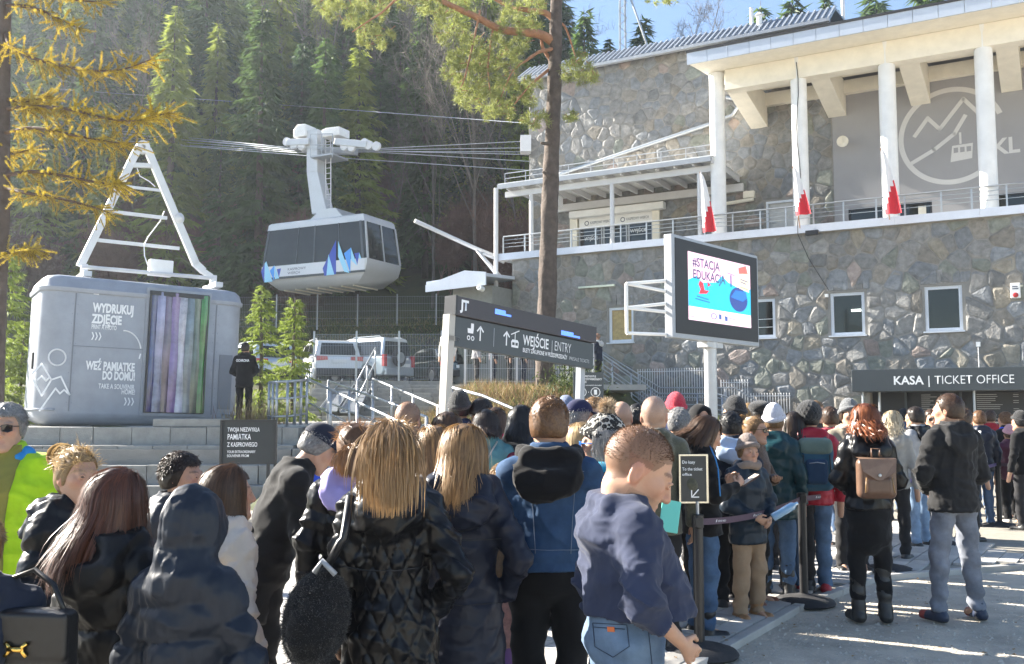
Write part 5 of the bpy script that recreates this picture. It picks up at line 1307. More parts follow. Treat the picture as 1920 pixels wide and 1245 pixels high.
for k in range(4):
    b = MB()
    for q in range(7):
        a = rng.uniform(0, 6.28); bb = bare_tree_mesh(200 + k * 10 + q, rng.uniform(2.2, 4.2), .5, 2, kids=(3, 5)); M = Matrix.Translation((rng.uniform(-.6, .6), rng.uniform(-.6, .6), .5)) @ Matrix.Rotation(rng.uniform(0, .35), 4, Vector((math.cos(a), math.sin(a), 0)))
        b.add([M @ Vector(v) for v in bb.v], bb.f)
    SHR.append([('stems', new_mesh('shrub_stems', b.v, b.f, M_BARKR), None)])
def tz(x, y): return float(terr(x, y)) + GAP
ntree = 0
def hill_label(kind, x, y, s=1.0):
    px = 960 + x / y * 1806
    W_ = ((-125, 'past the left edge larch'), (60, 'by the larch trunk'), (150, 'above the left kiosk end'), (230, 'left of the kiosk hanger frame'), (310, 'behind the kiosk hanger frame'), (390, 'right of the kiosk hanger frame'), (470, 'well left of the cable car'), (540, 'by the cable car rear'), (620, 'behind the cable car hanger'), (700, 'behind the right cable car half'), (770, 'just right of the cable car'), (840, 'above the steel boom tip'), (910, 'above the corner booth'), (980, 'close left of the pine'), (5000, 'behind the pine'))
    where = [t for q, t in W_ if px < q][0]
    dist = 'at the foot of the slope' if y < 54 else 'low on the slope' if y < 64 else 'midway up the slope' if y < 80 else 'high on the slope'
    size = 'small' if s < .8 else 'tall' if s > 1.08 else 'middling'
    return '%s %s %s %s' % (size, kind, dist, where)
placed = []
r_ = random.Random(11)
tries = 0
while len(placed) < 285 and tries < 9000:
    tries += 1
    y = 49 + 78 * r_.random() ** 1.25; px = r_.uniform(-120, 1010 if y < 62 else 1060)
    x = (px - 960) * y / 1806
    if any((x - a) ** 2 + (y - c) ** 2 < (3.2 if y < 80 else 6) for a, c, _ in placed): continue
    # the clump of tall dark spruces at the left and centre, bare wood between them
    dark = (80 < px < 560 and y > 56) or (560 < px < 660 and y > 52) or (790 < px < 960 and y > 56)
    p_sp = .9 if dark else .8 if y < 55 else .62
    placed.append((x, y, 'spruce' if r_.random() < p_sp else 'bare'))
for q in range(26):
    y = 50 + 45 * r_.random(); x = (r_.uniform(-760, -130) - 960) * y / 1806; placed.append((x, y, 'spruce' if q % 3 else 'bare'))
for x, y, kind in placed:
    rz = r_.uniform(0, 6.28)
    if kind == 'spruce':
        k = r_.randrange(6); s = r_.uniform(.62, 1.25) * (1 if y > 56 else .75)
        m = NEEDLE[r_.choices((0, 1, 2), (4, 5, 2) if 540 < 960 + x / y * 1806 < 680 or 780 < 960 + x / y * 1806 else (5, 5, 2))[0]]  # sunlight put into the needle colour, more often in these bands
        o = place_tree('spruce_tree', SPR[k], (x, y, tz(x, y)), (s * r_.uniform(.9, 1.2), s * r_.uniform(.9, 1.2), s), rz, hill_label('sunlit green spruce' if m == NEEDLE[1] else 'dark spruce', x, y, s), 'tree', 'spruces on the wooded hillside')
        if m != NEEDLE[0]:
            for c in o.children:
                if c.name.startswith('crown'): c.material_slots[0].link = 'OBJECT'; c.material_slots[0].material = m
    else:
        k = r_.randrange(7); s = r_.uniform(.7, 1.25)
        place_tree('bare_tree', BARE[k], (x, y, tz(x, y)), (s, s, s * r_.uniform(.95, 1.25)), rz, hill_label('bare tree', x, y, s), 'tree', 'bare trees on the wooded hillside', r_.uniform(-.06, .06))
for k in range(48):
    y = 46.8 + 26 * r_.random() ** 1.4; px = r_.uniform(-60, 1000); x = (px - 960) * y / 1806
    place_tree('bare_shrub', SHR[r_.randrange(4)], (x, y, tz(x, y)), r_.uniform(.7, 1.4), r_.uniform(0, 6.28), hill_label('reddish shrub', x, y), 'shrub', 'reddish shrubs at the foot of the wood')
# trees that stand against the sky behind the station
for px, py, y, m, k in ((1095, 12, 62, 0, 5), (1203, 28, 70, 0, 3), (1140, 70, 66, 2, 1), (1425, 2, 75, 0, 3), (1486, -12, 72, 0, 0), (1548, -8, 78, 2, 1), (1052, -30, 72, 0, 2), (1735, -60, 60, 1, 0), (1010, 20, 58, 0, 4), (1640, -15, 80, 0, 2)):
    p = at(px, py, y); g = tz(p.x, p.y); s = (p.z - g) / 18.0
    if s < .35: g = p.z - 8; s = 8 / 18
    o = place_tree('spruce_tree', SPR[k], (p.x, p.y, g), (s * 1.05, s * 1.05, s), px, {1095: 'dark spruce against the sky just right of the pine trunk', 1203: 'dark spruce beside the steel mast above the station roof', 1140: 'short spruce at the roof line left of the mast', 1425: 'spruce tip above the station roof beside the thin pole', 1486: 'broad spruce top above the middle of the station roof', 1548: 'spruce top near the right end of the ribbed roof', 1052: 'dark spruce right behind the upper pine trunk', 1735: 'light green tree top peeping over the portico roof', 1010: 'dark spruce left behind the upper pine trunk', 1640: 'spruce top above the left part of the portico roof'}.get(px, 'spruce half hidden behind the station'), 'tree', 'spruces behind the station roof')
for px, py, y in ((1340, 25, 66), (1290, 60, 64)):
    p = at(px, py, y); place_tree('bare_tree', BARE[3], (p.x, p.y, p.z - 12), 1.0, px, 'bare birch-like tree showing faintly over the station roof', 'tree', 'bare trees behind the station roof')
# masts behind the roof
p = at(1168, 110, 58); mz = at(1168, -30, 58).z
b = MB()
for dx, dy in ((-.25, -.25), (.25, -.25), (.25, .25), (-.25, .25)): b.tube([(p.x + dx, p.y + dy, p.z - 14), (p.x + dx * .6, p.y + dy * .6, mz)], .05, 5)
zz = p.z - 2
while zz < mz: b.tube([(p.x - .25, p.y - .25, zz), (p.x + .25, p.y - .25, zz + .5), (p.x - .25, p.y - .25, zz + 1)], .025, 4); zz += 1.0
o = b.build('mast', M_STEEL); tag(o, 'steel lattice mast standing behind the station roof', 'mast')
b = MB(); b.tube([at(1180, -10, 58), at(1216, 92, 58)], .07, 6); o = b.build('mast_stay', M_STEEL); tag(o, 'slanted steel strut leaning on the lattice mast', 'strut')
for px, py, lab in ((1410, 15, 'slim pale pole rising above the middle of the roof'), (1582, -20, 'slim pale pole rising near the right end of the roof')):
    p = at(px, 60, 46); q = at(px, py, 46); b = MB(); b.tube([(p.x, p.y, p.z - 3), (p.x, p.y, q.z)], .09, 8); o = b.build('roof_pole', M_PALE); tag(o, lab, 'pole', 'poles above the roof')

# ---- the tall pine
M_PBARK = mat('pine_bark', (.085, .066, .055), .95, 0, .45, 5, 1.0, 14)
M_PLIMB = mat('orange_pine_limb', (.30, .15, .08), .85, 0, .3, 6, .5, 20)
M_PNEED = leaf_mat('pine_needles', (.24, .265, .075), .35, .5, 2.5, 0)
PD = 24.0
tr = [(1022, 745, 46), (1022, 715, 42), (1024, 640, 40), (1027, 520, 40), (1030, 400, 37), (1034, 300, 35), (1038, 200, 32), (1041, 100, 29), (1043, 0, 26), (1046, -120, 20), (1050, -260, 8)]
base_p = at(1022, 740, PD)
PINE = empty('pine_tree', base_p, 0, 'tall pine with rugged bark rising in front of the station', 'tree')
def loc_(v): return v - base_p
pts, rad = [], []
for i in range(len(tr) - 1):
    for k in range(8):
        t = k / 8; a = [tr[i][j] * (1 - t) + tr[i + 1][j] * t for j in range(3)]
        pts.append(loc_(at(a[0], a[1], PD))); rad.append(a[2] * .42 / 1806 * PD)
V_, n = [], 20
rb = random.Random(4)
for i, (p, r0) in enumerate(zip(pts, rad)):
    for k in range(n):
        a = 2 * math.pi * k / n
        rr_ = r0 * (1 + .07 * math.sin(k * 3.1 + i * .23) + rb.uniform(-.05, .05) + .05 * math.sin(i * .9 + k))
        V_.append(p + Vector((math.cos(a), math.sin(a), 0)) * rr_)
Fs = [(i * n + k, i * n + (k + 1) % n, (i + 1) * n + (k + 1) % n, (i + 1) * n + k) for i in range(len(pts) - 1) for k in range(n)]
link('trunk', new_mesh('pine_trunk', V_, Fs, M_PBARK, True), PINE)
def limb(pxs, r0, r1, m=M_PLIMB, name='branch', par=PINE, base=None, n=7):
    P = [at(a, c, d) - (base if base is not None else base_p) for a, c, d in pxs]
    # smooth the polyline
    Q_ = []
    for i in range(len(P) - 1):
        p0, p1, p2, p3 = P[max(i - 1, 0)], P[i], P[i + 1], P[min(i + 2, len(P) - 1)]
        for k in range(5):
            t = k / 5; Q_.append(.5 * ((2 * p1) + (p2 - p0) * t + (2 * p0 - 5 * p1 + 4 * p2 - p3) * t * t + (3 * p1 - p0 - 3 * p2 + p3) * t ** 3))
    Q_.append(P[-1]); N__ = len(Q_)
    b = MB(); b.tube(Q_, [r0 + (r1 - r0) * i / (N__ - 1) for i in range(N__)], n); b.build(name, m, par, smooth=True)
    return Q_
limb([(1036, 78, 24), (1015, 65, 23.8), (985, 60, 23.5), (940, 55, 23.2), (890, 30, 23), (850, 12, 22.8), (800, -12, 22.6), (740, -30, 22.4)], .13, .05)
limb([(1038, 38, 24), (1022, 24, 24), (985, 18, 24), (950, 10, 24.3), (900, -20, 24.5)], .09, .04)
limb([(1034, 115, 24), (1018, 90, 24), (1015, 70, 24)], .05, .04)
limb([(1036, 92, 23.9), (1010, 98, 23.6), (985, 115, 23.4), (962, 132, 23.2), (940, 180, 23)], .05, .015)
limb([(1030, 130, 24), (1005, 150, 23.6), (985, 170, 23.4), (965, 195, 23.3)], .045, .015)
limb([(1046, 40, 24), (1062, 55, 24.4), (1080, 110, 24.6)], .04, .015)
limb([(1030, 330, 23.8), (1018, 322, 23.7)], .05, .03, M_PBARK); limb([(1031, 270, 23.8), (1014, 268, 23.7)], .06, .03, M_PBARK)
limb([(760, -20, 22.5), (720, 20, 22.4), (690, 40, 22.3), (660, 60, 22.3)], .035, .012)
limb([(900, 20, 23), (885, 90, 22.9), (870, 150, 22.8), (860, 170, 22.8)], .03, .012)
limb([(925, 50, 23.2), (915, 120, 23), (920, 180, 23)], .03, .012)
r2 = np.random.RandomState(5)
cl = []
for cx, cy, rx, ry, nn in ((665, 20, 60, 32, 70), (700, 70, 38, 22, 34), (610, 5, 25, 18, 16), (850, 40, 40, 50, 50), (880, 120, 40, 55, 85), (930, 130, 45, 60, 90), (910, 185, 55, 30, 60), (850, 135, 22, 30, 24), (960, 60, 45, 45, 60), (985, 25, 45, 30, 36), (820, 10, 45, 18, 36), (1000, 165, 25, 35, 24), (1005, 225, 28, 14, 20), (1080, 130, 30, 32, 40), (1068, 220, 14, 10, 8), (935, 215, 30, 15, 16), (1110, 145, 12, 14, 8), (745, 0, 30, 20, 16), (1240, 0, 30, 8, 8)):
    a = r2.uniform(0, 6.28, nn); q = np.sqrt(r2.rand(nn)); 
    for aa, qq in zip(a, q): cl.append(at(cx + rx * qq * math.cos(aa), cy + ry * qq * math.sin(aa), r2.uniform(22.2, 25.2)) - base_p)
cl = np.array([tuple(c) for c in cl]); NN = 46
d = unit(r2.normal(0, 1, (len(cl), NN, 3)) + np.array([0, 0, .45])); base3 = np.repeat(cl[:, None], NN, 1) + r2.normal(0, .036, (len(cl), NN, 3))
s3 = unit(np.cross(d, r2.normal(0, 1, d.shape)))
V_, Fs = tris_from(base3.reshape(-1, 3), d.reshape(-1, 3), s3.reshape(-1, 3), r2.uniform(.09, .17, d.shape[0] * NN), r2.uniform(.012, .022, d.shape[0] * NN))
link('crown', new_mesh('pine_crown', V_, Fs, M_PNEED), PINE)
b = MB()
for c in cl[::2]:
    e = Vector(c); b.tube([e, e + Vector((r2.uniform(-.12, .2), r2.uniform(-.1, .1), r2.uniform(-.05, .18)))], .01, 3, cap=False)
b.build('twigs', M_PLIMB, PINE)['kind'] = 'stuff'

# ---- the yellow larch at the left edge
LB = at(2, 700, 11.0); LB.z = 0.0
LAR = empty('larch_tree', LB, 0, 'yellow autumn larch with drooping needle branches at the left edge', 'tree')
limb([(-14, 900, 11), (-6, 600, 11), (3, 400, 11), (4, 250, 11), (6, 100, 11), (9, 0, 11), (14, -150, 11)], .10, .07, M_PBARK, 'trunk', LAR, LB, 12)
M_LAR = leaf_mat('larch_needles', (.60, .46, .05), .35, .55, 5, 0)
M_LTW = mat('larch_twig', (.10, .065, .045), .9, 0, .3, 20)
r3 = np.random.RandomState(9); TB, TD = [], []; twb = MB()
for pts_, nt_, tl in (([(10, 60, 11), (20, 85, 10.8), (60, 108, 10.6), (110, 122, 10.4), (170, 132, 10.2), (230, 130, 10.1), (290, 108, 10)], 95, .26),
                      ([(8, 205, 11), (60, 200, 10.8), (130, 205, 10.5), (200, 222, 10.2), (260, 226, 10), (318, 210, 9.9)], 120, .28),
                      ([(5, 250, 11), (60, 240, 10.6), (120, 250, 10.4), (180, 262, 10.2), (240, 270, 10.1)], 70, .26),
                      ([(5, 330, 11), (60, 322, 10.7), (120, 330, 10.5), (200, 345, 10.3), (225, 342, 10.2)], 85, .26),
                      ([(5, 350, 11), (50, 362, 10.5), (110, 372, 10.3), (180, 390, 10.2), (205, 400, 10.1)], 60, .24),
                      ([(8, 10, 11), (60, 14, 10.7), (110, 35, 10.5), (150, 55, 10.3)], 45, .24), ([(10, -20, 11), (70, -10, 10.6), (140, 0, 10.3), (200, 4, 10.2)], 40, .22),
                      ([(8, 185, 11), (50, 190, 10.9), (95, 180, 10.8)], 35, .24), ([(6, 475, 11), (40, 470, 10.8), (70, 466, 10.7)], 40, .22), ([(6, 290, 11), (35, 285, 11.2), (60, 280, 11.3)], 26, .22), ([(6, 300, 11), (-60, 290, 10.8), (-150, 300, 10.5)], 40, .25), ([(6, 100, 11), (-60, 110, 10.8), (-150, 130, 10.5)], 40, .25)):
    Q_ = limb(pts_, .028, .006, M_LTW, 'branch', LAR, LB, 5)
    for k in range(int(nt_ * 1.6)):
        t = r3.uniform(.12, 1) * (len(Q_) - 1.001); i = int(t); p = Q_[i].lerp(Q_[i + 1], t - i); ax = (Q_[i + 1] - Q_[i]).normalized()
        d = (ax * r3.uniform(.2, 1.0) + Vector((r3.normal(0, .5), r3.normal(0, .5), r3.normal(-.12, .55)))).normalized(); L_ = tl * r3.uniform(.45, 1.15)
        e = p + d * L_ + Vector((0, 0, -.1 * L_)); twb.tube([p, p.lerp(e, .5) + Vector((0, 0, .03 * L_)), e], .0035, 3, cap=False)
        for q in range(int(L_ / .011)):
            f = (q + r3.rand()) / (L_ / .011); TB.append(tuple(p.lerp(e, f))); TD.append(tuple(d))
twb.build('twigs', M_LTW, LAR)['kind'] = 'stuff'
TB, TD = np.array(TB), np.array(TD); NN = 13
d = unit(r3.normal(0, .8, (len(TB), NN, 3)) + TD[:, None] * .55); s3 = unit(np.cross(d, r3.normal(0, 1, d.shape)))
V_, Fs = tris_from(np.repeat(TB[:, None], NN, 1).reshape(-1, 3), d.reshape(-1, 3), s3.reshape(-1, 3), r3.uniform(.013, .026, len(TB) * NN), r3.uniform(.003, .0055, len(TB) * NN))
link('crown', new_mesh('larch_crown', V_, Fs, M_LAR), LAR)

# ---- small bright conifers round the kiosk
M_YOUNG = leaf_mat('young_conifer_needles', (.22, .28, .05), .35, .45, 1.5, .15)
YG = []
for k in range(3):
    tb, (V_, Fs) = spruce_mesh(300 + k, 3.2, W=.24, whorl=.20, nb=8, twig=.15, per=52, low=.06)
    YG.append([('trunk', new_mesh('young_trunk', tb.v, tb.f, M_BARK, True), None), ('crown', new_mesh('young_crown', V_, Fs, M_YOUNG), None)])
for px, py, d, h, lab in ((493, 538, 24.5, None, 'bright green young conifer beside the right end of the kiosk'), (552, 558, 25.5, None, 'bright green young conifer in front of the white SUV'), (14, 470, 23.5, None, 'green young conifer at the left end of the kiosk'), (-25, 520, 22.5, None, 'green young conifer cut by the left edge'), (44, 600, 24.5, None, 'low green conifer tucked behind the left kiosk end')):
    p = at(px, py, d); g = 1.40; s = (p.z - g) / 3.2
    place_tree('young_conifer', YG[rng.randrange(3)], (p.x, p.y, g), s, px, lab, 'tree', 'young conifers round the kiosk')
# ---- grasses
def blades(name, kind_label, pos, hmin, hmax, w_, cols, lean=.5, seed=1, up=1.0):
    r = np.random.RandomState(seed); P = np.array(pos); n = len(P)
    d = unit(np.stack([r.normal(0, lean, n), r.normal(0, lean, n), np.full(n, up)], 1)); s = unit(np.cross(d, r.normal(0, 1, (n, 3))))
    L_ = r.uniform(hmin, hmax, n)
    V_, Fs = tris_from(P, d, s, L_, r.uniform(.5, 1.2, n) * w_)
    o = link(name, new_mesh(name, V_, Fs, None, False, r.randint(0, len(cols), n), cols)); tag(o, kind='stuff'); return o
G1, G2, G3 = leaf_mat('dry_grass', (.30, .22, .10), .3, .35, 3, 0), leaf_mat('green_grass', (.12, .15, .035), .3, .35, 3, 0), leaf_mat('reddish_weeds', (.22, .115, .075), .3, .3, 3, 0)
r = np.random.RandomState(21)
pos = []
while len(pos) < 15000:
    x, y = r.uniform(-2.4, 3.4), r.uniform(17.2, 25.8)
    if terr(x, y) < .25 or (x > 2.1 and y > 21) : continue
    pos.append((x, y, tz(x, y)))
blades('mound_grass', None, pos, .12, .42, .022, [G1, G1, G2, G3], .55, 1)
pos = []
while len(pos) < 14000:
    x, y = r.uniform(-14, 2), r.uniform(41, 48)
    pos.append((x, y, tz(x, y)))
blades('bank_grass', None, pos, .1, .35, .03, [G2, G2, G1], .6, 2)
pos = []
for px, py, d, nn, sx in ((485, 790, 20.6, 240, .35), (640, 815, 18.0, 160, .3), (475, 770, 21.0, 160, .3)):
    c = at(px, py, d)
    for k in range(nn): x, y = c.x + r.normal(0, sx), c.y + r.normal(0, .2); pos.append((x, y, min(1.45, max(tz(x, y), c.z - .3))))
blades('dry_tall_grass', None, pos, .3, .75, .018, [G1, G1, G3], .3, 3)
M_GY = leaf_mat('yellow_green_leaves', (.22, .27, .035), .3, .4, 4, .1)
for px, d, lab in ((1285, 20.5, 'yellow green tufted plant left of the screen pole'), (1360, 20.5, 'yellow green tufted plant right at the foot of the screen pole'), (1420, 21, 'yellow green tufted plant behind the black beanies')):
    c = ground(px, 770 + CH * 1806 / d); pos = r.normal(0, .28, (420, 3)) * np.array([1, .6, 0]) + np.array([0, 0, 1.1])
    root = empty('tufted_plant', (c.x, c.y, 0), 0, lab, 'plant', 'tufted plants at the screen pole')
    P = pos; n_ = len(P); dd = unit(np.stack([r.normal(0, .6, n_), r.normal(0, .6, n_), np.full(n_, .8)], 1)); s = unit(np.cross(dd, r.normal(0, 1, (n_, 3))))
    V_, Fs = tris_from(P, dd, s, r.uniform(.3, .7, n_), r.uniform(.02, .04, n_)); link('leaves', new_mesh('tuft_leaves', V_, Fs, M_GY), root)
    b = MB(); b.box((-.9, -.35, 0), (.9, .35, 1.1)); b.build('planter', M_MORTAR, root, bevel=.02)
# bush right of the pine trunk
c = at(1075, 735, 23.0); pos = r.normal(0, 1, (2600, 3)) * np.array([.35, .4, .3]) + np.array([0, 0, .2])
root = empty('green_bush', (c.x, c.y, c.z - .2), 0, 'dark green bush at the right foot of the pine', 'bush')
dd = unit(r.normal(0, 1, (2600, 3)) + np.array([0, 0, .5])); s = unit(np.cross(dd, r.normal(0, 1, (2600, 3))))
V_, Fs = tris_from(pos, dd, s, r.uniform(.06, .14, 2600), r.uniform(.02, .05, 2600)); link('foliage', new_mesh('bush_leaves', V_, Fs, leaf_mat('bush_leaves', (.06, .085, .02), .3, .3, 4, 0)), root)

# ---- the air: thin autumn haze
hz = MB(); hz.box((-125, -3, -1.5), (125, 258, 72)); ho = hz.build('haze', None)
hm = bpy.data.materials.new('haze_air'); hm.use_nodes = True; n = hm.node_tree.nodes; n.remove(n['Principled BSDF'])
pv = n.new('ShaderNodeVolumePrincipled'); pv.inputs['Color'].default_value = (.80, .88, 1, 1); pv.inputs['Density'].default_value = .0007; pv.inputs['Anisotropy'].default_value = .7
hm.node_tree.links.new(pv.outputs[0], n['Material Output'].inputs['Volume']); ho.data.materials.append(hm); tag(ho, kind='stuff')
# ------------------------------------------------------------------ people: distance-field bodies and clothes
f32 = np.float32
class Vol:
    def __init__(s, xs, ys, zs):
        s.x, s.y, s.z = (np.asarray(a, f32) for a in (xs, ys, zs)); s.D = np.full((len(s.x), len(s.y), len(s.z)), .5, f32)
    def reg(s, lo, hi):
        out = []
        for a, l, h in ((s.x, lo[0], hi[0]), (s.y, lo[1], hi[1]), (s.z, lo[2], hi[2])):
            i, j = np.searchsorted(a, [l, h]); i, j = max(0, i - 1), min(len(a), j + 1)
            if j - i < 1: return None
            out.append(slice(i, j))
        return tuple(out)
    def grid(s, r): return s.x[r[0]][:, None, None], s.y[r[1]][None, :, None], s.z[r[2]][None, None, :]
    def add(s, lo, hi, fn, k=.02, sub=False):
        m = k + .04
        r = s.reg([a - m for a in lo], [a + m for a in hi])
        if r is None: return
        d = fn(*s.grid(r)); S = s.D[r]
        if sub:
            a, b = S, -d
            h = np.maximum(k - np.abs(a - b), 0) / k; s.D[r] = np.maximum(a, b) + h * h * k * .25
        else:
            h = np.maximum(k - np.abs(S - d), 0) / k; s.D[r] = np.minimum(S, d) - h * h * k * .25
    def rc(s, a, b, ra, rb, k=.02, disp=None, sub=False):
        a, b = [float(v) for v in a], [float(v) for v in b]; ba = [b[i] - a[i] for i in range(3)]; L2 = max(1e-8, sum(v * v for v in ba)); mr = max(ra, rb)
        def fn(X, Y, Z):
            px, py, pz = X - a[0], Y - a[1], Z - a[2]
            h = np.clip((px * ba[0] + py * ba[1] + pz * ba[2]) / L2, 0, 1)
            d = np.sqrt((px - ba[0] * h) ** 2 + (py - ba[1] * h) ** 2 + (pz - ba[2] * h) ** 2) - (ra + (rb - ra) * h)
            if disp is not None: d = d - disp(X, Y, Z, h)
            return d.astype(f32)
        s.add([min(a[i], b[i]) - mr for i in range(3)], [max(a[i], b[i]) + mr for i in range(3)], fn, k, sub)
    def el(s, c, r, k=.02, sub=False, disp=None, tilt=0):
        ct, st = math.cos(tilt), math.sin(tilt); mr = max(r) if tilt else 0
        def fn(X, Y, Z):
            x, y, z = X - c[0], Y - c[1], Z - c[2]
            if tilt: y, z = y * ct + z * st, -y * st + z * ct
            k0 = np.sqrt((x / r[0]) ** 2 + (y / r[1]) ** 2 + (z / r[2]) ** 2); k1 = np.sqrt((x / r[0] ** 2) ** 2 + (y / r[1] ** 2) ** 2 + (z / r[2] ** 2) ** 2)
            d = k0 * (k0 - 1) / np.maximum(k1, 1e-4)
            if disp is not None: d = d - disp(X, Y, Z, 0)
            return d.astype(f32)
        e = [max(q, mr) for q in r]
        s.add([c[i] - e[i] for i in range(3)], [c[i] + e[i] for i in range(3)], fn, k, sub)
    def cut(s, fn, lo=(-9, -9, -9), hi=(9, 9, 9)):
        r = s.reg(lo, hi)
        if r is not None: s.D[r] = np.maximum(s.D[r], fn(*s.grid(r)).astype(f32))
    def mesh(s):
        D = s.D; D[0], D[-1] = .5, .5; D[:, 0], D[:, -1] = .5, .5; D[:, :, 0], D[:, :, -1] = .5, .5
        S = D < 0
        c = np.zeros(tuple(n - 1 for n in D.shape), np.int8)
        for i in (0, 1):
            for j in (0, 1):
                for k in (0, 1): c += S[i:i + c.shape[0], j:j + c.shape[1], k:k + c.shape[2]]
        mask = (c > 0) & (c < 8)
        I, J, K = np.nonzero(mask); n = len(I)
        if n == 0: return np.zeros((0, 3)), np.zeros((0, 4), int)
        idx = np.full(mask.shape, -1, np.int32); idx[I, J, K] = np.arange(n)
        cv = {(i, j, k): D[I + i, J + j, K + k] for i in (0, 1) for j in (0, 1) for k in (0, 1)}
        acc = np.zeros((n, 3)); cnt = np.zeros(n)
        for ax in range(3):
            o = [a for a in range(3) if a != ax]
            for u in (0, 1):
                for v in (0, 1):
                    p = [0, 0, 0]; p[o[0]] = u; p[o[1]] = v; q = list(p); q[ax] = 1
                    da, db = cv[tuple(p)], cv[tuple(q)]; m = (da < 0) != (db < 0); t = np.where(m, da / np.where(m, da - db, 1), 0)
                    e = np.zeros((n, 3)); e[:, o[0]] = u; e[:, o[1]] = v; e[:, ax] = t; acc += e * m[:, None]; cnt += m
        f = acc / cnt[:, None]
        P = np.stack([a[i] + f[:, t] * (a[i + 1] - a[i]) for t, (a, i) in enumerate(((s.x, I), (s.y, J), (s.z, K)))], 1)
        Q_ = []
        for ax in range(3):
            sl0 = [slice(None)] * 3; sl1 = [slice(None)] * 3; sl0[ax] = slice(0, -1); sl1[ax] = slice(1, None)
            A_, B_ = S[tuple(sl0)], S[tuple(sl1)]; ch = A_ != B_
            o = [(1, 2), (2, 0), (0, 1)][ax]
            E = np.argwhere(ch)
            E = E[(E[:, o[0]] > 0) & (E[:, o[1]] > 0)]
            if not len(E): continue
            def ix(du, dv):
                e = E.copy(); e[:, o[0]] -= du; e[:, o[1]] -= dv; return idx[e[:, 0], e[:, 1], e[:, 2]]
            q = np.stack([ix(1, 1), ix(0, 1), ix(0, 0), ix(1, 0)], 1)
            ins = A_[E[:, 0], E[:, 1], E[:, 2]]
            q[~ins] = q[~ins][:, ::-1]
            Q_.append(q)
        Q_ = np.concatenate(Q_); Q_ = Q_[(Q_ >= 0).all(1)]
        return P, Q_
def axis(lo, hi, coarse, fine=()):
    """grid lines from lo to hi: coarse steps, finer within the given (a, b, step) ranges"""
    out = [lo]; x = lo
    while x < hi:
        st = coarse
        for a, b, f in fine:
            if a - f <= x <= b: st = min(st, f)
        nx = x + st
        for a, b, f in fine:
            if x < a < nx: nx = max(x + f * .5, a)
        x = nx; out.append(x)
    return np.array(out)
def Rz(a): return np.array([[math.cos(a), -math.sin(a), 0], [math.sin(a), math.cos(a), 0], [0, 0, 1]])
def Rx(a): return np.array([[1, 0, 0], [0, math.cos(a), -math.sin(a)], [0, math.sin(a), math.cos(a)]])

_lat = np.random.RandomState(77).rand(64, 64, 64).astype(f32)
def vnoise(P):
    i = np.floor(P).astype(np.int64); f = (P - i).astype(f32); f = f * f * (3 - 2 * f); i &= 63; j = (i + 1) & 63
    x, y, z = f[:, 0], f[:, 1], f[:, 2]; L = _lat
    a = L[i[:, 0], i[:, 1], i[:, 2]] * (1 - x) + L[j[:, 0], i[:, 1], i[:, 2]] * x; b = L[i[:, 0], j[:, 1], i[:, 2]] * (1 - x) + L[j[:, 0], j[:, 1], i[:, 2]] * x
    c = L[i[:, 0], i[:, 1], j[:, 2]] * (1 - x) + L[j[:, 0], i[:, 1], j[:, 2]] * x; d = L[i[:, 0], j[:, 1], j[:, 2]] * (1 - x) + L[j[:, 0], j[:, 1], j[:, 2]] * x
    return (a * (1 - y) + b * y) * (1 - z) + (c * (1 - y) + d * y) * z
def ridge(P): return (1 - np.abs(2 * vnoise(P) - 1)) ** 2
def normals(P, Q_):
    n = np.cross(P[Q_[:, 2]] - P[Q_[:, 0]], P[Q_[:, 3]] - P[Q_[:, 1]]); N = np.zeros_like(P)
    for k in range(4): np.add.at(N, Q_[:, k], n)
    return unit(N)
def crumple(P, Q_, amp, seed, st=(1, 1, 1), f=8.0):
    """real creases: ridged, warped noise pushed along the normals"""
    N = normals(P, Q_); o = np.array([seed * 7.3, seed * 3.1, seed * 5.7]); S_ = P * np.array(st)
    W_ = np.stack([vnoise(S_ * 5 + o + k * 9.1) for k in range(3)], 1) - .5
    q = S_ + W_ * .09
    h = ridge(q * f + o) * 1.0 + ridge(q * f * 2.1 + o + 11) * .55 + ridge(q * f * 4.3 + o + 23) * .28
    return P + N * ((h - .75) * amp)[:, None]
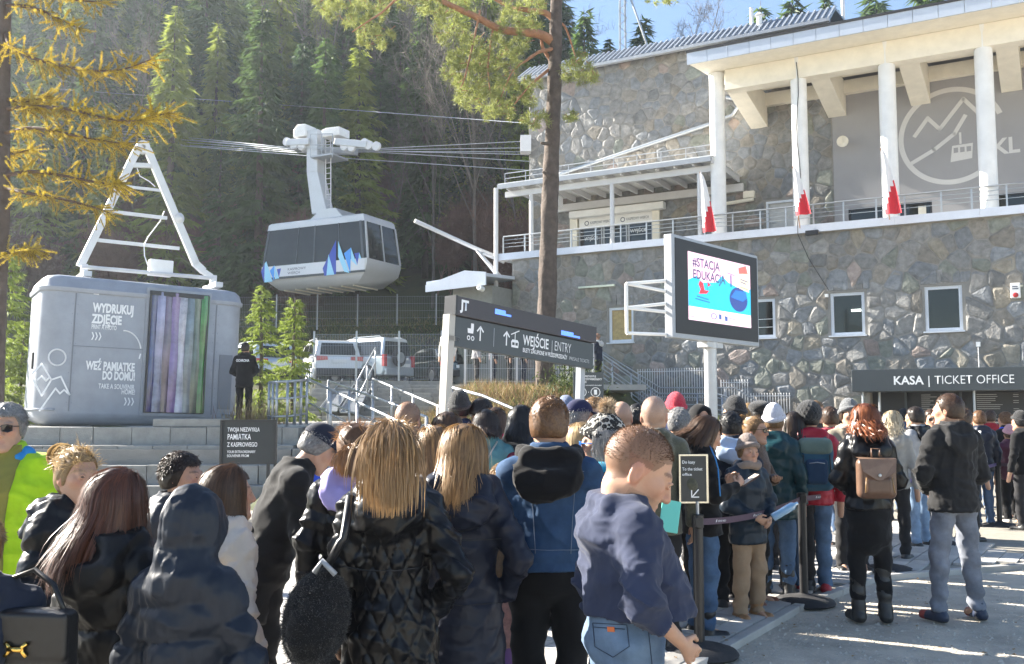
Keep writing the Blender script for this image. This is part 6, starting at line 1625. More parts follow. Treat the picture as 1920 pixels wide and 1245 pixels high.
# ---- materials for people
M_SKIN = attr_mat('skin', .5, .06, 160, .05, 30, .35, .12)
M_EYE = attr_mat('eye', .08, 0, 10, 0, 1, .6)
def hair_mat():
    m = attr_mat('hair', .42, 0, 10, .12, 40, .5); n = m.node_tree.nodes; l = m.node_tree.links
    b = n['Principled BSDF']; out = n['Material Output']; t = n.new('ShaderNodeBsdfTranslucent'); mx = n.new('ShaderNodeMixShader'); mx.inputs[0].default_value = .22
    src = b.inputs['Base Color'].links[0].from_socket; l.new(src, t.inputs['Color']); l.new(b.outputs[0], mx.inputs[1]); l.new(t.outputs[0], mx.inputs[2]); l.new(mx.outputs[0], out.inputs[0]); return m
M_HAIR = hair_mat()
_cm = {}
def cloth(col, kind='cloth'):
    key = (tuple(round(c, 4) for c in col), kind)
    if key not in _cm:
        a = dict(cloth=dict(rough=.88, var=.14, scale=9, bump=.18, bscale=8.5, sheen=.1, spec=.2), gloss=dict(rough=.30, var=.08, scale=10, bump=.22, bscale=16, spec=.25), satin=dict(rough=.46, var=.12, scale=10, bump=.20, bscale=16, spec=.26),
                 denim=dict(rough=.85, var=.42, scale=6, bump=.22, bscale=14, spec=.2), knit=dict(rough=.95, var=.15, scale=60, bump=.9, bscale=130, sheen=.3), leather=dict(rough=.38, var=.15, scale=14, bump=.10, bscale=26, spec=.4), fleece=dict(rough=1., var=.3, scale=40, bump=.45, bscale=120, sheen=.3))[kind]
        _cm[key] = m_ = mat('clothing_%s' % kind, col, **a)
        if kind in ('cloth', 'gloss', 'satin', 'denim', 'leather'):
            for nd in m_.node_tree.nodes:
                if nd.type == 'TEX_NOISE' and nd.inputs['Scale'].default_value == a['bscale']: nd.noise_type = 'RIDGED_MULTIFRACTAL'; nd.inputs['Detail'].default_value = 3
    return _cm[key]
def leopard_mat():
    m = mat('leopard_knit', (.5, .47, .42), .95, 0, 0, 1, .7, 120); n = m.node_tree.nodes; l = m.node_tree.links
    tc = n.new('ShaderNodeTexCoord'); vo = n.new('ShaderNodeTexVoronoi'); vo.inputs['Scale'].default_value = 42; vo.inputs['Randomness'].default_value = .8; l.new(tc.outputs['Object'], vo.inputs['Vector'])
    cr = n.new('ShaderNodeValToRGB'); cr.color_ramp.interpolation = 'CONSTANT'; e = cr.color_ramp.elements; e[0].color = (.10, .09, .08, 1); e[0].position = 0; e[1].position = .58; e[1].color = (.50, .47, .42, 1); q = e.new(.2); q.color = (.02, .02, .02, 1)
    l.new(vo.outputs['Distance'], cr.inputs[0]); l.new(cr.outputs[0], n['Principled BSDF'].inputs['Base Color']); return m

HAIRC = dict(blonde=((.46, .32, .15), (.28, .18, .08)), lightbrown=((.36, .22, .095), (.19, .11, .05)), brown=((.115, .06, .03), (.06, .032, .018)), darkbrown=((.05, .028, .017), (.022, .014, .010)), black=((.018, .015, .014), (.010, .009, .009)),
             red=((.27, .085, .025), (.14, .04, .015)), grey=((.36, .35, .34), (.2, .195, .19)), platinum=((.60, .52, .38), (.42, .34, .22)), ginger=((.25, .13, .055), (.14, .07, .03)), auburn=((.14, .05, .025), (.05, .022, .014)))
SKIN = (.47, .275, .185)

def head_field(V, Mh, hp, s, res_hint):
    """unions a head (in head space, scale s) into the volume"""
    ext = .19 * s
    r = V.reg([hp[i] - ext for i in range(3)], [hp[i] + ext for i in range(3)])
    X, Y, Z = V.grid(r); X, Y, Z = X - hp[0], Y - hp[1], Z - hp[2]
    I = Mh.T / s
    H = Vol.__new__(Vol)
    x = I[0, 0] * X + I[0, 1] * Y + I[0, 2] * Z; y = I[1, 0] * X + I[1, 1] * Y + I[1, 2] * Z; z = I[2, 0] * X + I[2, 1] * Y + I[2, 2] * Z
    x, y, z = (np.broadcast_to(a, np.broadcast(X, Y, Z).shape).astype(f32) for a in (x, y, z))
    D = np.full(x.shape, .3, f32); ax = np.abs(x)
    def sm(d, k):
        nonlocal D
        h = np.maximum(k - np.abs(D - d), 0) / k; D = np.minimum(D, d) - h * h * k * .25
    def sb(d, k):
        nonlocal D
        h = np.maximum(k - np.abs(D + d), 0) / k; D = np.maximum(D, -d) + h * h * k * .25
    def el(c, r_, a=None):
        xx = (ax if a is None else a) - c[0]; k0 = np.sqrt((xx / r_[0]) ** 2 + ((y - c[1]) / r_[1]) ** 2 + ((z - c[2]) / r_[2]) ** 2); k1 = np.sqrt((xx / r_[0] ** 2) ** 2 + ((y - c[1]) / r_[1] ** 2) ** 2 + ((z - c[2]) / r_[2] ** 2) ** 2); return k0 * (k0 - 1) / np.maximum(k1, 1e-4)
    def rc(a, b, ra, rb):
        ba = np.array(b) - np.array(a); L2 = float((ba ** 2).sum()); px, py, pz = ax - a[0], y - a[1], z - a[2]
        h = np.clip((px * ba[0] + py * ba[1] + pz * ba[2]) / L2, 0, 1); return np.sqrt((px - ba[0] * h) ** 2 + (py - ba[1] * h) ** 2 + (pz - ba[2] * h) ** 2) - ra - (rb - ra) * h
    D = el((0, -.015, .035), (.076, .096, .090), x)
    sm(el((0, .020, -.035), (.061, .074, .082), x), .03)
    sm(rc((0, .03, -.06), (0, .070, -.100), .038, .020), .03)
    sm(rc((.054, -.008, -.045), (.022, .062, -.099), .014, .014), .03)
    sm(el((.042, .056, -.014), (.022, .024, .022)), .022)
    sm(rc((0, .083, .026), (.036, .078, .026), .011, .010), .016)
    sb(el((.031, .104, .007), (.019, .020, .014)), .012)
    sm(el((.031, .0795, .007), (.0135, .0135, .0125)), .004)
    sm(rc((.019, .0905, .0125), (.031, .0945, .0155), .0036, .0042), .003); sm(rc((.031, .0945, .0155), (.044, .0885, .0120), .0042, .0034), .003)
    sm(rc((.020, .090, .0015), (.031, .0925, -.0015), .0030, .0034), .003); sm(rc((.031, .0925, -.0015), (.043, .088, .002), .0034, .0028), .003)
    sm(rc((0, .088, .016), (0, .107, -.029), .008, .013), .012)
    sm(el((.012, .098, -.033), (.008, .010, .008)), .008)
    lip = np.minimum(rc((0, .0905, -.062), (.022, .081, -.066), .0065, .003), rc((0, .0885, -.0745), (.018, .080, -.070), .0075, .003))
    sm(lip, .005)
    sb(rc((0, .100, -.0682), (.022, .086, -.0678), .0022, .0015), .003)
    sm(el((0, .080, -.102), (.018, .016, .014), x), .02)
    sm(el((.0755, -.012, -.006), (.0085, .0185, .0285)), .010)
    sb(el((.0865, -.008, -.002), (.007, .010, .015)), .005)
    S = V.D[r]; d = D * s; k = .03
    h = np.maximum(k - np.abs(S - d), 0) / k; V.D[r] = np.minimum(S, d) - h * h * k * .25
def head_colors(P, Mh, hp, s, hair, stubble, lips=(.42, .14, .12), browc=None, skin=SKIN, beard=0, rs=None):
    q = (P - hp) @ Mh / s; x, y, z = q[:, 0], q[:, 1], q[:, 2]; ax = np.abs(x)
    C = np.tile(np.array(skin), (len(P), 1)); near = (np.abs(q) < .2).all(1)
    red = np.exp(-(((ax - .042) / .022) ** 2 + ((z + .018) / .02) ** 2)) * (y > .02) * .35 + ((ax > .07) & (np.abs(z) < .04)) * .35 + np.exp(-((x / .016) ** 2 + ((z + .03) / .014) ** 2)) * (y > .08) * .35
    C = C * (1 - red[:, None] * np.array([0, .45, .45]) * near[:, None])
    hc = np.array(HAIRC[hair][1] if hair else (.1, .07, .05)); bc = np.array(browc) if browc is not None else hc
    m = near & (y > .055) & (ax > .012) & (ax < .050) & (np.abs(z - (.0275 + .006 * np.sin((ax - .012) / .038 * 2.6))) < .0045); C[m] = C[m] * .5 + bc * .5
    m = near & (y > .073) & (ax < .022) & (z < -.0575) & (z > -.0795 ) & (ax < .024 - np.abs(z + .068) * .9); C[m] = C[m] * .35 + np.array(lips) * .65
    if stubble:
        zl = np.interp(y, [-.12, -.06, -.03, -.012, .012, .03, .05, .07], [-.055, -.05, -.03, .02, .022, .022, .055, .062]); ear = np.sqrt(((ax - .079) / .014) ** 2 + ((y + .012) / .024) ** 2 + ((z + .006) / .034) ** 2) < 1; hl = near & (z > zl) & ~ear
        n = .5 + .5 * np.sin(x * 900) * np.sin(y * 800 + z * 870)
        C[hl] = C[hl] * (1 - stubble) + hc * stubble * (.8 + .4 * n[hl][:, None])
    if beard:
        m = near & (z < -.045) & (y > -.01) & (z > -.13) & ~((ax < .022) & (z > -.08) & (z < -.057)); C[m] = C[m] * (1 - beard) + hc * beard
    return C

# ---- hair: ribbons that run over the scalp and hang
def ribbons(paths, widths, cols, cols_tip=None):
    """paths: n x m x 3; returns verts, faces, colours"""
    P = np.asarray(paths); n, m, _ = P.shape
    t = np.zeros_like(P); t[:, 1:-1] = P[:, 2:] - P[:, :-2]; t[:, 0] = P[:, 1] - P[:, 0]; t[:, -1] = P[:, -1] - P[:, -2]
    out = P.copy(); out[..., 2] *= .15; side = unit(np.cross(t, out + 1e-6))
    prof = np.ones(m); prof[-1] = .15; prof[-2] = .6; prof[0] = .5
    w_ = (np.asarray(widths)[:, None] * prof[None])[..., None]
    A_, B_ = P - side * w_, P + side * w_
    V_ = np.stack([A_, B_], 2).reshape(-1, 3)
    base = (np.arange(n)[:, None] * m + np.arange(m - 1)[None]) * 2
    Fs = np.stack([base, base + 1, base + 3, base + 2], -1).reshape(-1, 4)
    c = np.asarray(cols); ct = c if cols_tip is None else np.asarray(cols_tip)
    w2 = np.linspace(0, 1, m)[None, :, None]; C = c[:, None] * (1 - w2) + ct[:, None] * w2
    return V_, Fs, np.repeat(C.reshape(-1, 3), 2, 0)
def bez(p0, p1, p2, p3, m):
    t = np.linspace(0, 1, m)[None, :, None]; return (1 - t) ** 3 * p0[:, None] + 3 * (1 - t) ** 2 * t * p1[:, None] + 3 * (1 - t) * t * t * p2[:, None] + t ** 3 * p3[:, None]
def scalp(az, el, off=0.0):
    """point on the scalp: azimuth from the face (0) round, elevation"""
    ce = np.cos(el); return np.stack([(.079 + off) * ce * np.sin(az), -.015 + (.099 + off) * ce * np.cos(az), .035 + (.094 + off) * np.sin(el)], -1)
def hair_geo(style, hc, n, seed, L=.30, res=.006):
    """hair in head space -> V, F, C"""
    r = np.random.RandomState(seed); c1, c2 = (np.array(v) for v in HAIRC[hc]); out = []
    def colr(k): return c2 + (c1 - c2) * np.clip(r.normal(.6, .27, (k, 1)), 0, 1.2)
    def shell(off, zmin, front, dark=.8, zf=.045):
        V = Vol(axis(-.12, .12, res), axis(-.14, .14, res), axis(-.12, .16, res)); ph = r.uniform(0, 6, 3)
        V.el((0, -.015, .035), (.076 + off, .096 + off, .090 + off), .01, disp=lambda X, Y, Z, h: .003 * np.sin(X * 95 + ph[0] + 3 * np.sin(Z * 30)) * np.sin(Y * 80 + ph[1]))
        V.el((0, -.035, -.02), (.070 + off, .07 + off, .07), .03)
        V.cut(lambda X, Y, Z: zmin + np.clip(Y + .05, 0, 1) * .30 - Z + 0 * X)
        V.cut(lambda X, Y, Z: np.minimum(Y - front - .45 * np.clip(Z - .05, -.1, .1), zf - Z) + 0 * X)
        P, Q_ = V.mesh(); return P, Q_, np.tile(c2 * dark, (len(P), 1)) * r.uniform(.85, 1.2, (len(P), 1))
    if style in ('short', 'curly', 'crew'):
        rough_ = True
        off = dict(short=.012, curly=.020, crew=.007)[style]
        P, Q_, C = shell(off, -.055, .045, .95, .062 if style != 'curly' else .05); C = C * r.uniform(.7, 1.3, (len(C), 1)); P = P + r.normal(0, .0007, P.shape); out.append((P, Q_, C))
        k = min(n * 4, 5000); az = r.uniform(-math.pi, math.pi, k); e = np.arcsin(r.uniform(-.35, 1, k)); thr = np.interp(np.abs(az), [0, .8, 1.15, 1.7, 2.2], [.45, .40, .10, .0, -.4]) + r.normal(0, .04, k); e = np.arcsin(np.sin(np.clip(thr, -.5, 1)) + r.rand(k) * (1 - np.sin(np.clip(thr, -.5, 1))))
        p0 = scalp(az, e, off - .008); nrm = unit(p0 - np.array([0, -.015, .03])); ln = dict(short=.022, curly=.03, crew=.009)[style]
        flow = np.stack([np.sin(az) * .4, -.2 + 0 * az, -.75 * np.ones(k)], 1) + (r.normal(0, .9 if style == 'curly' else .3, (k, 3)))
        d = unit(nrm * (.8 if style == 'crew' else .36) + unit(flow) * .9); p3 = p0 + d * ln * r.uniform(.6, 1.3, (k, 1)); V_, Fs, C = ribbons(bez(p0, p0 + nrm * ln * .4, p0 * .4 + p3 * .6 + nrm * ln * .15, p3, 4), r.uniform(.0018, .0032, k), colr(k)); out.append((V_, Fs, C))
    if style in ('long', 'bob', 'wavy', 'halfup'):
        off = .012
        P, Q_, C = shell(off, -.09 if style != 'bob' else -.09, .05, .8, .065); out.append((P, Q_, C))
        k = n; az = np.sign(r.uniform(-1, 1, k)) * (math.pi - np.abs(r.beta(1, 1.25, k)) * (math.pi - (1.2 if style == 'bob' else .85))); m = 12
        lay = r.uniform(0, 1, k)
        p0 = scalp(r.uniform(-math.pi, math.pi, k) * .0 + az * .35 + np.sign(az) * .0, np.full(k, 1.25) - lay * .25, .006)
        p1 = scalp(az, np.full(k, .55), .030 + .012 * r.rand(k)[:, None].ravel()) 
        eq = scalp(az, np.full(k, -.15), .014 + .02 * lay)
        Lz = L * np.clip(r.normal(.92, .10, k), .5, 1.15)
        back = np.clip(-np.cos(az), 0, 1)
        end = eq.copy(); end[:, 2] = -Lz; end[:, :2] *= (1.02 + r.normal(0, .06, k))[:, None]; end[:, 1] -= back * (.095 + .15 * max(0, L - .2))
        if style == 'wavy': end[:, :2] *= 1.22
        up = bez(p0, p0 * .5 + p1 * .55, p1, eq, 6); dn = bez(eq, eq + np.stack([0 * Lz, 0 * Lz, -Lz * .3], 1), end + np.stack([0 * Lz, 0 * Lz, Lz * .35], 1), end, 9)
        path = np.concatenate([up, dn[:, 1:]], 1); tt = np.linspace(0, 1, path.shape[1])
        amp = .006 if style != 'wavy' else .022
        path += amp * np.sin(tt[None, :, None] * r.uniform(6, 14, (k, 1, 1)) + r.uniform(0, 6, (k, 1, 3))) * tt[None, :, None]
        c = colr(k); V_, Fs, C = ribbons(path, r.uniform(.0008, .0026, k) * (1 if n > 400 else 2.6), c * .8, c * 1.12); out.append((V_, Fs, C))
        k2 = n // 4   # stray hairs
        sel = r.randint(0, k, k2); p2 = path[sel] + r.normal(0, .007, (k2, 1, 3)) + r.normal(0, .02, (k2, 1, 3)) * tt[None, :, None] ** 2; V_, Fs, C = ribbons(p2, np.full(k2, .0012), c[sel], c[sel] * 1.1); out.append((V_, Fs, C))
        if style in ('bob',):
            k3 = n // 3; a3 = r.uniform(-.85, .85, k3); q0 = scalp(a3 * .4, np.full(k3, 1.15), .01); q3 = scalp(a3, np.full(k3, .22), .012); V_, Fs, C = ribbons(bez(q0, scalp(a3 * .8, np.full(k3, .9), .02), scalp(a3, np.full(k3, .5), .022), q3, 7), r.uniform(.003, .006, k3), colr(k3)); out.append((V_, Fs, C))
    if style in ('ponytail', 'bun', 'lowpony'):
        P, Q_, C = shell(.007, -.075, .052, .85, .068); out.append((P, Q_, C))
        tie = np.array([0, -.115, .105]) if style == 'ponytail' else np.array([0, -.125, .07]) if style == 'bun' else np.array([0, -.125, -.01])
        k = n; az = r.uniform(-math.pi, math.pi, k); e = np.where(np.abs(az) < 1.2, .55, np.where(np.abs(az) < 1.9, .12, -.45)) + r.uniform(0, .35, k)
        p0 = scalp(az, e, .004); p3 = tie + r.normal(0, .008, (k, 3)); mid = unit((p0 + p3) / 2 - np.array([0, -.015, .03])) * .118 + np.array([0, -.015, .035])
        c = colr(k); V_, Fs, C = ribbons(bez(p0, p0 * .55 + mid * .5, mid, p3, 8), r.uniform(.003, .006, k), c); out.append((V_, Fs, C))
        if style == 'bun':
            V = Vol(axis(-.09, .09, res), axis(-.09, .09, res), axis(-.08, .08, res)); V.el((0, 0, 0), (.038, .032, .034), disp=lambda X, Y, Z, h: .005 * np.sin(60 * np.arctan2(Z, X) / 10 + 120 * Y)); P, Q_ = V.mesh(); P = P + tie + np.array([0, -.02, .022]); out.append((P, Q_, np.tile(c2, (len(P), 1))))
            k = n; th = r.uniform(0, 6.28, k); tt = np.linspace(0, 1, 9); ang = th[:, None] + tt[None] * r.uniform(1.2, 2.6, (k, 1)); rr_ = .035 + r.normal(0, .006, (k, 1)); y_ = r.uniform(-.03, .03, (k, 1)) + tt[None] * .01
            path = np.stack([np.cos(ang) * rr_, y_, np.sin(ang) * rr_], -1) + tie + np.array([0, -.02, .022]); c = colr(k); V_, Fs, C = ribbons(path, r.uniform(.002, .005, k), c); out.append((V_, Fs, C))
        else:
            k = int(n * 1.3); p0 = tie + r.normal(0, .012, (k, 3)); Lz = L * np.clip(r.normal(.86, .17, k), .4, 1.2); sx = r.normal(0, .036, k) * (1.15 if style == 'ponytail' else .8)
            e_ = np.stack([tie[0] + sx * 1.1, tie[1] - .07 + r.normal(0, .022, k) - (.125 if style == 'ponytail' else 0), tie[2] - Lz], 1)
            p1 = p0 + np.stack([sx * .9, -.07 + r.normal(0, .02, k), .035 + r.normal(0, .014, k)], 1); p2 = e_ + np.stack([sx * .1, -.015 + 0 * sx, Lz * .5], 1)
            c = colr(k); V_, Fs, C = ribbons(bez(p0, p1, p2, e_, 12), r.uniform(.0008, .0026, k) * (1 if n > 400 else 2.6), c * .85, c * 1.15); out.append((V_, Fs, C))
        k = n // 4; az = r.uniform(-2.6, 2.6, k); p0 = scalp(az, r.uniform(0, 1.2, k), .008); p3 = p0 + unit(p0) * r.uniform(.01, .035, (k, 1)) + r.normal(0, .015, (k, 3)) + np.array([0, -.02, -.01]); V_, Fs, C = ribbons(bez(p0, p0 + unit(p0) * .012, p3, p3 + r.normal(0, .008, (k, 3)), 5), np.full(k, .0009), colr(k) * 1.2); out.append((V_, Fs, C))
    Vs, Fs, Cs, o = [], [], [], 0
    for V_, F_, C in out: Vs.append(V_); Fs.append(F_ + o); Cs.append(C); o += len(V_)
    return np.concatenate(Vs), np.concatenate(Fs), np.concatenate(Cs)

ARM = dict(hang=((.055, -.02, -.29), (.065, .05, -.54)), pocket=((.10, -.09, -.27), (.03, .07, -.45)), phone=((.055, .03, -.29), (-.07, .26, -.22)), fold=((.09, .06, -.27), (-.13, .20, -.24)), face=((.08, .12, -.25), (-.03, .25, -.03)),
           strap=((.10, -.02, -.28), (-.02, .17, -.12)), front=((.07, .02, -.29), (-.10, .20, -.42)), out=((.12, .0, -.27), (.12, .14, -.50)), down=((.03, .02, -.30), (.0, .10, -.55)))
NP = 0
def person(px, d, H, yaw, label, top=(.02, .02, .022), tkind='cloth', quilt=None, hem=.84, legs=(.02, .02, .022), lkind='cloth', hair='short', hc='brown', L=.30, hat=None, hatc=(.02, .02, .02), hood=1.0, hoodup=False, arms=('hang', 'hang'), hyaw=0, pitch=0, lean=0,
           build=1.0, belly=0, fem=False, face=False, glasses=None, shoes=(.02, .02, .02), boots=0, skirt=False, wide=0, stance=.0, step=0, stubble=0, hs=1.0, collar=True, z0=0.0, group='people queuing on the square', extra=None, sleeve=1.0, scarf=None, y=None, flare=0, beard=0, hands=True, vest=None, hoodc=None, yaw_legs=0):
    """one person: a continuous body mesh with clothes, hair and hat as its parts; yaw 0 = seen from behind, +90 = facing left"""
    global NP
    NP += 1; r = np.random.RandomState(1000 + NP)
    Y_ = d; X_ = (px - 960) / 1806 * d
    s = H / 1.75; w_ = build * (.92 if fem else 1.0)
    near = d < 5.6; mid = d < 9.0
    lod = 0 if near else 1 if mid else 2
    res = (.0078 if d < 4.3 else .0092, .014, .019)[lod]; hres = (.0048 if face else .0062, .0066, .010)[lod]
    def jit(): return r.uniform(-1, 1)
    ca, sa = math.cos(-lean), math.sin(-lean); HZ = .93
    def B(p):                      # rest pose -> leaned, scaled
        y, z = p[1], p[2] - HZ; return np.array([p[0] * s, (y * ca - z * sa) * s, (HZ + y * sa + z * ca) * s])
    sw = (.175 if fem else .192) * (.6 + .4 * build)
    neck = B((0, -.01, 1.47)); hp = B((0, .03, 1.612)); hp = hp + np.array([0, .0, 0]); hsc = s * hs * (1.075 if not fem else 1.05)
    if hs > 1.0: hp[2] -= .0
    Mh = Rz(hyaw) @ Rx(-pitch)
    hp = hp + np.array([-math.sin(hyaw) * math.sin(pitch), math.cos(hyaw) * math.sin(pitch), -abs(math.sin(pitch)) * .35]) * .07 * s
    sh = {sg: B((sg * sw, -.01, 1.415)) for sg in (-1, 1)}
    el_, wr, hd_ = {}, {}, {}
    for sg, pose in zip((-1, 1), arms):
        e, q = ARM[pose] if isinstance(pose, str) else pose
        e, q = np.array(e) + r.normal(0, .008, 3), np.array(q) + r.normal(0, .01, 3)
        el_[sg] = sh[sg] + np.array([sg * e[0] * (.5 + .5 * build), e[1], e[2]]) * s; wr[sg] = sh[sg] + np.array([sg * q[0] * (.5 + .5 * build), q[1] + (belly * .6 if q[0] < 0 else 0), q[2]]) * s
        hd_[sg] = unit(wr[sg] - el_[sg])
        if pose in ('phone', 'face', 'strap'): hd_[sg] = unit(hd_[sg] + np.array([0, 0, .5]))
    show = {sg: hands and not ((arms[0] if sg < 0 else arms[1]) in ('pocket',)) for sg in (-1, 1)}
    hip = {sg: np.array([sg * .09 * (.5 + .5 * w_), 0, .90]) * s for sg in (-1, 1)}
    kn = {sg: np.array([sg * (.10 + stance * .5), .015 + sg * step * .4, .50]) * s for sg in (-1, 1)}
    an = {sg: np.array([sg * (.105 + stance), -.01 + sg * step, .085]) * s for sg in (-1, 1)}
    # ------- body
    hr = .155 * hsc
    fx = [(hp[0] - hr, hp[0] + hr, hres)]; fy = [(hp[1] - hr, hp[1] + hr, hres)]; fz = [(hp[2] - hr * 1.0, hp[2] + hr, hres)]
    if lod < 2:
        hf_ = .0066 if near else .0085
        for sg in (-1, 1):
            if show[sg]:
                c = wr[sg] + hd_[sg] * .10 * s; q = .085 * s; fx.append((c[0] - q, c[0] + q, hf_)); fy.append((c[1] - q, c[1] + q, hf_)); fz.append((c[2] - q, c[2] + q, hf_))
    V = Vol(axis(-.55 * s, .55 * s, .03, fx), axis(-.45 * s, .62 * s, .03, fy), axis(.0, 1.86 * s, .03, fz))
    bl = [(np.array((0, 0, .95)), np.array((0, 0, 1.3)), .105, .11)]
    V.rc(B((0, 0, .98)), B((0, 0, 1.32)), .10 * s, .105 * s, .05); V.rc(sh[-1] * .55 + sh[1] * .45 - np.array([0, 0, .03]) * s, sh[1] * .55 + sh[-1] * .45 - np.array([0, 0, .03]) * s, .05 * s, .05 * s, .05)
    V.rc(B((0, -.012, 1.42)), hp + Mh @ np.array([0, -.02, -.06]) * hsc, (.062 + belly * .10) * s * (.85 + .15 * build), (.054 + belly * .16) * s * (.8 + .2 * build) * (.88 if fem else 1), .04)
    for sg in (-1, 1):
        V.rc(sh[sg] * .75 + B((0, 0, 1.36)) * .25, el_[sg], .036 * s, .034 * s, .03); V.rc(el_[sg], wr[sg], .036 * s * (1.15 if sleeve < 1 else 1), .027 * s, .02)
        V.rc(hip[sg], kn[sg], .065 * s, .045 * s, .03); V.rc(kn[sg], an[sg], .045 * s, .036 * s, .03); V.rc(an[sg], an[sg] + np.array([0, .12, -.05]) * s, .035 * s, .03 * s, .02)
        if show[sg]:
            a = hd_[sg]; up = np.array([0, 0, 1.0]) if abs(a[2]) < .8 else np.array([0, 1.0, 0])
            sd = unit(np.cross(a, np.array([1.0, 0, 0]) if abs(a[0]) < .8 else up)); nn = np.cross(a, sd)   # sd: across the knuckles, nn: palm normal
            if lod == 2:
                V.rc(wr[sg], wr[sg] + a * .15 * s, .034 * s, .030 * s, .01)
            else:
                pw = wr[sg]
                for q in (-.025, -.008, .009, .026): V.rc(pw + a * .02 * s, pw + (a * .085 + sd * q) * s, .016 * s, .014 * s, .014)
                for i, q in enumerate((-.030, -.010, .011, .031)):
                    fl = (.060, .075, .070, .055)[i]; p0 = pw + (a * .088 + sd * q) * s; p1 = p0 + unit(a + nn * .35 * sg + sd * q * 2) * fl * .5 * s; p2 = p1 + unit(a * .7 + nn * .8 * sg) * fl * .5 * s
                    V.rc(p0, p1, .0102 * s, .0092 * s, .006); V.rc(p1, p2, .0092 * s, .0078 * s, .004)
                t0 = pw + (a * .03 + sd * -.028) * s; t1 = t0 + unit(a * .7 - sd * .6 + nn * .4 * sg) * .042 * s; V.rc(t0, t1, .0125 * s, .011 * s, .012); V.rc(t1, t1 + unit(a + nn * .3 * sg) * .034 * s, .0108 * s, .009 * s, .005)
    head_field(V, Mh, hp, hsc, hres)
    P, Q_ = V.mesh()
    C = head_colors(P, Mh, hp, hsc, hc, stubble, rs=r, beard=beard, lips=(.41, .165, .14) if fem else (.40, .20, .155))
    me = new_mesh('person', P, Q_, M_SKIN, True); set_col(me, C)
    root = link('person', me); root.location = (X_, Y_, z0); root.rotation_euler = (0, 0, yaw); tag(root, label, 'person', group)
    def part(name, P, Q_, m, col=None, smooth=True, par=None):
        me = new_mesh(name, P, Q_, m, smooth)
        if col is not None: set_col(me, col)
        return link(name, me, par or root)
    HM = lambda P: (P @ Mh.T) * hsc + hp
    if face:
        for sg in (-1, 1):
            b = MB(); b.lathe([(.0001, -.0122), (.006, -.0106), (.0106, -.006), (.0122, 0), (.0106, .006), (.0066, .01025), (.0062, .0105), (.003, .0118), (.0001, .0122)], 14, M=Matrix.Rotation(R(-90), 4, 'X'))
            P = np.array([tuple(v) for v in b.v]); ang = P[:, 1] / .0122
            c = np.where((ang > .955)[:, None], np.array([[.005, .005, .005]]), np.where((ang > .82)[:, None], np.array([[.09, .07, .045]]), np.array([[.46, .42, .40]])))
            me = new_mesh('eye', HM(P + np.array([sg * .031, .0822, .0068])), b.f, M_EYE, True); set_col(me, c); link('eye', me, root)
    # ------- jacket
    ph = r.uniform(0, 6.28, 8)
    wamp = dict(cloth=.009, denim=.0085, gloss=.007, satin=.007, knit=.003, leather=.006, fleece=.003)[tkind] * (1.15 if near else 1)
    def wr_(X, Y, Z):
        u1 = 8 * X + 15 * Z + ph[0] + 1.8 * np.sin(7 * Z + 8 * Y + ph[1]); u2 = 19 * Z - 14 * Y - 9 * X + ph[2] + 1.6 * np.sin(11 * X + ph[3])
        env = .55 + .45 * np.sin(6 * Z + 4 * X + ph[4])
        return wamp * (1.7 * (1 - np.abs(np.sin(u1))) ** 2 * env + 1.3 * (1 - np.abs(np.sin(u2))) ** 2 * (1.1 - env) - .5)
    def bulge(t, lam, amp): return amp * (np.abs(np.sin(math.pi * t / lam)) ** .55 - .6)
    def tdisp(X, Y, Z, h):
        o = wr_(X, Y, Z)
        if quilt and quilt[0] == 'h': o = o + bulge(Z / s + .015 * np.sin(14 * X + ph[4]) + ph[5] * .02, quilt[1], quilt[2])
        if tkind == 'denim':
            zs_, xs_ = Z / s, np.abs(X) / s
            for g_ in (np.abs(zs_ - 1.31), np.abs(xs_ - .115) + 9 * (zs_ > 1.30), np.abs(zs_ - hem - .045)): o = o - .004 * np.exp(-(g_ / .006) ** 2)
        if quilt and quilt[0] == 'd':
            u_ = np.arctan2(X, -Y - .02) * .17; z_ = Z / s
            g = np.minimum(np.abs(np.sin(math.pi * (u_ + z_ * .62) / quilt[1])), np.abs(np.sin(math.pi * (u_ - z_ * .62) / quilt[1]))); o = o + quilt[2] * (np.minimum(g, .45) / .45 - .6)
        return o
    thick = .010 if not quilt else .018
    if tkind == 'cloth' and not quilt: thick = .014
    hemz = hem
    zz = [hemz - .05, hemz, .93, 1.06, 1.20, 1.31, 1.40, 1.455, 1.50]
    fa = 1.03 if fem else 1.0
    aa = [.178 * fa + flare * 1.2, .178 * fa + flare, .172 * fa + flare * .5, .156 * (1.0 if not fem else .95), .168, .178, .152, .105, .068]
    bb = [.135 + flare, .135 + flare, .130 + flare * .5, .118, .126, .128, .105, .085, .066]
    cy = [0, 0, 0, 0, .004, .004, -.008, -.012, -.005]
    if hemz > .95: zz = [hemz - .05, hemz, 1.06, 1.20, 1.31, 1.40, 1.455, 1.50] if hemz < 1.03 else zz; 
    if len(zz) == 8: aa, bb, cy = aa[:2] + aa[3:], bb[:2] + bb[3:], cy[:2] + cy[3:]
    zz = np.array(zz); aa = np.array(aa) * w_ + thick; bb = np.array(bb) * (.55 + .45 * w_) + thick; cy = np.array(cy)
    if belly: g = np.exp(-((zz - 1.05) / .17) ** 2); bb = bb + belly * .55 * g; cy = cy + belly * .5 * g; aa = aa + belly * .25 * g
    zz2 = zz[0] + (zz - zz[0])
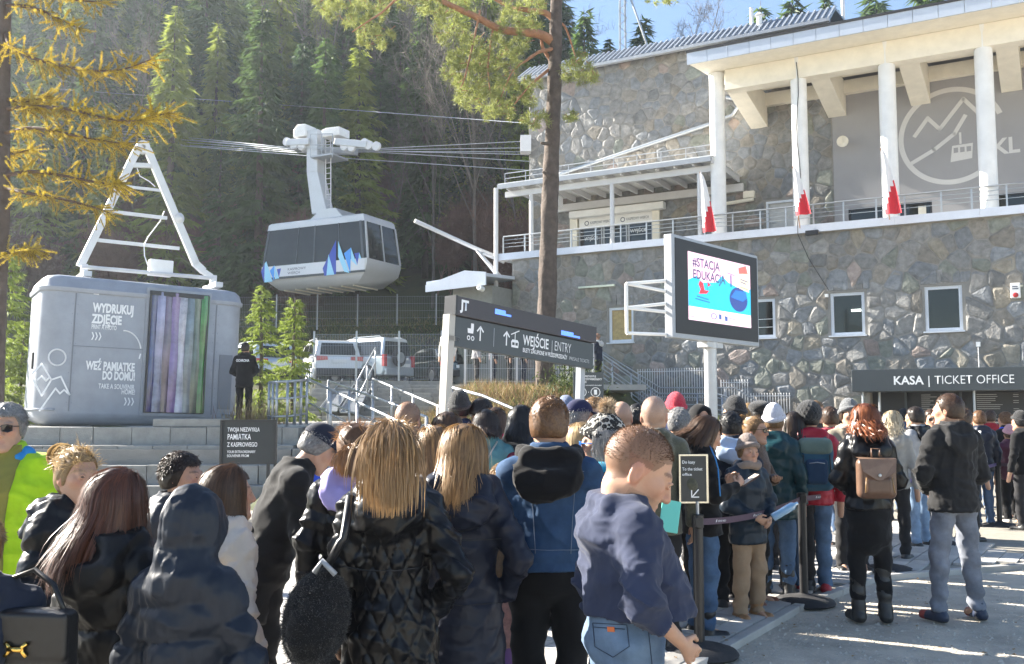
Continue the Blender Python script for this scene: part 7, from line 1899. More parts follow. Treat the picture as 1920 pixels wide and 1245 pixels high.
    def torso(X, Y, Z):
        y0, z0_ = Y / s, Z / s - HZ; y_ = y0 * ca + z0_ * sa; z_ = HZ - y0 * sa + z0_ * ca
        a = np.interp(z_, zz, aa); b = np.interp(z_, zz, bb); c = np.interp(z_, zz, cy); x_ = X / s
        k0 = np.sqrt((x_ / a) ** 2 + ((y_ - c) / b) ** 2); k1 = np.sqrt((x_ / a ** 2) ** 2 + ((y_ - c) / b ** 2) ** 2)
        d_ = k0 * (k0 - 1) / np.maximum(k1, 1e-3) * s - tdisp(X, Y, Z, 0)
        return np.maximum(np.maximum(d_, (hemz - z_) * s), (z_ - 1.505) * s).astype(f32)
    jz = (min(hemz, .8) - .15) * s
    ext_y = .30 + belly + abs(math.sin(lean)) * .55
    V = Vol(axis(-.50 * s * max(1, w_ * .9), .50 * s * max(1, w_ * .9), res), axis(-(.32 + belly * .3) * s, (ext_y + .12) * s, res), axis(jz, 1.80 * s, res))
    r_ = V.reg((-.46, -.4, (hemz - .05) * s), (.46, .9, 1.55 * s))
    V.add((-.4 * w_ * s, -.32 * s, (hemz - .04) * s), (.4 * w_ * s, (ext_y + .1) * s, 1.52 * s), torso, .02)
    ar = (.046 if fem else .051) * (.45 + .55 * w_) + thick * .8
    for sg in (-1, 1):
        Lu, Lf = np.linalg.norm(el_[sg] - sh[sg]) / s, np.linalg.norm(wr[sg] - el_[sg]) / s
        def ad(X, Y, Z, h, L0=0.0, Ln=Lu, q=.8):
            o = wr_(X * 1.3, Y * 1.3, Z * 1.35) * 1.25
            if quilt and quilt[0] == 'h': o = o + bulge(L0 + h * Ln, quilt[1] * .95, quilt[2])
            if quilt and quilt[0] == 'd': o = o + quilt[2] * (np.minimum(np.abs(np.sin(math.pi * (X * .8 + Y * .8 + Z) / quilt[1])), .45) / .45 - .6)
            return o
        m0 = sh[sg] + np.array([-sg * .026, 0, -.018]) * s
        V.rc(B((sg * .045, -.012, 1.455)), m0, .050 * s, ar * .98 * s, .05, wr_ if False else None)
        V.rc(m0, el_[sg], ar * 1.08 * s, ar * .95 * s, .05, ad)
        wend = wr[sg] - (wr[sg] - el_[sg]) * (1 - sleeve) + unit(wr[sg] - el_[sg]) * (.01 * s if sleeve == 1 else 0)
        V.rc(el_[sg], wend, ar * .95 * s, ar * (.80 if sleeve == 1 else .88) * s, .03, lambda X, Y, Z, h: ad(X, Y, Z, h, Lu, Lf))
        dirw = unit(wr[sg] - el_[sg]); we = wend + dirw * .005
        ctr = we
        lo = ctr - .09 * s; hi = ctr + .09 * s
        V.cut(lambda X, Y, Z: np.where(((X - ctr[0]) ** 2 + (Y - ctr[1]) ** 2 + (Z - ctr[2]) ** 2) < (.085 * s) ** 2, (X - ctr[0]) * dirw[0] + (Y - ctr[1]) * dirw[1] + (Z - ctr[2]) * dirw[2], -1.0), lo, hi)
    hcm = None
    VH = V if hoodc is None else Vol(axis(-.26 * s, .26 * s, res), axis(-.34 * s, .3 * s, res), axis(1.15 * s, 1.72 * s, res))
    if hoodup:
        c = hp + Mh @ np.array([0, -.012, .012]) * hsc
        V.el(c, (.112 * hsc, .128 * hsc, .138 * hsc), .03, disp=lambda X, Y, Z, h: wr_(X, Y, Z) * 1.1 - .005 * np.exp(-((np.abs(X - c[0]) - .045) / .006) ** 2)); V.rc(c + np.array([0, -.02, -.07]) * s, B((0, -.03, 1.42)), .088 * s, .12 * s, .05, lambda X, Y, Z, h: wr_(X, Y, Z) * 1.2)
        f = hp + Mh @ np.array([0, .125, -.01]) * hsc; V.el(f, (.075 * hsc, .10 * hsc, .105 * hsc), .02, sub=True)
    elif hood:
        q = min(hood, 1.5) * .55 + .36
        hdsp = lambda X, Y, Z, h: wr_(X, Y, Z) * 1.5
        pts_ = [B((-.085 * q, .075, 1.455)), B((-.115 * q, .0, 1.475)), B((-.085 * q, -.085 * q, 1.475)), B((0, -.118 * q, 1.465)), B((.085 * q, -.085 * q, 1.475)), B((.115 * q, .0, 1.475)), B((.085 * q, .075, 1.455))]
        rad = [.026, .036, .042, .043, .042, .036, .026]
        for i in range(6): VH.rc(pts_[i], pts_[i + 1], rad[i] * q * s, rad[i + 1] * q * s, .03, hdsp)
        VH.el(B((0, -.125 * q, 1.385)), (.150 * q * s, .060 * q * s, .098 * q * s), .05, disp=hdsp, tilt=-.25)
        VH.el(B((0, -.145 * q - .01, 1.475)), (.105 * q * s, .035 * q * s, .05 * q * s), .03, sub=True)
    if collar and not hoodup:
        cz = B((0, -.005, 1.50))
        def col_(X, Y, Z): return (np.sqrt((np.sqrt((X - cz[0]) ** 2 + (Y - cz[1] + (Z - cz[2]) * .25) ** 2) - .075 * s * (.75 + .25 * build)) ** 2 + ((Z - cz[2]) * .45) ** 2) - .017 * s).astype(f32)
        V.add(cz - np.array([.12, .12, .06]), cz + np.array([.12, .12, .06]), col_, .015)
    P, Q_ = V.mesh()
    CA = dict(cloth=.0125, denim=.0085, gloss=.0075, satin=.0085, knit=.004, leather=.008, fleece=.004)[tkind] * (1 if near else .9)
    if d < 10: P = crumple(P, Q_, CA, NP % 40, (1.5, 1.5, .75) if quilt and quilt[0] == 'h' and quilt[1] < .2 else (.9, .9, 1.25), 9.5 if quilt else 7.0)
    jm = cloth(top, tkind); jk = part('jacket', P, Q_, jm)
    if hoodc is not None and hood and not hoodup:
        P, Q_ = VH.mesh(); P = crumple(P, Q_, .010, NP % 40 + 3, (.9, .9, 1.2)); part('hood', P, Q_, cloth(hoodc[0], hoodc[1]))
    if extra and 'shirt' in extra:
        V = Vol(axis(-.14 * s, .14 * s, res), axis(.02 * s, .34 * s, res), axis((hem + .02) * s, 1.56 * s, res))
        V.add((-.13 * s, .02 * s, hem * s), (.13 * s, .33 * s, 1.55 * s), lambda X, Y, Z: torso(X, Y, Z) - .019 * s, .01)
        V.cut(lambda X, Y, Z: np.abs(X) - (.045 + .05 * np.clip((Z / s - 1.15) / .3, 0, 1)) * s + 0 * Y); V.cut(lambda X, Y, Z: .04 * s - Y + 0 * X + 0 * Z)
        P, Q_ = V.mesh(); part('shirt', P, Q_, cloth(extra['shirt'], 'cloth'))
    # ------- trousers / skirt
    lr = (.020, .017, .022)[lod] if near else (.02, .015, .021)[lod]
    V = Vol(axis(-.36 * s * max(1, w_ * .85), .36 * s * max(1, w_ * .85), lr), axis(-.28 * s, .30 * s, lr), axis(.02, 1.14 * s, lr))
    lam = dict(denim=.006, cloth=.006).get(lkind, .004)
    def ld(X, Y, Z, h): return lam * (np.sin(30 * Z + 16 * X + ph[6] + 2 * np.sin(14 * Y + ph[7])) + .7 * np.sin(55 * Z - 20 * Y + ph[0]) * (np.exp(-((Z / s - .14) / .12) ** 2) * 1.6 + .4))
    pel_r = (.165 * fa * (.35 + .65 * w_), .125 * (.45 + .55 * w_), .13)
    V.el((0, 0, .95 * s), tuple(q * s for q in pel_r), .03, disp=ld); V.rc((0, 0, .95 * s), (0, .0, 1.06 * s), .125 * s * (.4 + .6 * w_), .12 * s * (.4 + .6 * w_), .04)
    for sg in (-1, 1):
        if boots > .3: cuff = an[sg] + (kn[sg] - an[sg]) * .3
        else: cuff = an[sg]
        tw = (.4 + .6 * w_)
        V.rc(hip[sg], kn[sg], .092 * s * tw + wide * .3, .062 * s * tw + .008 + wide * .7, .03, ld); V.rc(kn[sg], cuff, .062 * s * tw + .008 + wide * .7, (.050 if lkind != 'legging' else .04) * s * (.6 + .4 * tw) + .008 + wide, .02, ld)
        if skirt: V.rc((0, 0, .9 * s), (0, 0, .68 * s), .155 * s * w_, .15 * s * w_, .03, ld)
    V.cut(lambda X, Y, Z: .075 * s - Z + 0 * X + 0 * Y)
    if not lean: V.cut(lambda X, Y, Z: Z - (hem + .012) * s + 0 * X + 0 * Y)
    P, Q_ = V.mesh(); P = crumple(P, Q_, .009 if d < 10 else .006, NP % 40 + 7, (.9, .9, 1.5), 7.5); part('trousers', P, Q_, cloth(legs, lkind if lkind != 'legging' else 'cloth'))
    # ------- shoes
    for sg in (-1, 1):
        sr = .010 if d < 9.5 else .015
        a = an[sg]; tx = sg * .035
        V = Vol(axis(a[0] - .13, a[0] + .13, sr), axis(a[1] - .16, a[1] + .26, sr), axis(-.02, (.14 + boots) * s + .03, sr))
        V.rc((a[0], a[1] - .045, .045), (a[0] + tx, a[1] + .135 * s, .036), .044 * s, .040 * s, .02); V.rc((a[0], a[1] - .02, .05), (a[0], a[1] - .01, .11 * s), .046 * s, .044 * s, .03)
        if boots: V.rc((a[0], a[1] - .01, .08), tuple(a + (kn[sg] - a) * (boots / .42)), .052 * s, .062 * s, .03, lambda X, Y, Z, h: .004 * np.sin(60 * Z + 8 * X))
        V.cut(lambda X, Y, Z: .004 - Z + 0 * X + 0 * Y)
        P, Q_ = V.mesh(); c = np.tile(np.array(shoes), (len(P), 1)); so_ = P[:, 2] < .022; c[so_] = (.25, .24, .22) if sum(shoes) > .15 else (.02, .02, .02)
        if extra and 'toe' in extra: c[P[:, 1] > a[1] + .10] = extra['toe']
        part('shoe', P, Q_, M_SHOE, c)
    # ------- hair and hat
    hn = (1900, 300, 90)[lod]
    if hair and hair not in ('buzz', 'bald') and not hoodup:
        st = hair
        V_, Fs, C = hair_geo(st, hc, hn, NP, L, (.006, .009, .012)[lod])
        if hat: k_ = V_[:, 2] > .075; V_[k_, 2] = .075 + (V_[k_, 2] - .075) * .3
        part('hair', HM(V_), Fs, M_HAIR, C)
    if hair == 'buzz' and stubble > .3 and d < 8:
        k = 3600 if near else 900; az = r.uniform(-math.pi, math.pi, k); e = np.arcsin(r.uniform(-.35, 1, k)); thr = np.interp(np.abs(az), [0, .8, 1.15, 1.7, 2.2], [.45, .40, .10, .0, -.4]) + r.normal(0, .04, k); e = np.arcsin(np.sin(np.clip(thr, -.5, 1)) + r.rand(k) * (1 - np.sin(np.clip(thr, -.5, 1))))
        p0 = scalp(az, e, -.003); nn_ = unit(p0 - np.array([0, -.015, .03])); dd = unit(nn_ + r.normal(0, .4, (k, 3)) + np.array([0, .0, -.2])); V_, Fs = tris_from(p0, dd, unit(np.cross(dd, r.normal(0, 1, (k, 3)))), r.uniform(.005, .009, k), np.full(k, .0016)); part('hair', HM(V_), Fs, M_HAIR, np.repeat(np.array(HAIRC[hc][0]) * r.uniform(.6, 1.3, (k, 1)), 3, 0), False)
    if hat:
        hv = .006 if lod < 2 else .009
        V = Vol(axis(-.15, .15, hv), axis(-.17, .24, hv), axis(-.09, .24, hv)); o = .014
        if hat in ('beanie', 'pompom'):
            tip = .03 if hat == 'beanie' else .02
            V.el((0, -.018, .040), (.078 + o, .098 + o, .094 + o + tip), .01, disp=lambda X, Y, Z, h: .0025 * np.sin(np.arctan2(X, Y) * 34)); V.cut(lambda X, Y, Z: .028 + .28 * Y - Z + 0 * X)
            for i in range(24):
                a0, a1 = 2 * math.pi * i / 24, 2 * math.pi * (i + 1) / 24; q = lambda a: ((.088) * math.sin(a), -.016 + .108 * math.cos(a), .050 + .28 * (-.016 + .108 * math.cos(a)))
                V.rc(q(a0), q(a1), .017, .017, .012)
            P, Q_ = V.mesh(); m = M_LEO if hat == 'pompom' else cloth(hatc, 'knit')
            ht = part('hat', HM(P), Q_, m)
            if hat == 'pompom':
                n_ = 900; q = unit(r.normal(0, 1, (n_, 3))); ctr = np.array([0, -.03, .19]); b_ = ctr + q * .012; V_, Fs = tris_from(b_, q, unit(np.cross(q, r.normal(0, 1, (n_, 3)))), r.uniform(.03, .055, n_), np.full(n_, .006)); part('pompom', HM(V_), Fs, cloth((.55, .42, .28), 'fleece'), None, False, ht)
        elif hat == 'cap':
            V.el((0, -.015, .045), (.078 + o, .100 + o, .088 + o), .01); V.cut(lambda X, Y, Z: .045 - Z + .12 * (Y * 0) + 0 * X)
            P, Q_ = V.mesh(); ht = part('hat', HM(P), Q_, cloth(hatc, 'cloth'))
            V = Vol(axis(-.12, .12, hv), axis(.0, .24, hv), axis(-.02, .12, .004)); 
            def vis(X, Y, Z): zc = .050 - .35 * np.clip(Y - .08, 0, 1) - 2.2 * X * X; return np.maximum(np.sqrt((X / .088) ** 2 + ((Y - .085) / .095) ** 2) * .09 - .09, np.abs(Z - zc) - .0045).astype(f32)
            V.add((-.1, .02, -.02), (.1, .2, .1), vis, .004); V.cut(lambda X, Y, Z: .07 - Y + 0 * X + 0 * Z); P, Q_ = V.mesh(); part('visor', HM(P), Q_, cloth(hatc, 'cloth'), None, True, ht)
            b = MB(); b.box((-.02, .1, .09), (.02, .118, .1)); 
        elif hat == 'beret':
            V.el((0, -.02, .085), (.115, .130, .065), .02); V.rc((0, -.02, .06), (0, -.02, .05), .088, .088, .02); V.cut(lambda X, Y, Z: .04 - Z + 0 * X + 0 * Y); P, Q_ = V.mesh(); part('hat', HM(P), Q_, cloth(hatc, 'knit'))
        elif hat == 'bigknit':
            V.el((0, -.02, .055), (.108, .125, .115), .02, disp=lambda X, Y, Z, h: .004 * np.sin(np.arctan2(X, Y) * 22) * np.sin(90 * Z)); V.cut(lambda X, Y, Z: -.02 + .35 * Y - Z + 0 * X); P, Q_ = V.mesh(); part('hat', HM(P), Q_, cloth(hatc, 'knit'))
    if glasses:
        lens, fr = glasses
        b = MB()
        for sg in (-1, 1):
            b.add([tuple(v) for v in [(sg * .008, .108, .018), (sg * .034, .105, .021), (sg * .056, .094, .016), (sg * .055, .093, -.008), (sg * .036, .103, -.016), (sg * .012, .107, -.010)]], [(0, 1, 2, 3, 4, 5)])
        P = np.array(b.v); gl = link('glasses', new_mesh('glasses', HM(P), b.f, mat('lens', lens, .06, 0, .1, 6, spec=.9)), root)
        b = MB(); b.tube([(-.010, .109, .012), (.010, .109, .012)], .0022, 5)
        for sg in (-1, 1): b.tube([(sg * .055, .095, .013), (sg * .078, .06, .013), (sg * .082, -.01, .012)], .0024, 5); b.tube([(sg * .008, .109, .019), (sg * .034, .106, .0225), (sg * .057, .095, .017), (sg * .056, .094, -.009), (sg * .036, .104, -.0175), (sg * .011, .108, -.011), (sg * .008, .109, .019)], .0018, 5)
        P = np.array([tuple(v) for v in b.v]); link('glasses_frame', new_mesh('glasses_frame', HM(P), b.f, mat('glasses_frame', fr, .3)), gl)
    if scarf is not None:
        V = Vol(axis(-.2, .2, .012), axis(-.2, .25, .012), axis(1.32 * s, 1.62 * s, .012)); c = B((0, .005, 1.49))
        for i in range(14):
            a0, a1 = 2 * math.pi * i / 14, 2 * math.pi * (i + 1) / 14; V.rc(c + np.array([.088 * math.sin(a0), .09 * math.cos(a0), .012 * math.sin(3 * a0)]), c + np.array([.088 * math.sin(a1), .09 * math.cos(a1), .012 * math.sin(3 * a1)]), .030, .030, .02, lambda X, Y, Z, h: .004 * np.sin(60 * Z + 20 * X))
        P, Q_ = V.mesh(); part('scarf', P, Q_, cloth(scarf, 'cloth'))
    root['_j'] = [float(v) for v in np.concatenate([sh[-1], sh[1], wr[-1], wr[1], hp, hd_[-1], hd_[1]])]
    root['_s'] = s
    return root
M_SHOE = attr_mat('shoe', .45, .1, 60, .1, 30, .5)
M_LEO = leopard_mat()
def pj(root, i): j = list(root['_j']); return Vector(j[3 * i:3 * i + 3])
def W(root, v): return Matrix.Translation(root.location) @ Matrix.Rotation(root.rotation_euler[2], 4, 'Z') @ Vector(v)
# ------------------------------------------------------------------ the crowd
def hgt(y, d): return 1.75 + (770 - y) * d / 1806
BLK, NVY, CHAR = (.007, .007, .008), (.018, .024, .042), (.03, .031, .034)
JEAN, LJEAN, DJEAN = (.085, .14, .23), (.19, .27, .38), (.05, .085, .15)
SG, SF = (.012, .012, .014), (.02, .02, .02)
def pp(px, ytop, d, yaw, label, **k): return person(px, d, hgt(ytop, d), R(yaw), label, **k)
# --- nearest
P1 = pp(16, 757, 5.5, -168, 'grey-haired man in sunglasses and a lime green jacket over an olive shirt', top=(.36, .60, .015), hair='short', hc='grey', face=True, glasses=(SG, SF), extra=dict(shirt=(.20, .19, .045)), hoodc=((.02, .22, .55), 'cloth'), hood=1.05, hem=.82, build=1.12, legs=NVY)
P2 = pp(140, 838, 4.1, -108, 'blonde woman with a messy bun in a glossy black puffer jacket', top=BLK, tkind='gloss', quilt=('h', .125, .020), hem=.80, hair='bun', hc='blonde', fem=True, face=True, hood=1.15, arms=('hang', 'front'), hyaw=R(-18))
P3 = pp(220, 880, 3.35, -22, 'woman with long auburn hair seen from behind in a black hooded puffer', top=BLK, tkind='satin', quilt=('h', .15, .020), hem=.62, hair='long', hc='auburn', L=.27, fem=True, hood=1.35, hyaw=R(-18), arms=('hang', 'front'), flare=.02, build=1.05)
P4 = pp(362, 918, 3.15, -15, 'person with the hood up in a dark navy puffer coat seen from behind', top=(.012, .017, .028), tkind='satin', quilt=('h', .13, .020), hem=.5, hair='brown', hc='brown', hoodup=True, fem=True, arms=('hang', 'front'), build=.95, flare=.03)
P5 = pp(337, 848, 4.7, -100, 'young man with short dark hair in profile wearing a grey padded jacket', top=(.045, .05, .06), tkind='satin', quilt=('h', .11, .010), hem=.85, hair='short', hc='darkbrown', face=True, hood=1.1)
P6 = pp(424, 872, 4.05, -40, 'girl with straight brown hair in a cream puffer jacket', top=(.56, .49, .42), tkind='satin', quilt=('h', .10, .012), hem=.8, hair='long', hc='brown', L=.20, fem=True, hyaw=R(-28), hood=1.15, arms=('hang', 'hang'), legs=NVY, face=True)
P7 = pp(500, 778, 5.6, -72, 'tall man in a long black coat and navy cap bending his head down', top=BLK, hem=.60, hair='short', hc='grey', hat='cap', hatc=(.012, .016, .03), pitch=.6, lean=.36, face=True, build=1.2, hood=0, arms=('front', 'down'), legs=BLK, flare=.02, stance=.02)
P8 = pp(664, 793, 4.9, 8, 'strawberry blonde woman with a bun and a lilac hood over a black puffer', top=BLK, tkind='gloss', quilt=('h', .11, .015), hem=.8, hair='lowpony', hc='ginger', L=.10, fem=True, hoodc=((.42, .36, .68), 'cloth'), hood=1.2)
P9 = pp(763, 752, 6.6, -12, 'man with close cropped hair in a navy and white jacket', top=(.03, .04, .10), tkind='satin', quilt=('h', .09, .009), hem=.85, hair='buzz', hc='brown', stubble=.55, hood=1.0, hoodc=((.45, .46, .55), 'satin'))
P10 = pp(736, 790, 3.95, 4, 'woman with a long light brown ponytail in a black diamond quilted coat', top=BLK, tkind='gloss', quilt=('d', .105, .010), hem=.30, hair='ponytail', hc='lightbrown', L=.27, fem=True, hood=1.1, flare=.04, arms=('hang', 'pocket'), build=.98)
P11 = pp(868, 797, 4.4, -6, 'woman with straight fair brown hair in a long navy hooded parka', top=(.016, .019, .032), tkind='satin', quilt=('h', .34, .010), hem=.62, hair='long', hc='lightbrown', L=.22, fem=True, hood=1.5, arms=('pocket', 'pocket'), legs=JEAN, lkind='denim', flare=.025, build=.97)
P12 = pp(818, 800, 5.1, 20, 'long-haired woman in a light jacket half hidden behind the navy parka', top=(.5, .48, .46), hem=.8, hair='long', hc='lightbrown', L=.26, fem=True, legs=JEAN, lkind='denim', hood=.9)
P13 = pp(1030, 742, 4.6, -5, 'man in a blue denim jacket with a black hood lying on his back', top=(.03, .066, .135), tkind='denim', hem=.97, hair='crew', hc='ginger', hoodc=(BLK, 'cloth'), hood=1.28, arms=('phone', 'phone'), legs=BLK, hyaw=R(-8), build=1.05, pitch=.1)
P14 = pp(1166, 816, 3.75, -76, 'heavy man in a dark blue hoodie and jeans with a hand in his pocket', top=(.030, .038, .072), hem=1.045, hair='buzz', hc='brown', stubble=.6, face=True, pitch=.50, hyaw=R(-14), beard=.22, belly=.14, build=1.36, hs=1.36, arms=('hang', ((.11, -.06, -.27), (.04, .14, -.42))), legs=(.115, .17, .25), lkind='denim', sleeve=.45, hood=1.12, collar=False, hands=True, extra=dict())
P15 = pp(1138, 786, 4.9, 78, 'woman in blue-rimmed glasses and a leopard print bobble hat', top=BLK, hem=.8, hair='bob', hc='grey', L=.06, fem=True, hat='pompom', face=True, glasses=((.02, .10, .30), (.02, .20, .75)), scarf=(.03, .30, .50), hood=0)
# children at the denim man's side
P16 = pp(950, 990, 5.05, 0, 'child in a pale pink jacket and wide lilac trousers', top=(.62, .36, .33), hem=.85, hair='long', hc='lightbrown', L=.2, fem=True, legs=(.30, .18, .46), wide=.04, tkind='fleece', hood=.9)
P17 = pp(946, 868, 5.5, 15, 'child in a bright blue and turquoise jacket beside the denim jacket man', top=(.02, .28, .62), hem=.8, hair='short', hc='lightbrown', legs=NVY, hood=1.0)
P18 = pp(586, 828, 8.3, -80, 'person in a vivid blue jacket behind the bending man', top=(.015, .07, .55), hem=.8, hair='short', hc='brown', legs=(.02, .06, .32), build=.95)
P19 = pp(-36, 962, 3.0, -150, 'child with fair hair in a navy jacket at the left edge', top=NVY, hem=.8, hair='short', hc='lightbrown', face=True)
# --- middle of the queue
pp(1226, 745, 7.2, -8, 'bald man with a round head in an olive camouflage jacket', top=(.075, .075, .05), hair='buzz', hc='grey', stubble=.35, hem=.8, build=1.0, hs=1.1, tkind='fleece', hood=.9)
pp(1272, 765, 8.4, -20, 'grey-haired person in a dark jacket behind the bald man', top=CHAR, hair='short', hc='grey', hem=.8)
pp(1268, 744, 10.5, 10, 'person in a bright red knit hat', top=(.02, .03, .08), hat='beanie', hatc=(.62, .02, .05), hair='short', hc='brown')
P22 = pp(1312, 782, 7.6, -78, 'woman with bobbed brown hair in a black and blue jacket holding a phone', top=BLK, hem=.82, hair='bob', hc='brown', L=.12, fem=True, face=True, pitch=.38, arms=('phone', 'phone'), legs=(.055, .10, .18), lkind='denim', shoes=(.012, .012, .013), boots=.12, build=1.15, hs=1.12, hood=1.1)
P23 = pp(1398, 821, 8.2, -152, 'boy in a taupe beanie and beige trousers holding the belt', top=(.012, .022, .035), tkind='satin', quilt=('h', .12, .008), hem=.74, hair='short', hc='lightbrown', hat='beanie', hatc=(.22, .17, .145), face=True, legs=(.30, .205, .13), shoes=(.30, .16, .07), boots=.08, arms=('front', 'front'), scarf=(.25, .19, .15), hyaw=R(-12), hood=.8, wide=.01)
P24 = pp(1411, 780, 8.8, -128, 'woman with a topknot and sunglasses in a brown fleece jacket', top=(.085, .05, .032), tkind='fleece', hem=.78, hair='bun', hc='lightbrown', fem=True, face=True, glasses=((.05, .03, .015), (.03, .02, .01)), legs=BLK, shoes=(.18, .06, .025), boots=.2, arms=('fold', 'hang'), hood=.9, build=1.1)
P25 = pp(1450, 764, 9.2, -25, 'person in a white knit hat and a shiny dark teal jacket', top=(.012, .045, .055), tkind='gloss', quilt=('h', .10, .012), hem=.72, hat='beanie', hatc=(.62, .62, .68), hair='short', hc='lightbrown', legs=JEAN, lkind='denim', boots=.2, fem=True, build=1.12)
P26 = pp(1517, 758, 9.4, -8, 'person in a black knit hat and red puffer carrying a blue backpack', top=(.34, .012, .03), tkind='satin', quilt=('h', .10, .016), hem=.82, hat='bigknit', hatc=BLK, hair='short', hc='black', legs=JEAN, lkind='denim', shoes=(.35, .02, .03), build=1.05, hood=1.3)
P27 = pp(1623, 757, 8.15, -4, 'red-haired woman in a black leather jacket, skirt and tall boots', top=BLK, tkind='gloss', quilt=('h', .11, .010), hem=.90, hair='wavy', hc='red', L=.13, fem=True, legs=BLK, skirt=True, boots=.36, hood=1.3, arms=('front', 'front'), build=1.02)
P28 = pp(1782, 738, 8.2, 14, 'broad man in a black puffer jacket and grey jeans seen from behind', top=(.017, .017, .018), tkind='cloth', quilt=('h', .075, .011), hem=.84, hair='crew', hc='brown', legs=(.17, .185, .22), lkind='denim', shoes=(.02, .03, .06), extra=dict(toe=(.28, .03, .02)), hyaw=R(32), stance=.07, arms=('front', 'front'), build=1.02, hood=1.05)
P29 = pp(1718, 763, 12.4, 35, 'man in a black and white padded vest jacket and light jeans', top=(.30, .30, .31), tkind='satin', quilt=('h', .10, .012), hem=.85, hair='short', hc='darkbrown', legs=LJEAN, lkind='denim', hoodc=(BLK, 'satin'), hood=1.2)
pp(1745, 768, 13.4, 170, 'man in dark sunglasses facing the camera in the far queue', top=CHAR, hair='short', hc='brown', face=True, glasses=(SG, SF))
pp(1806, 768, 13.0, -60, 'curly-haired person holding white paper near the ticket office', top=(.25, .26, .28), hair='curly', hc='brown', arms=('phone', 'hang'))
P31 = pp(1836, 770, 14.6, 5, 'man in a navy padded jacket and jeans in the far queue', top=NVY, tkind='satin', quilt=('h', .11, .01), hair='short', hc='ginger', legs=DJEAN, lkind='denim')
pp(1886, 772, 15.6, 20, 'fair-haired man with a bright blue collar at the far right', top=BLK, hair='short', hc='ginger', hoodc=((.02, .07, .6), 'cloth'), hood=.9, legs=BLK)
pp(1892, 800, 15.0, 0, 'child in a pink hat and burgundy jacket at the far right', top=(.075, .018, .04), tkind='satin', hat='beanie', hatc=(.60, .32, .36), hair='short', hc='brown', legs=BLK, hem=.8, shoes=(.4, .35, .3))
pp(1914, 775, 14.2, 30, 'person in a black hat at the right edge of the picture', top=BLK, hat='beanie', hatc=BLK, hair='short', hc='black')
pp(1672, 770, 11.4, -30, 'woman with platinum blonde hair in a pale jacket', top=(.30, .29, .27), hair='wavy', hc='platinum', L=.15, fem=True)
pp(1591, 755, 10.6, 178, 'man in a grey beanie smiling towards the camera', top=(.24, .21, .16), hat='beanie', hatc=(.13, .135, .14), hair='short', hc='brown', face=True, scarf=(.3, .28, .25))
pp(1557, 763, 11.2, 0, 'brown-haired person in a black jacket with a red hood', top=BLK, hair='short', hc='brown', hoodc=((.32, .03, .05), 'cloth'), hood=1.0)
pp(1527, 752, 12.5, -150, 'man with fair hair behind the red puffer jacket', top=CHAR, hair='short', hc='lightbrown')
pp(1488, 772, 9.4, -15, 'woman with long dark hair and sunglasses pushed up on her head', top=CHAR, hair='long', hc='darkbrown', L=.26, fem=True)
pp(1426, 755, 10.6, 0, 'person in a black beret in the middle of the queue', top=BLK, hat='beret', hatc=BLK, hair='short', hc='black')
pp(1404, 756, 11.4, -20, 'fair-haired person left of the black beret', top=(.3, .28, .26), hair='short', hc='blonde', fem=True)
pp(1370, 772, 8.6, -6, 'person with thick black hair and a light blue hood', top=NVY, hair='short', hc='black', hoodc=((.40, .50, .66), 'cloth'), hood=1.2)
pp(1380, 750, 10.4, 40, 'person in a black beanie facing left', top=BLK, hat='beanie', hatc=BLK, hair='short', hc='darkbrown', face=True)
pp(1346, 800, 9.0, 15, 'woman in a pale mauve padded jacket behind the phone reader', top=(.32, .25, .25), tkind='satin', quilt=('h', .06, .008), hair='long', hc='brown', L=.2, fem=True)
pp(1310, 760, 10.0, -160, 'person with a black hood up by the yellow green plant', top=BLK, hoodup=True, hair='short', hc='black', face=True)
pp(1196, 757, 9.0, -60, 'man with thick dark hair turned to the right', top=(.08, .09, .12), hair='short', hc='black', face=True)
pp(1165, 752, 8.0, -12, 'older man with a bald crown behind the bobble hat', top=CHAR, hair='buzz', hc='grey', stubble=.2)
pp(1138, 766, 7.4, -15, 'woman with a brown ponytail in a black hooded jacket', top=BLK, hair='lowpony', hc='brown', L=.2, fem=True, hood=1.3)
pp(1113, 748, 9.0, -172, 'man with mirrored blue sunglasses facing the camera', top=BLK, hair='curly', hc='lightbrown', face=True, glasses=((.05, .25, .5), (.05, .05, .06)), extra=dict(shirt=(.02, .06, .4)))
pp(1083, 752, 8.4, -60, 'man in a navy cap and a white and blue jacket', top=(.42, .46, .58), hair='short', hc='grey', hat='cap', hatc=(.015, .018, .06), face=True, hoodc=((.02, .08, .5), 'cloth'), glasses=(SG, SF))
pp(1062, 750, 10.5, 20, 'person in a blue grey hat and an orange hood', top=(.5, .10, .04), hat='beanie', hatc=(.16, .20, .32), hair='short', hc='brown')
pp(1091, 792, 6.3, 5, 'short blonde woman just right of the denim jacket', top=NVY, hair='long', hc='blonde', L=.2, fem=True)
pp(976, 760, 8.2, -20, 'woman with black hair in a dark jacket wearing a burgundy backpack', top=(.025, .03, .04), hair='long', hc='black', L=.14, fem=True, legs=BLK)
PB = NP
P50 = pp(912, 768, 8.0, 6, 'woman in a quilted teal jacket seen from behind', top=(.10, .24, .26), tkind='satin', quilt=('h', .055, .009), hem=.80, hair='bob', hc='darkbrown', L=.08, fem=True, legs=BLK, build=1.08)
pp(929, 764, 9.2, -10, 'woman with light brown hair in a raspberry red jacket', top=(.50, .03, .08), hair='long', hc='brown', L=.2, fem=True, legs=NVY)
pp(893, 746, 9.6, -50, 'dark-haired man in a black jacket looking down', top=BLK, hair='short', hc='darkbrown', pitch=.5, face=True, legs=(.4, .04, .03))
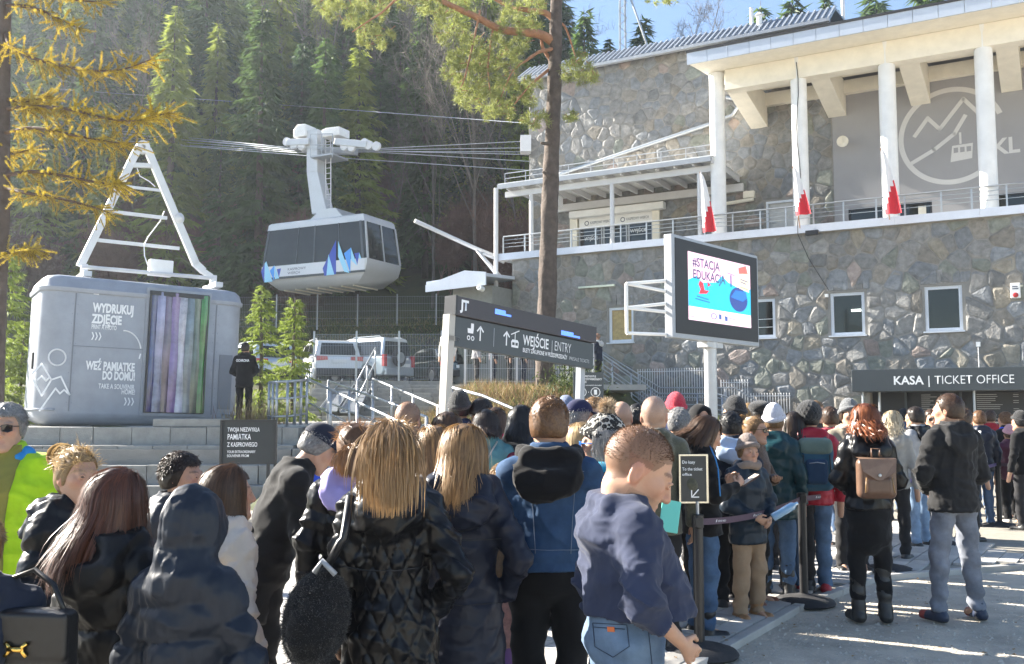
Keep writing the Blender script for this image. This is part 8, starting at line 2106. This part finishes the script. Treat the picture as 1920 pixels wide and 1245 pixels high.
pp(861, 740, 9.6, 0, 'man in a black beanie and a navy padded jacket', top=(.018, .026, .055), tkind='satin', quilt=('h', .12, .01), hat='beanie', hatc=BLK, hair='short', hc='black')
pp(838, 773, 6.6, -10, 'woman with wavy brown hair behind the fair-haired women', top=CHAR, hair='wavy', hc='brown', L=.18, fem=True)
for px, yt, d, yw, c, hr_, hc_, lab in ((1650, 772, 15.5, 0, (.10, .03, .05), 'long', 'brown', 'long-haired person in a wine red coat in the far queue'), (1694, 766, 16.5, -20, (.05, .09, .16), 'short', 'black', 'person in a steel blue jacket in the far queue'), (1763, 772, 15.0, 25, (.24, .22, .19), 'short', 'lightbrown', 'person in a sand coloured jacket beside the broad man'),
    (1818, 774, 17.5, 10, (.02, .05, .03), 'bob', 'darkbrown', 'person in a dark green coat under the ticket sign'), (1856, 769, 17.0, -35, (.30, .02, .03), 'short', 'brown', 'person in a bright red jacket under the ticket sign'), (1903, 778, 18.5, 0, (.4, .4, .42), 'long', 'blonde', 'blonde person in a pale coat at the ticket window'), (1732, 774, 18.0, 5, (.02, .02, .03), 'short', 'grey', 'grey-haired person in black at the ticket window'), (1574, 768, 13.5, 15, (.12, .10, .20), 'long', 'darkbrown', 'person in a muted violet jacket behind the grey beanie')):
    pp(px, yt, d, yw, lab, top=c, hair=hr_, hc=hc_, legs=NVY if px % 2 else DJEAN, tkind='satin' if px % 2 else 'cloth', fem=hr_ in ('long', 'bob'))
# --- people away from the queue
PG = pp(457, 642, 21.2, 0, 'security guard in black standing beside the grey kiosk', top=BLK, hem=.78, hair='crew', hc='darkbrown', z0=1.585, group='people standing above the square', legs=BLK, arms=('front', 'front')) if False else person(457, 21.2, 1.80, R(0), 'security guard in black standing beside the grey kiosk', top=BLK, hem=.78, hair='crew', hc='darkbrown', z0=1.46, group='people standing above the square', legs=BLK, arms=('front', 'front'), hood=.7)
text_part('OCHRONA', PG, Matrix(((1, 0, 0, -.145), (0, 0, -1, -.172), (0, 1, 0, 1.36), (0, 0, 0, 1))), .055, width=.29, bold=.03)
person(1122, 30.6, 1.72, R(60), 'man leaning on the rail at the top of the entrance stairs', top=NVY, hair='buzz', hc='brown', stubble=.5, z0=2.5, group='people standing above the square', arms=('fold', 'fold'), hoodc=((.5, .5, .5), 'cloth'))
person(838, 27.2, 1.68, R(150), 'fair-haired person behind the gate by the beige sign post', top=(.45, .43, .4), hair='short', hc='blonde', z0=2.45, group='people standing above the square')
for i, (px, c, yw) in enumerate(((893, (.30, .29, .30), -80), (925, (.05, .045, .06), -90), (955, BLK, -85), (982, NVY, -95), (1062, (.22, .02, .10), -80), (1096, CHAR, -90))):
    person(px, 28.2 + .5 * (i % 2), 1.70, R(yw), ('person in a light grey jacket', 'person in a dark plum jacket', 'person in a black jacket', 'person in a navy jacket', 'person in a crimson jacket', 'person in a charcoal jacket')[i] + ' on the walkway behind the entry sign', top=c, hair='short', hc='brown', z0=2.45, group='people on the raised walkway', legs=NVY if i % 2 else BLK)

# ------------------------------------------------------------------ bags and things in hands
def sdf_obj(name, V, m, label, cat, M, parent=None, group=None):
    P, Q_ = V.mesh(); o = link(name, new_mesh(name, P, Q_, m, True), parent)
    if parent is None: o.matrix_world = M; tag(o, label, cat, group)
    return o
def rbox(V, c, h, r, k=.01, disp=None):
    def fn(X, Y, Z):
        qx, qy, qz = np.abs(X - c[0]) - h[0] + r, np.abs(Y - c[1]) - h[1] + r, np.abs(Z - c[2]) - h[2] + r
        d = np.sqrt(np.maximum(qx, 0) ** 2 + np.maximum(qy, 0) ** 2 + np.maximum(qz, 0) ** 2) + np.minimum(np.maximum(qx, np.maximum(qy, qz)), 0) - r
        return (d - (disp(X, Y, Z) if disp else 0)).astype(f32)
    V.add([c[i] - h[i] for i in range(3)], [c[i] + h[i] for i in range(3)], fn, k)
def PM(root): return Matrix.Translation(root.location) @ Matrix.Rotation(root.rotation_euler[2], 4, 'Z')
def strap(parent, pts, wd, m, name='strap'):
    b = MB(); b.tube(pts, wd, 6); return b.build(name, m, parent, smooth=True)
# fluffy black rucksack slung at the left of the quilted coat
s = P10['_s']
V = Vol(axis(-.16, .16, .009), axis(-.14, .14, .009), axis(-.24, .26, .009)); V.el((0, 0, -.03), (.125, .085, .19), .02, disp=lambda X, Y, Z, h: .004 * np.sin(37 * X + 5 * np.sin(31 * Z)) * np.sin(29 * Z + 4 * np.sin(43 * Y))); V.el((0, -.07, -.07), (.09, .05, .11), .03, disp=lambda X, Y, Z, h: .004 * np.sin(35 * X + 4 * np.sin(27 * Z)) * np.sin(33 * Z + 2))
M = PM(P10) @ Matrix.Translation((-.27, -.16, .98)) @ Matrix.Rotation(R(12), 4, 'Y')
bp = sdf_obj('backpack', V, cloth((.014, .014, .015), 'cloth'), 'fluffy black rucksack slung beside the quilted coat', 'backpack', M)
I = M.inverted() @ PM(P10)
co = np.array([tuple(v.co) for v in bp.data.vertices]); no = np.array([tuple(v.normal) for v in bp.data.vertices]); q_ = np.random.RandomState(3); sel = q_.randint(0, len(co), 9000); dd = unit(no[sel] + q_.normal(0, .9, (9000, 3)))
V_, Fs = tris_from(co[sel] + q_.normal(0, .004, (9000, 3)), dd, unit(np.cross(dd, q_.normal(0, 1, (9000, 3)))), q_.uniform(.006, .014, 9000), np.full(9000, .003)); link('pile', new_mesh('pile', V_, Fs, cloth((.02, .02, .021), 'knit')), bp)
strap(bp, [(0, -.02, .17), (.03, -.04, .28), I @ Vector((-.17, -.20, 1.26)), I @ Vector((-.15, -.16, 1.42))], .017, M_BLACKP)
strap(bp, [(-.04, -.05, .15), (-.02, -.06, .2), (.04, -.06, .16)], .012, M_STEELP, 'loop')
V = Vol(axis(-.1, .1, .009), axis(-.08, .08, .009), axis(-.36, .06, .009)); V.rc((-.03, 0, 0), (-.05, 0, -.3), .035, .045, .02, lambda X, Y, Z, h: .004 * np.sin(120 * Z)); V.rc((.03, -.01, -.02), (.04, 0, -.28), .035, .05, .02, lambda X, Y, Z, h: .004 * np.sin(120 * Z))
sdf_obj('scarf', V, cloth((.30, .29, .29), 'knit'), 'grey knitted scarf dangling below the fluffy black rucksack', 'scarf', PM(P10) @ Matrix.Translation((-.30, -.17, .78)))
# brown leather backpack with flap
V = Vol(axis(-.2, .2, .009), axis(-.14, .14, .009), axis(-.22, .22, .009)); rbox(V, (0, 0, -.02), (.155, .065, .165), .05, .02); rbox(V, (0, -.055, -.08), (.10, .03, .07), .03, .02)
M = PM(P27) @ Matrix.Translation((0, -.235, 1.22))
BBR = sdf_obj('backpack', V, cloth((.13, .075, .05), 'leather'), 'brown leather flap backpack worn by the red-haired woman', 'backpack', M)
b = MB(); b.add([(-.15, -.06, .14), (.15, -.06, .14), (.13, -.095, .04), (.02, -.10, -.03), (-.02, -.10, -.03), (-.13, -.095, .04), (-.15, .04, .15), (.15, .04, .15)], [(0, 1, 2, 3, 4, 5), (0, 6, 7, 1)]); o = b.build('flap', cloth((.20, .125, .085), 'leather'), BBR, bevel=.004)
b = MB(); b.lathe([(0, 0), (.014, 0), (.012, .008), (0, .01)], 12, M=Matrix.Translation((0, -.102, .01)) @ Matrix.Rotation(R(90), 4, 'X')); b.build('clasp', M_STEEL, o)
strap(BBR, [(-.03, -.0, .15), (-.035, -.01, .22), (.035, -.01, .22), (.03, 0, .15)], .008, cloth((.13, .075, .05), 'leather'), 'handle')
for sg in (-1, 1):
    strap(BBR, [(sg * .05, .04, .15), (sg * .10, .08, .22), (sg * .14, .22, .19), (sg * .15, .30, .05)], .014, cloth((.13, .075, .05), 'leather'))
    strap(BBR, [(sg * .10, -.085, -.01), (sg * .115, -.10, -.13)], .006, cloth((.30, .18, .08), 'leather'), 'zip_pull')
# blue green trekking backpack
V = Vol(axis(-.2, .2, .01), axis(-.16, .16, .01), axis(-.28, .28, .01)); rbox(V, (0, 0, 0), (.165, .09, .245), .07, .02, lambda X, Y, Z: .003 * np.sin(40 * Z + 20 * X))
M = PM(P26) @ Matrix.Translation((0, -.26, 1.24))
BBL = sdf_obj('backpack', V, cloth((.03, .09, .14), 'cloth'), 'blue and green hiking backpack on the red puffer jacket', 'backpack', M)
V = Vol(axis(-.2, .2, .01), axis(-.2, .1, .01), axis(-.28, .3, .01)); rbox(V, (0, -.02, .17), (.155, .085, .085), .06, .02); sdf_obj('lid', V, cloth((.13, .18, .15), 'cloth'), None, None, None, BBL)
V = Vol(axis(-.2, .2, .01), axis(-.2, .1, .01), axis(-.28, .3, .01)); rbox(V, (0, -.075, -.06), (.105, .045, .12), .04, .02); sdf_obj('front_pocket', V, cloth((.02, .05, .10), 'cloth'), None, None, None, BBL)
for sg in (-1, 1): strap(BBL, [(sg * .08, .06, .2), (sg * .12, .12, .26), (sg * .15, .26, .2), (sg * .155, .34, .05)], .02, cloth((.06, .09, .09), 'cloth')); strap(BBL, [(sg * .12, -.1, .1), (sg * .13, -.11, -.15)], .008, M_BLACKP, 'compression_strap')
strap(BBL, [(-.07, -.125, .02), (0, -.13, .03), (.07, -.125, .02)], .005, M_STEELP, 'zip')
# burgundy backpack
pw = [o for o in bpy.data.objects if o.get('label', '').startswith('woman with black hair in a dark jacket')][0]
V = Vol(axis(-.18, .18, .012), axis(-.14, .14, .012), axis(-.24, .24, .012)); rbox(V, (0, 0, 0), (.135, .075, .19), .06, .02); rbox(V, (0, -.06, -.07), (.10, .04, .08), .035, .02)
bb = sdf_obj('backpack', V, cloth((.20, .015, .035), 'satin'), 'burgundy backpack on the black-haired woman', 'backpack', PM(pw) @ Matrix.Translation((0, -.23, 1.22)))
for sg in (-1, 1): strap(bb, [(sg * .07, .05, .17), (sg * .1, .12, .23), (sg * .13, .24, .15)], .016, cloth((.12, .012, .025), 'satin'))
# shoulder bag of the teal jacket
V = Vol(axis(-.16, .16, .012), axis(-.08, .08, .012), axis(-.14, .14, .012)); rbox(V, (0, 0, 0), (.12, .05, .10), .04, .02)
M = PM(P50) @ Matrix.Translation((-.20, -.16, .92)); hb = sdf_obj('shoulder_bag', V, cloth((.5, .47, .42), 'leather'), 'small off-white shoulder bag at the back of the teal jacket', 'bag', M)
strap(hb, [(.05, -.02, .08), (.12, -.04, .25), (.2, -.02, .45), (.28, .04, .58)], .007, cloth((.5, .47, .42), 'leather'))
# black handbag with a gold clasp in the lower left corner
hg_ = at(52, 1205, 3.0)
V = Vol(axis(-.17, .17, .007), axis(-.06, .06, .007), axis(-.14, .12, .007)); rbox(V, (0, 0, 0), (.15, .045, .105), .03, .01); rbox(V, (0, -.035, .03), (.152, .014, .07), .012, .004)
M = Matrix.Translation(hg_) @ Matrix.Rotation(R(-8), 4, 'Z'); HB = sdf_obj('handbag', V, cloth((.014, .014, .015), 'leather'), 'black leather handbag with a gold clasp in front of the blonde woman', 'handbag', M)
MG = mat('polished_gold', (.75, .48, .12), .22, 1, .05, 20)
b = MB(); b.tube([(-.035, -.056, -.028), (-.022, -.058, -.014), (-.022, -.058, .002), (-.035, -.056, .012)], .007, 6); b.tube([(.035, -.056, -.028), (.022, -.058, -.014), (.022, -.058, .002), (.035, -.056, .012)], .007, 6); b.tube([(-.022, -.06, -.006), (.022, -.06, -.006)], .009, 6); b.build('clasp', MG, HB, smooth=True)
strap(HB, [(-.13, 0, .09), (-.10, .03, .18), (-.02, .05, .21), (.06, .03, .17), (.12, 0, .09)], .009, cloth((.014, .014, .015), 'leather'))
# phone and papers in hands
def held(root, i, name, label, cat, dims, m, off=(0, .09, .03), tilt=40):
    p = W(root, pj(root, i) + Vector(off)); b = MB(); b.box((-dims[0] / 2, -dims[1] / 2, -dims[2] / 2), (dims[0] / 2, dims[1] / 2, dims[2] / 2)); o = b.build(name, m, None, bevel=.003); o.matrix_world = Matrix.Translation(p) @ Matrix.Rotation(root.rotation_euler[2], 4, 'Z') @ Matrix.Rotation(R(tilt), 4, 'X'); tag(o, label, cat); return o
ph_ = held(P22, 3, 'phone', 'phone in an open pale wallet case held by the bobbed woman', 'phone', (.085, .012, .17), cloth((.05, .015, .012), 'leather'), (-.05, .14, .05), -60)
b = MB(); b.box((-.038, -.010, -.08), (.038, -.0065, .08)); b.build('phone_page', mat('cream_page', (.6, .5, .42), .5), ph_)
held(P13, 2, 'phone', 'black phone in the left hand of the denim jacket man', 'phone', (.075, .009, .155), M_BLACKP, (.02, .10, .06), -30)
fo = held(P14, 3, 'folder', 'mint green plastic folder behind the heavy man', 'folder', (.09, .012, .15), mat('mint_plastic', (.16, .62, .50), .35, 0, .04, 3), (0, 0, 0), 0)
fo.matrix_world = Matrix.Translation(at(1256, 968, 4.6)) @ Matrix.Rotation(R(10), 4, 'Y') @ Matrix.Rotation(R(-12), 4, 'X')
bo_ = held(P23, 3, 'water_bottle', 'clear blue water bottle beside the boy in the taupe beanie', 'bottle', (.02, .02, .02), mat('blue_plastic', (.25, .45, .65), .15, 0, .1, 9, trans=.4), (0, 0, 0), 0)
b = MB(); b.lathe([(.012, .12), (.013, .10), (.03, .075), (.032, .0), (.030, -.01), (.032, -.09), (.028, -.10), (.001, -.10)], 16); bo_.data = new_mesh('water_bottle', b.v, b.f, bo_.data.materials[0], True); bo_.matrix_world = Matrix.Translation(at(1470, 958, 7.3)) @ Matrix.Rotation(R(60), 4, 'Y'); bo_.modifiers.clear()
wp = [o for o in bpy.data.objects if o.get('label', '').startswith('curly-haired person holding')][0]
held(wp, 2, 'paper', 'white sheet of paper held up near the ticket office', 'paper', (.21, .004, .29), mat('paper_white', (.7, .71, .74), .8, var=.02), (.0, .1, .12), -15)
# stitched details laid on the clothes where the camera sees them
from mathutils.bvhtree import BVHTree
def bvh_of(root, part):
    for c in root.children:
        if c.name.split('.')[0] == part:
            M = PM(root); return BVHTree.FromPolygons([M @ v.co for v in c.data.vertices], [tuple(p.vertices) for p in c.data.polygons])
def stick(bv, px, py, lift=.002):
    d = ray(px, py).normalized(); h = bv.ray_cast(Vector((0, 0, CH)), d)
    return None if h[0] is None else h[0] + h[1] * lift
def stitch(root, part, lines, r_, m, name='seam', step=8):
    bv = bvh_of(root, part); I = PM(root).inverted()
    for ln in lines:
        P = []
        for (x0, y0), (x1, y1) in zip(ln[:-1], ln[1:]):
            n_ = max(1, int(math.hypot(x1 - x0, y1 - y0) / step))
            for k in range(n_ + 1):
                q = stick(bv, x0 + (x1 - x0) * k / n_, y0 + (y1 - y0) * k / n_)
                if q is not None and (not P or .002 < (q - P[-1]).length < .12): P.append(q)
        if len(P) > 1: b = MB(); b.tube([I @ p for p in P], r_, 5); b.build(name, m, root, smooth=True)
M_STI = mat('dark_blue_seam', (.02, .035, .07), .8, 0, .1, 30); M_TAN = mat('pale_seam', (.16, .20, .27), .8, 0, .1, 30)
stitch(P14, 'trousers', [[(1112, 1168), (1175, 1172), (1180, 1212), (1150, 1232), (1116, 1212), (1112, 1168)], [(1212, 1150), (1222, 1245)], [(1115, 1176), (1172, 1180)]], .0016, M_STI)
bv = bvh_of(P14, 'trousers'); q = stick(bv, 1140, 1180, .003); q2 = stick(bv, 1150, 1180, .003)
if q is not None and q2 is not None:
    M = plane_M(q, q2 - q, (0, 0, 1)); b = MB(); b.box((0, -.009, 0), (.03, .009, .002)); o = b.build('orange_patch', mat('orange_patch', (.55, .14, .04), .5), P14); o.data.transform(PM(P14).inverted() @ M)
stitch(P13, 'jacket', [[(972, 884), (1030, 880), (1095, 884)], [(990, 886), (1000, 960), (1004, 1038)], [(1080, 886), (1074, 960), (1070, 1038)], [(962, 1028), (1030, 1032), (1102, 1030)]], .0017, M_TAN)
stitch(P22, 'jacket', [[(1330, 835), (1345, 870), (1350, 930)], [(1345, 828), (1362, 850), (1368, 880)]], .006, mat('blue_trim', (.03, .22, .55), .6), 'blue_trim')
stitch(P11, 'jacket', [[(800, 1010), (870, 1014), (940, 1010)], [(800, 1130), (870, 1136), (940, 1130)]], .002, M_BLACKP)
stitch(P10, 'jacket', [[(640, 1062), (690, 1070), (740, 1070), (800, 1062)]], .003, M_BLACKP, 'drawcord')
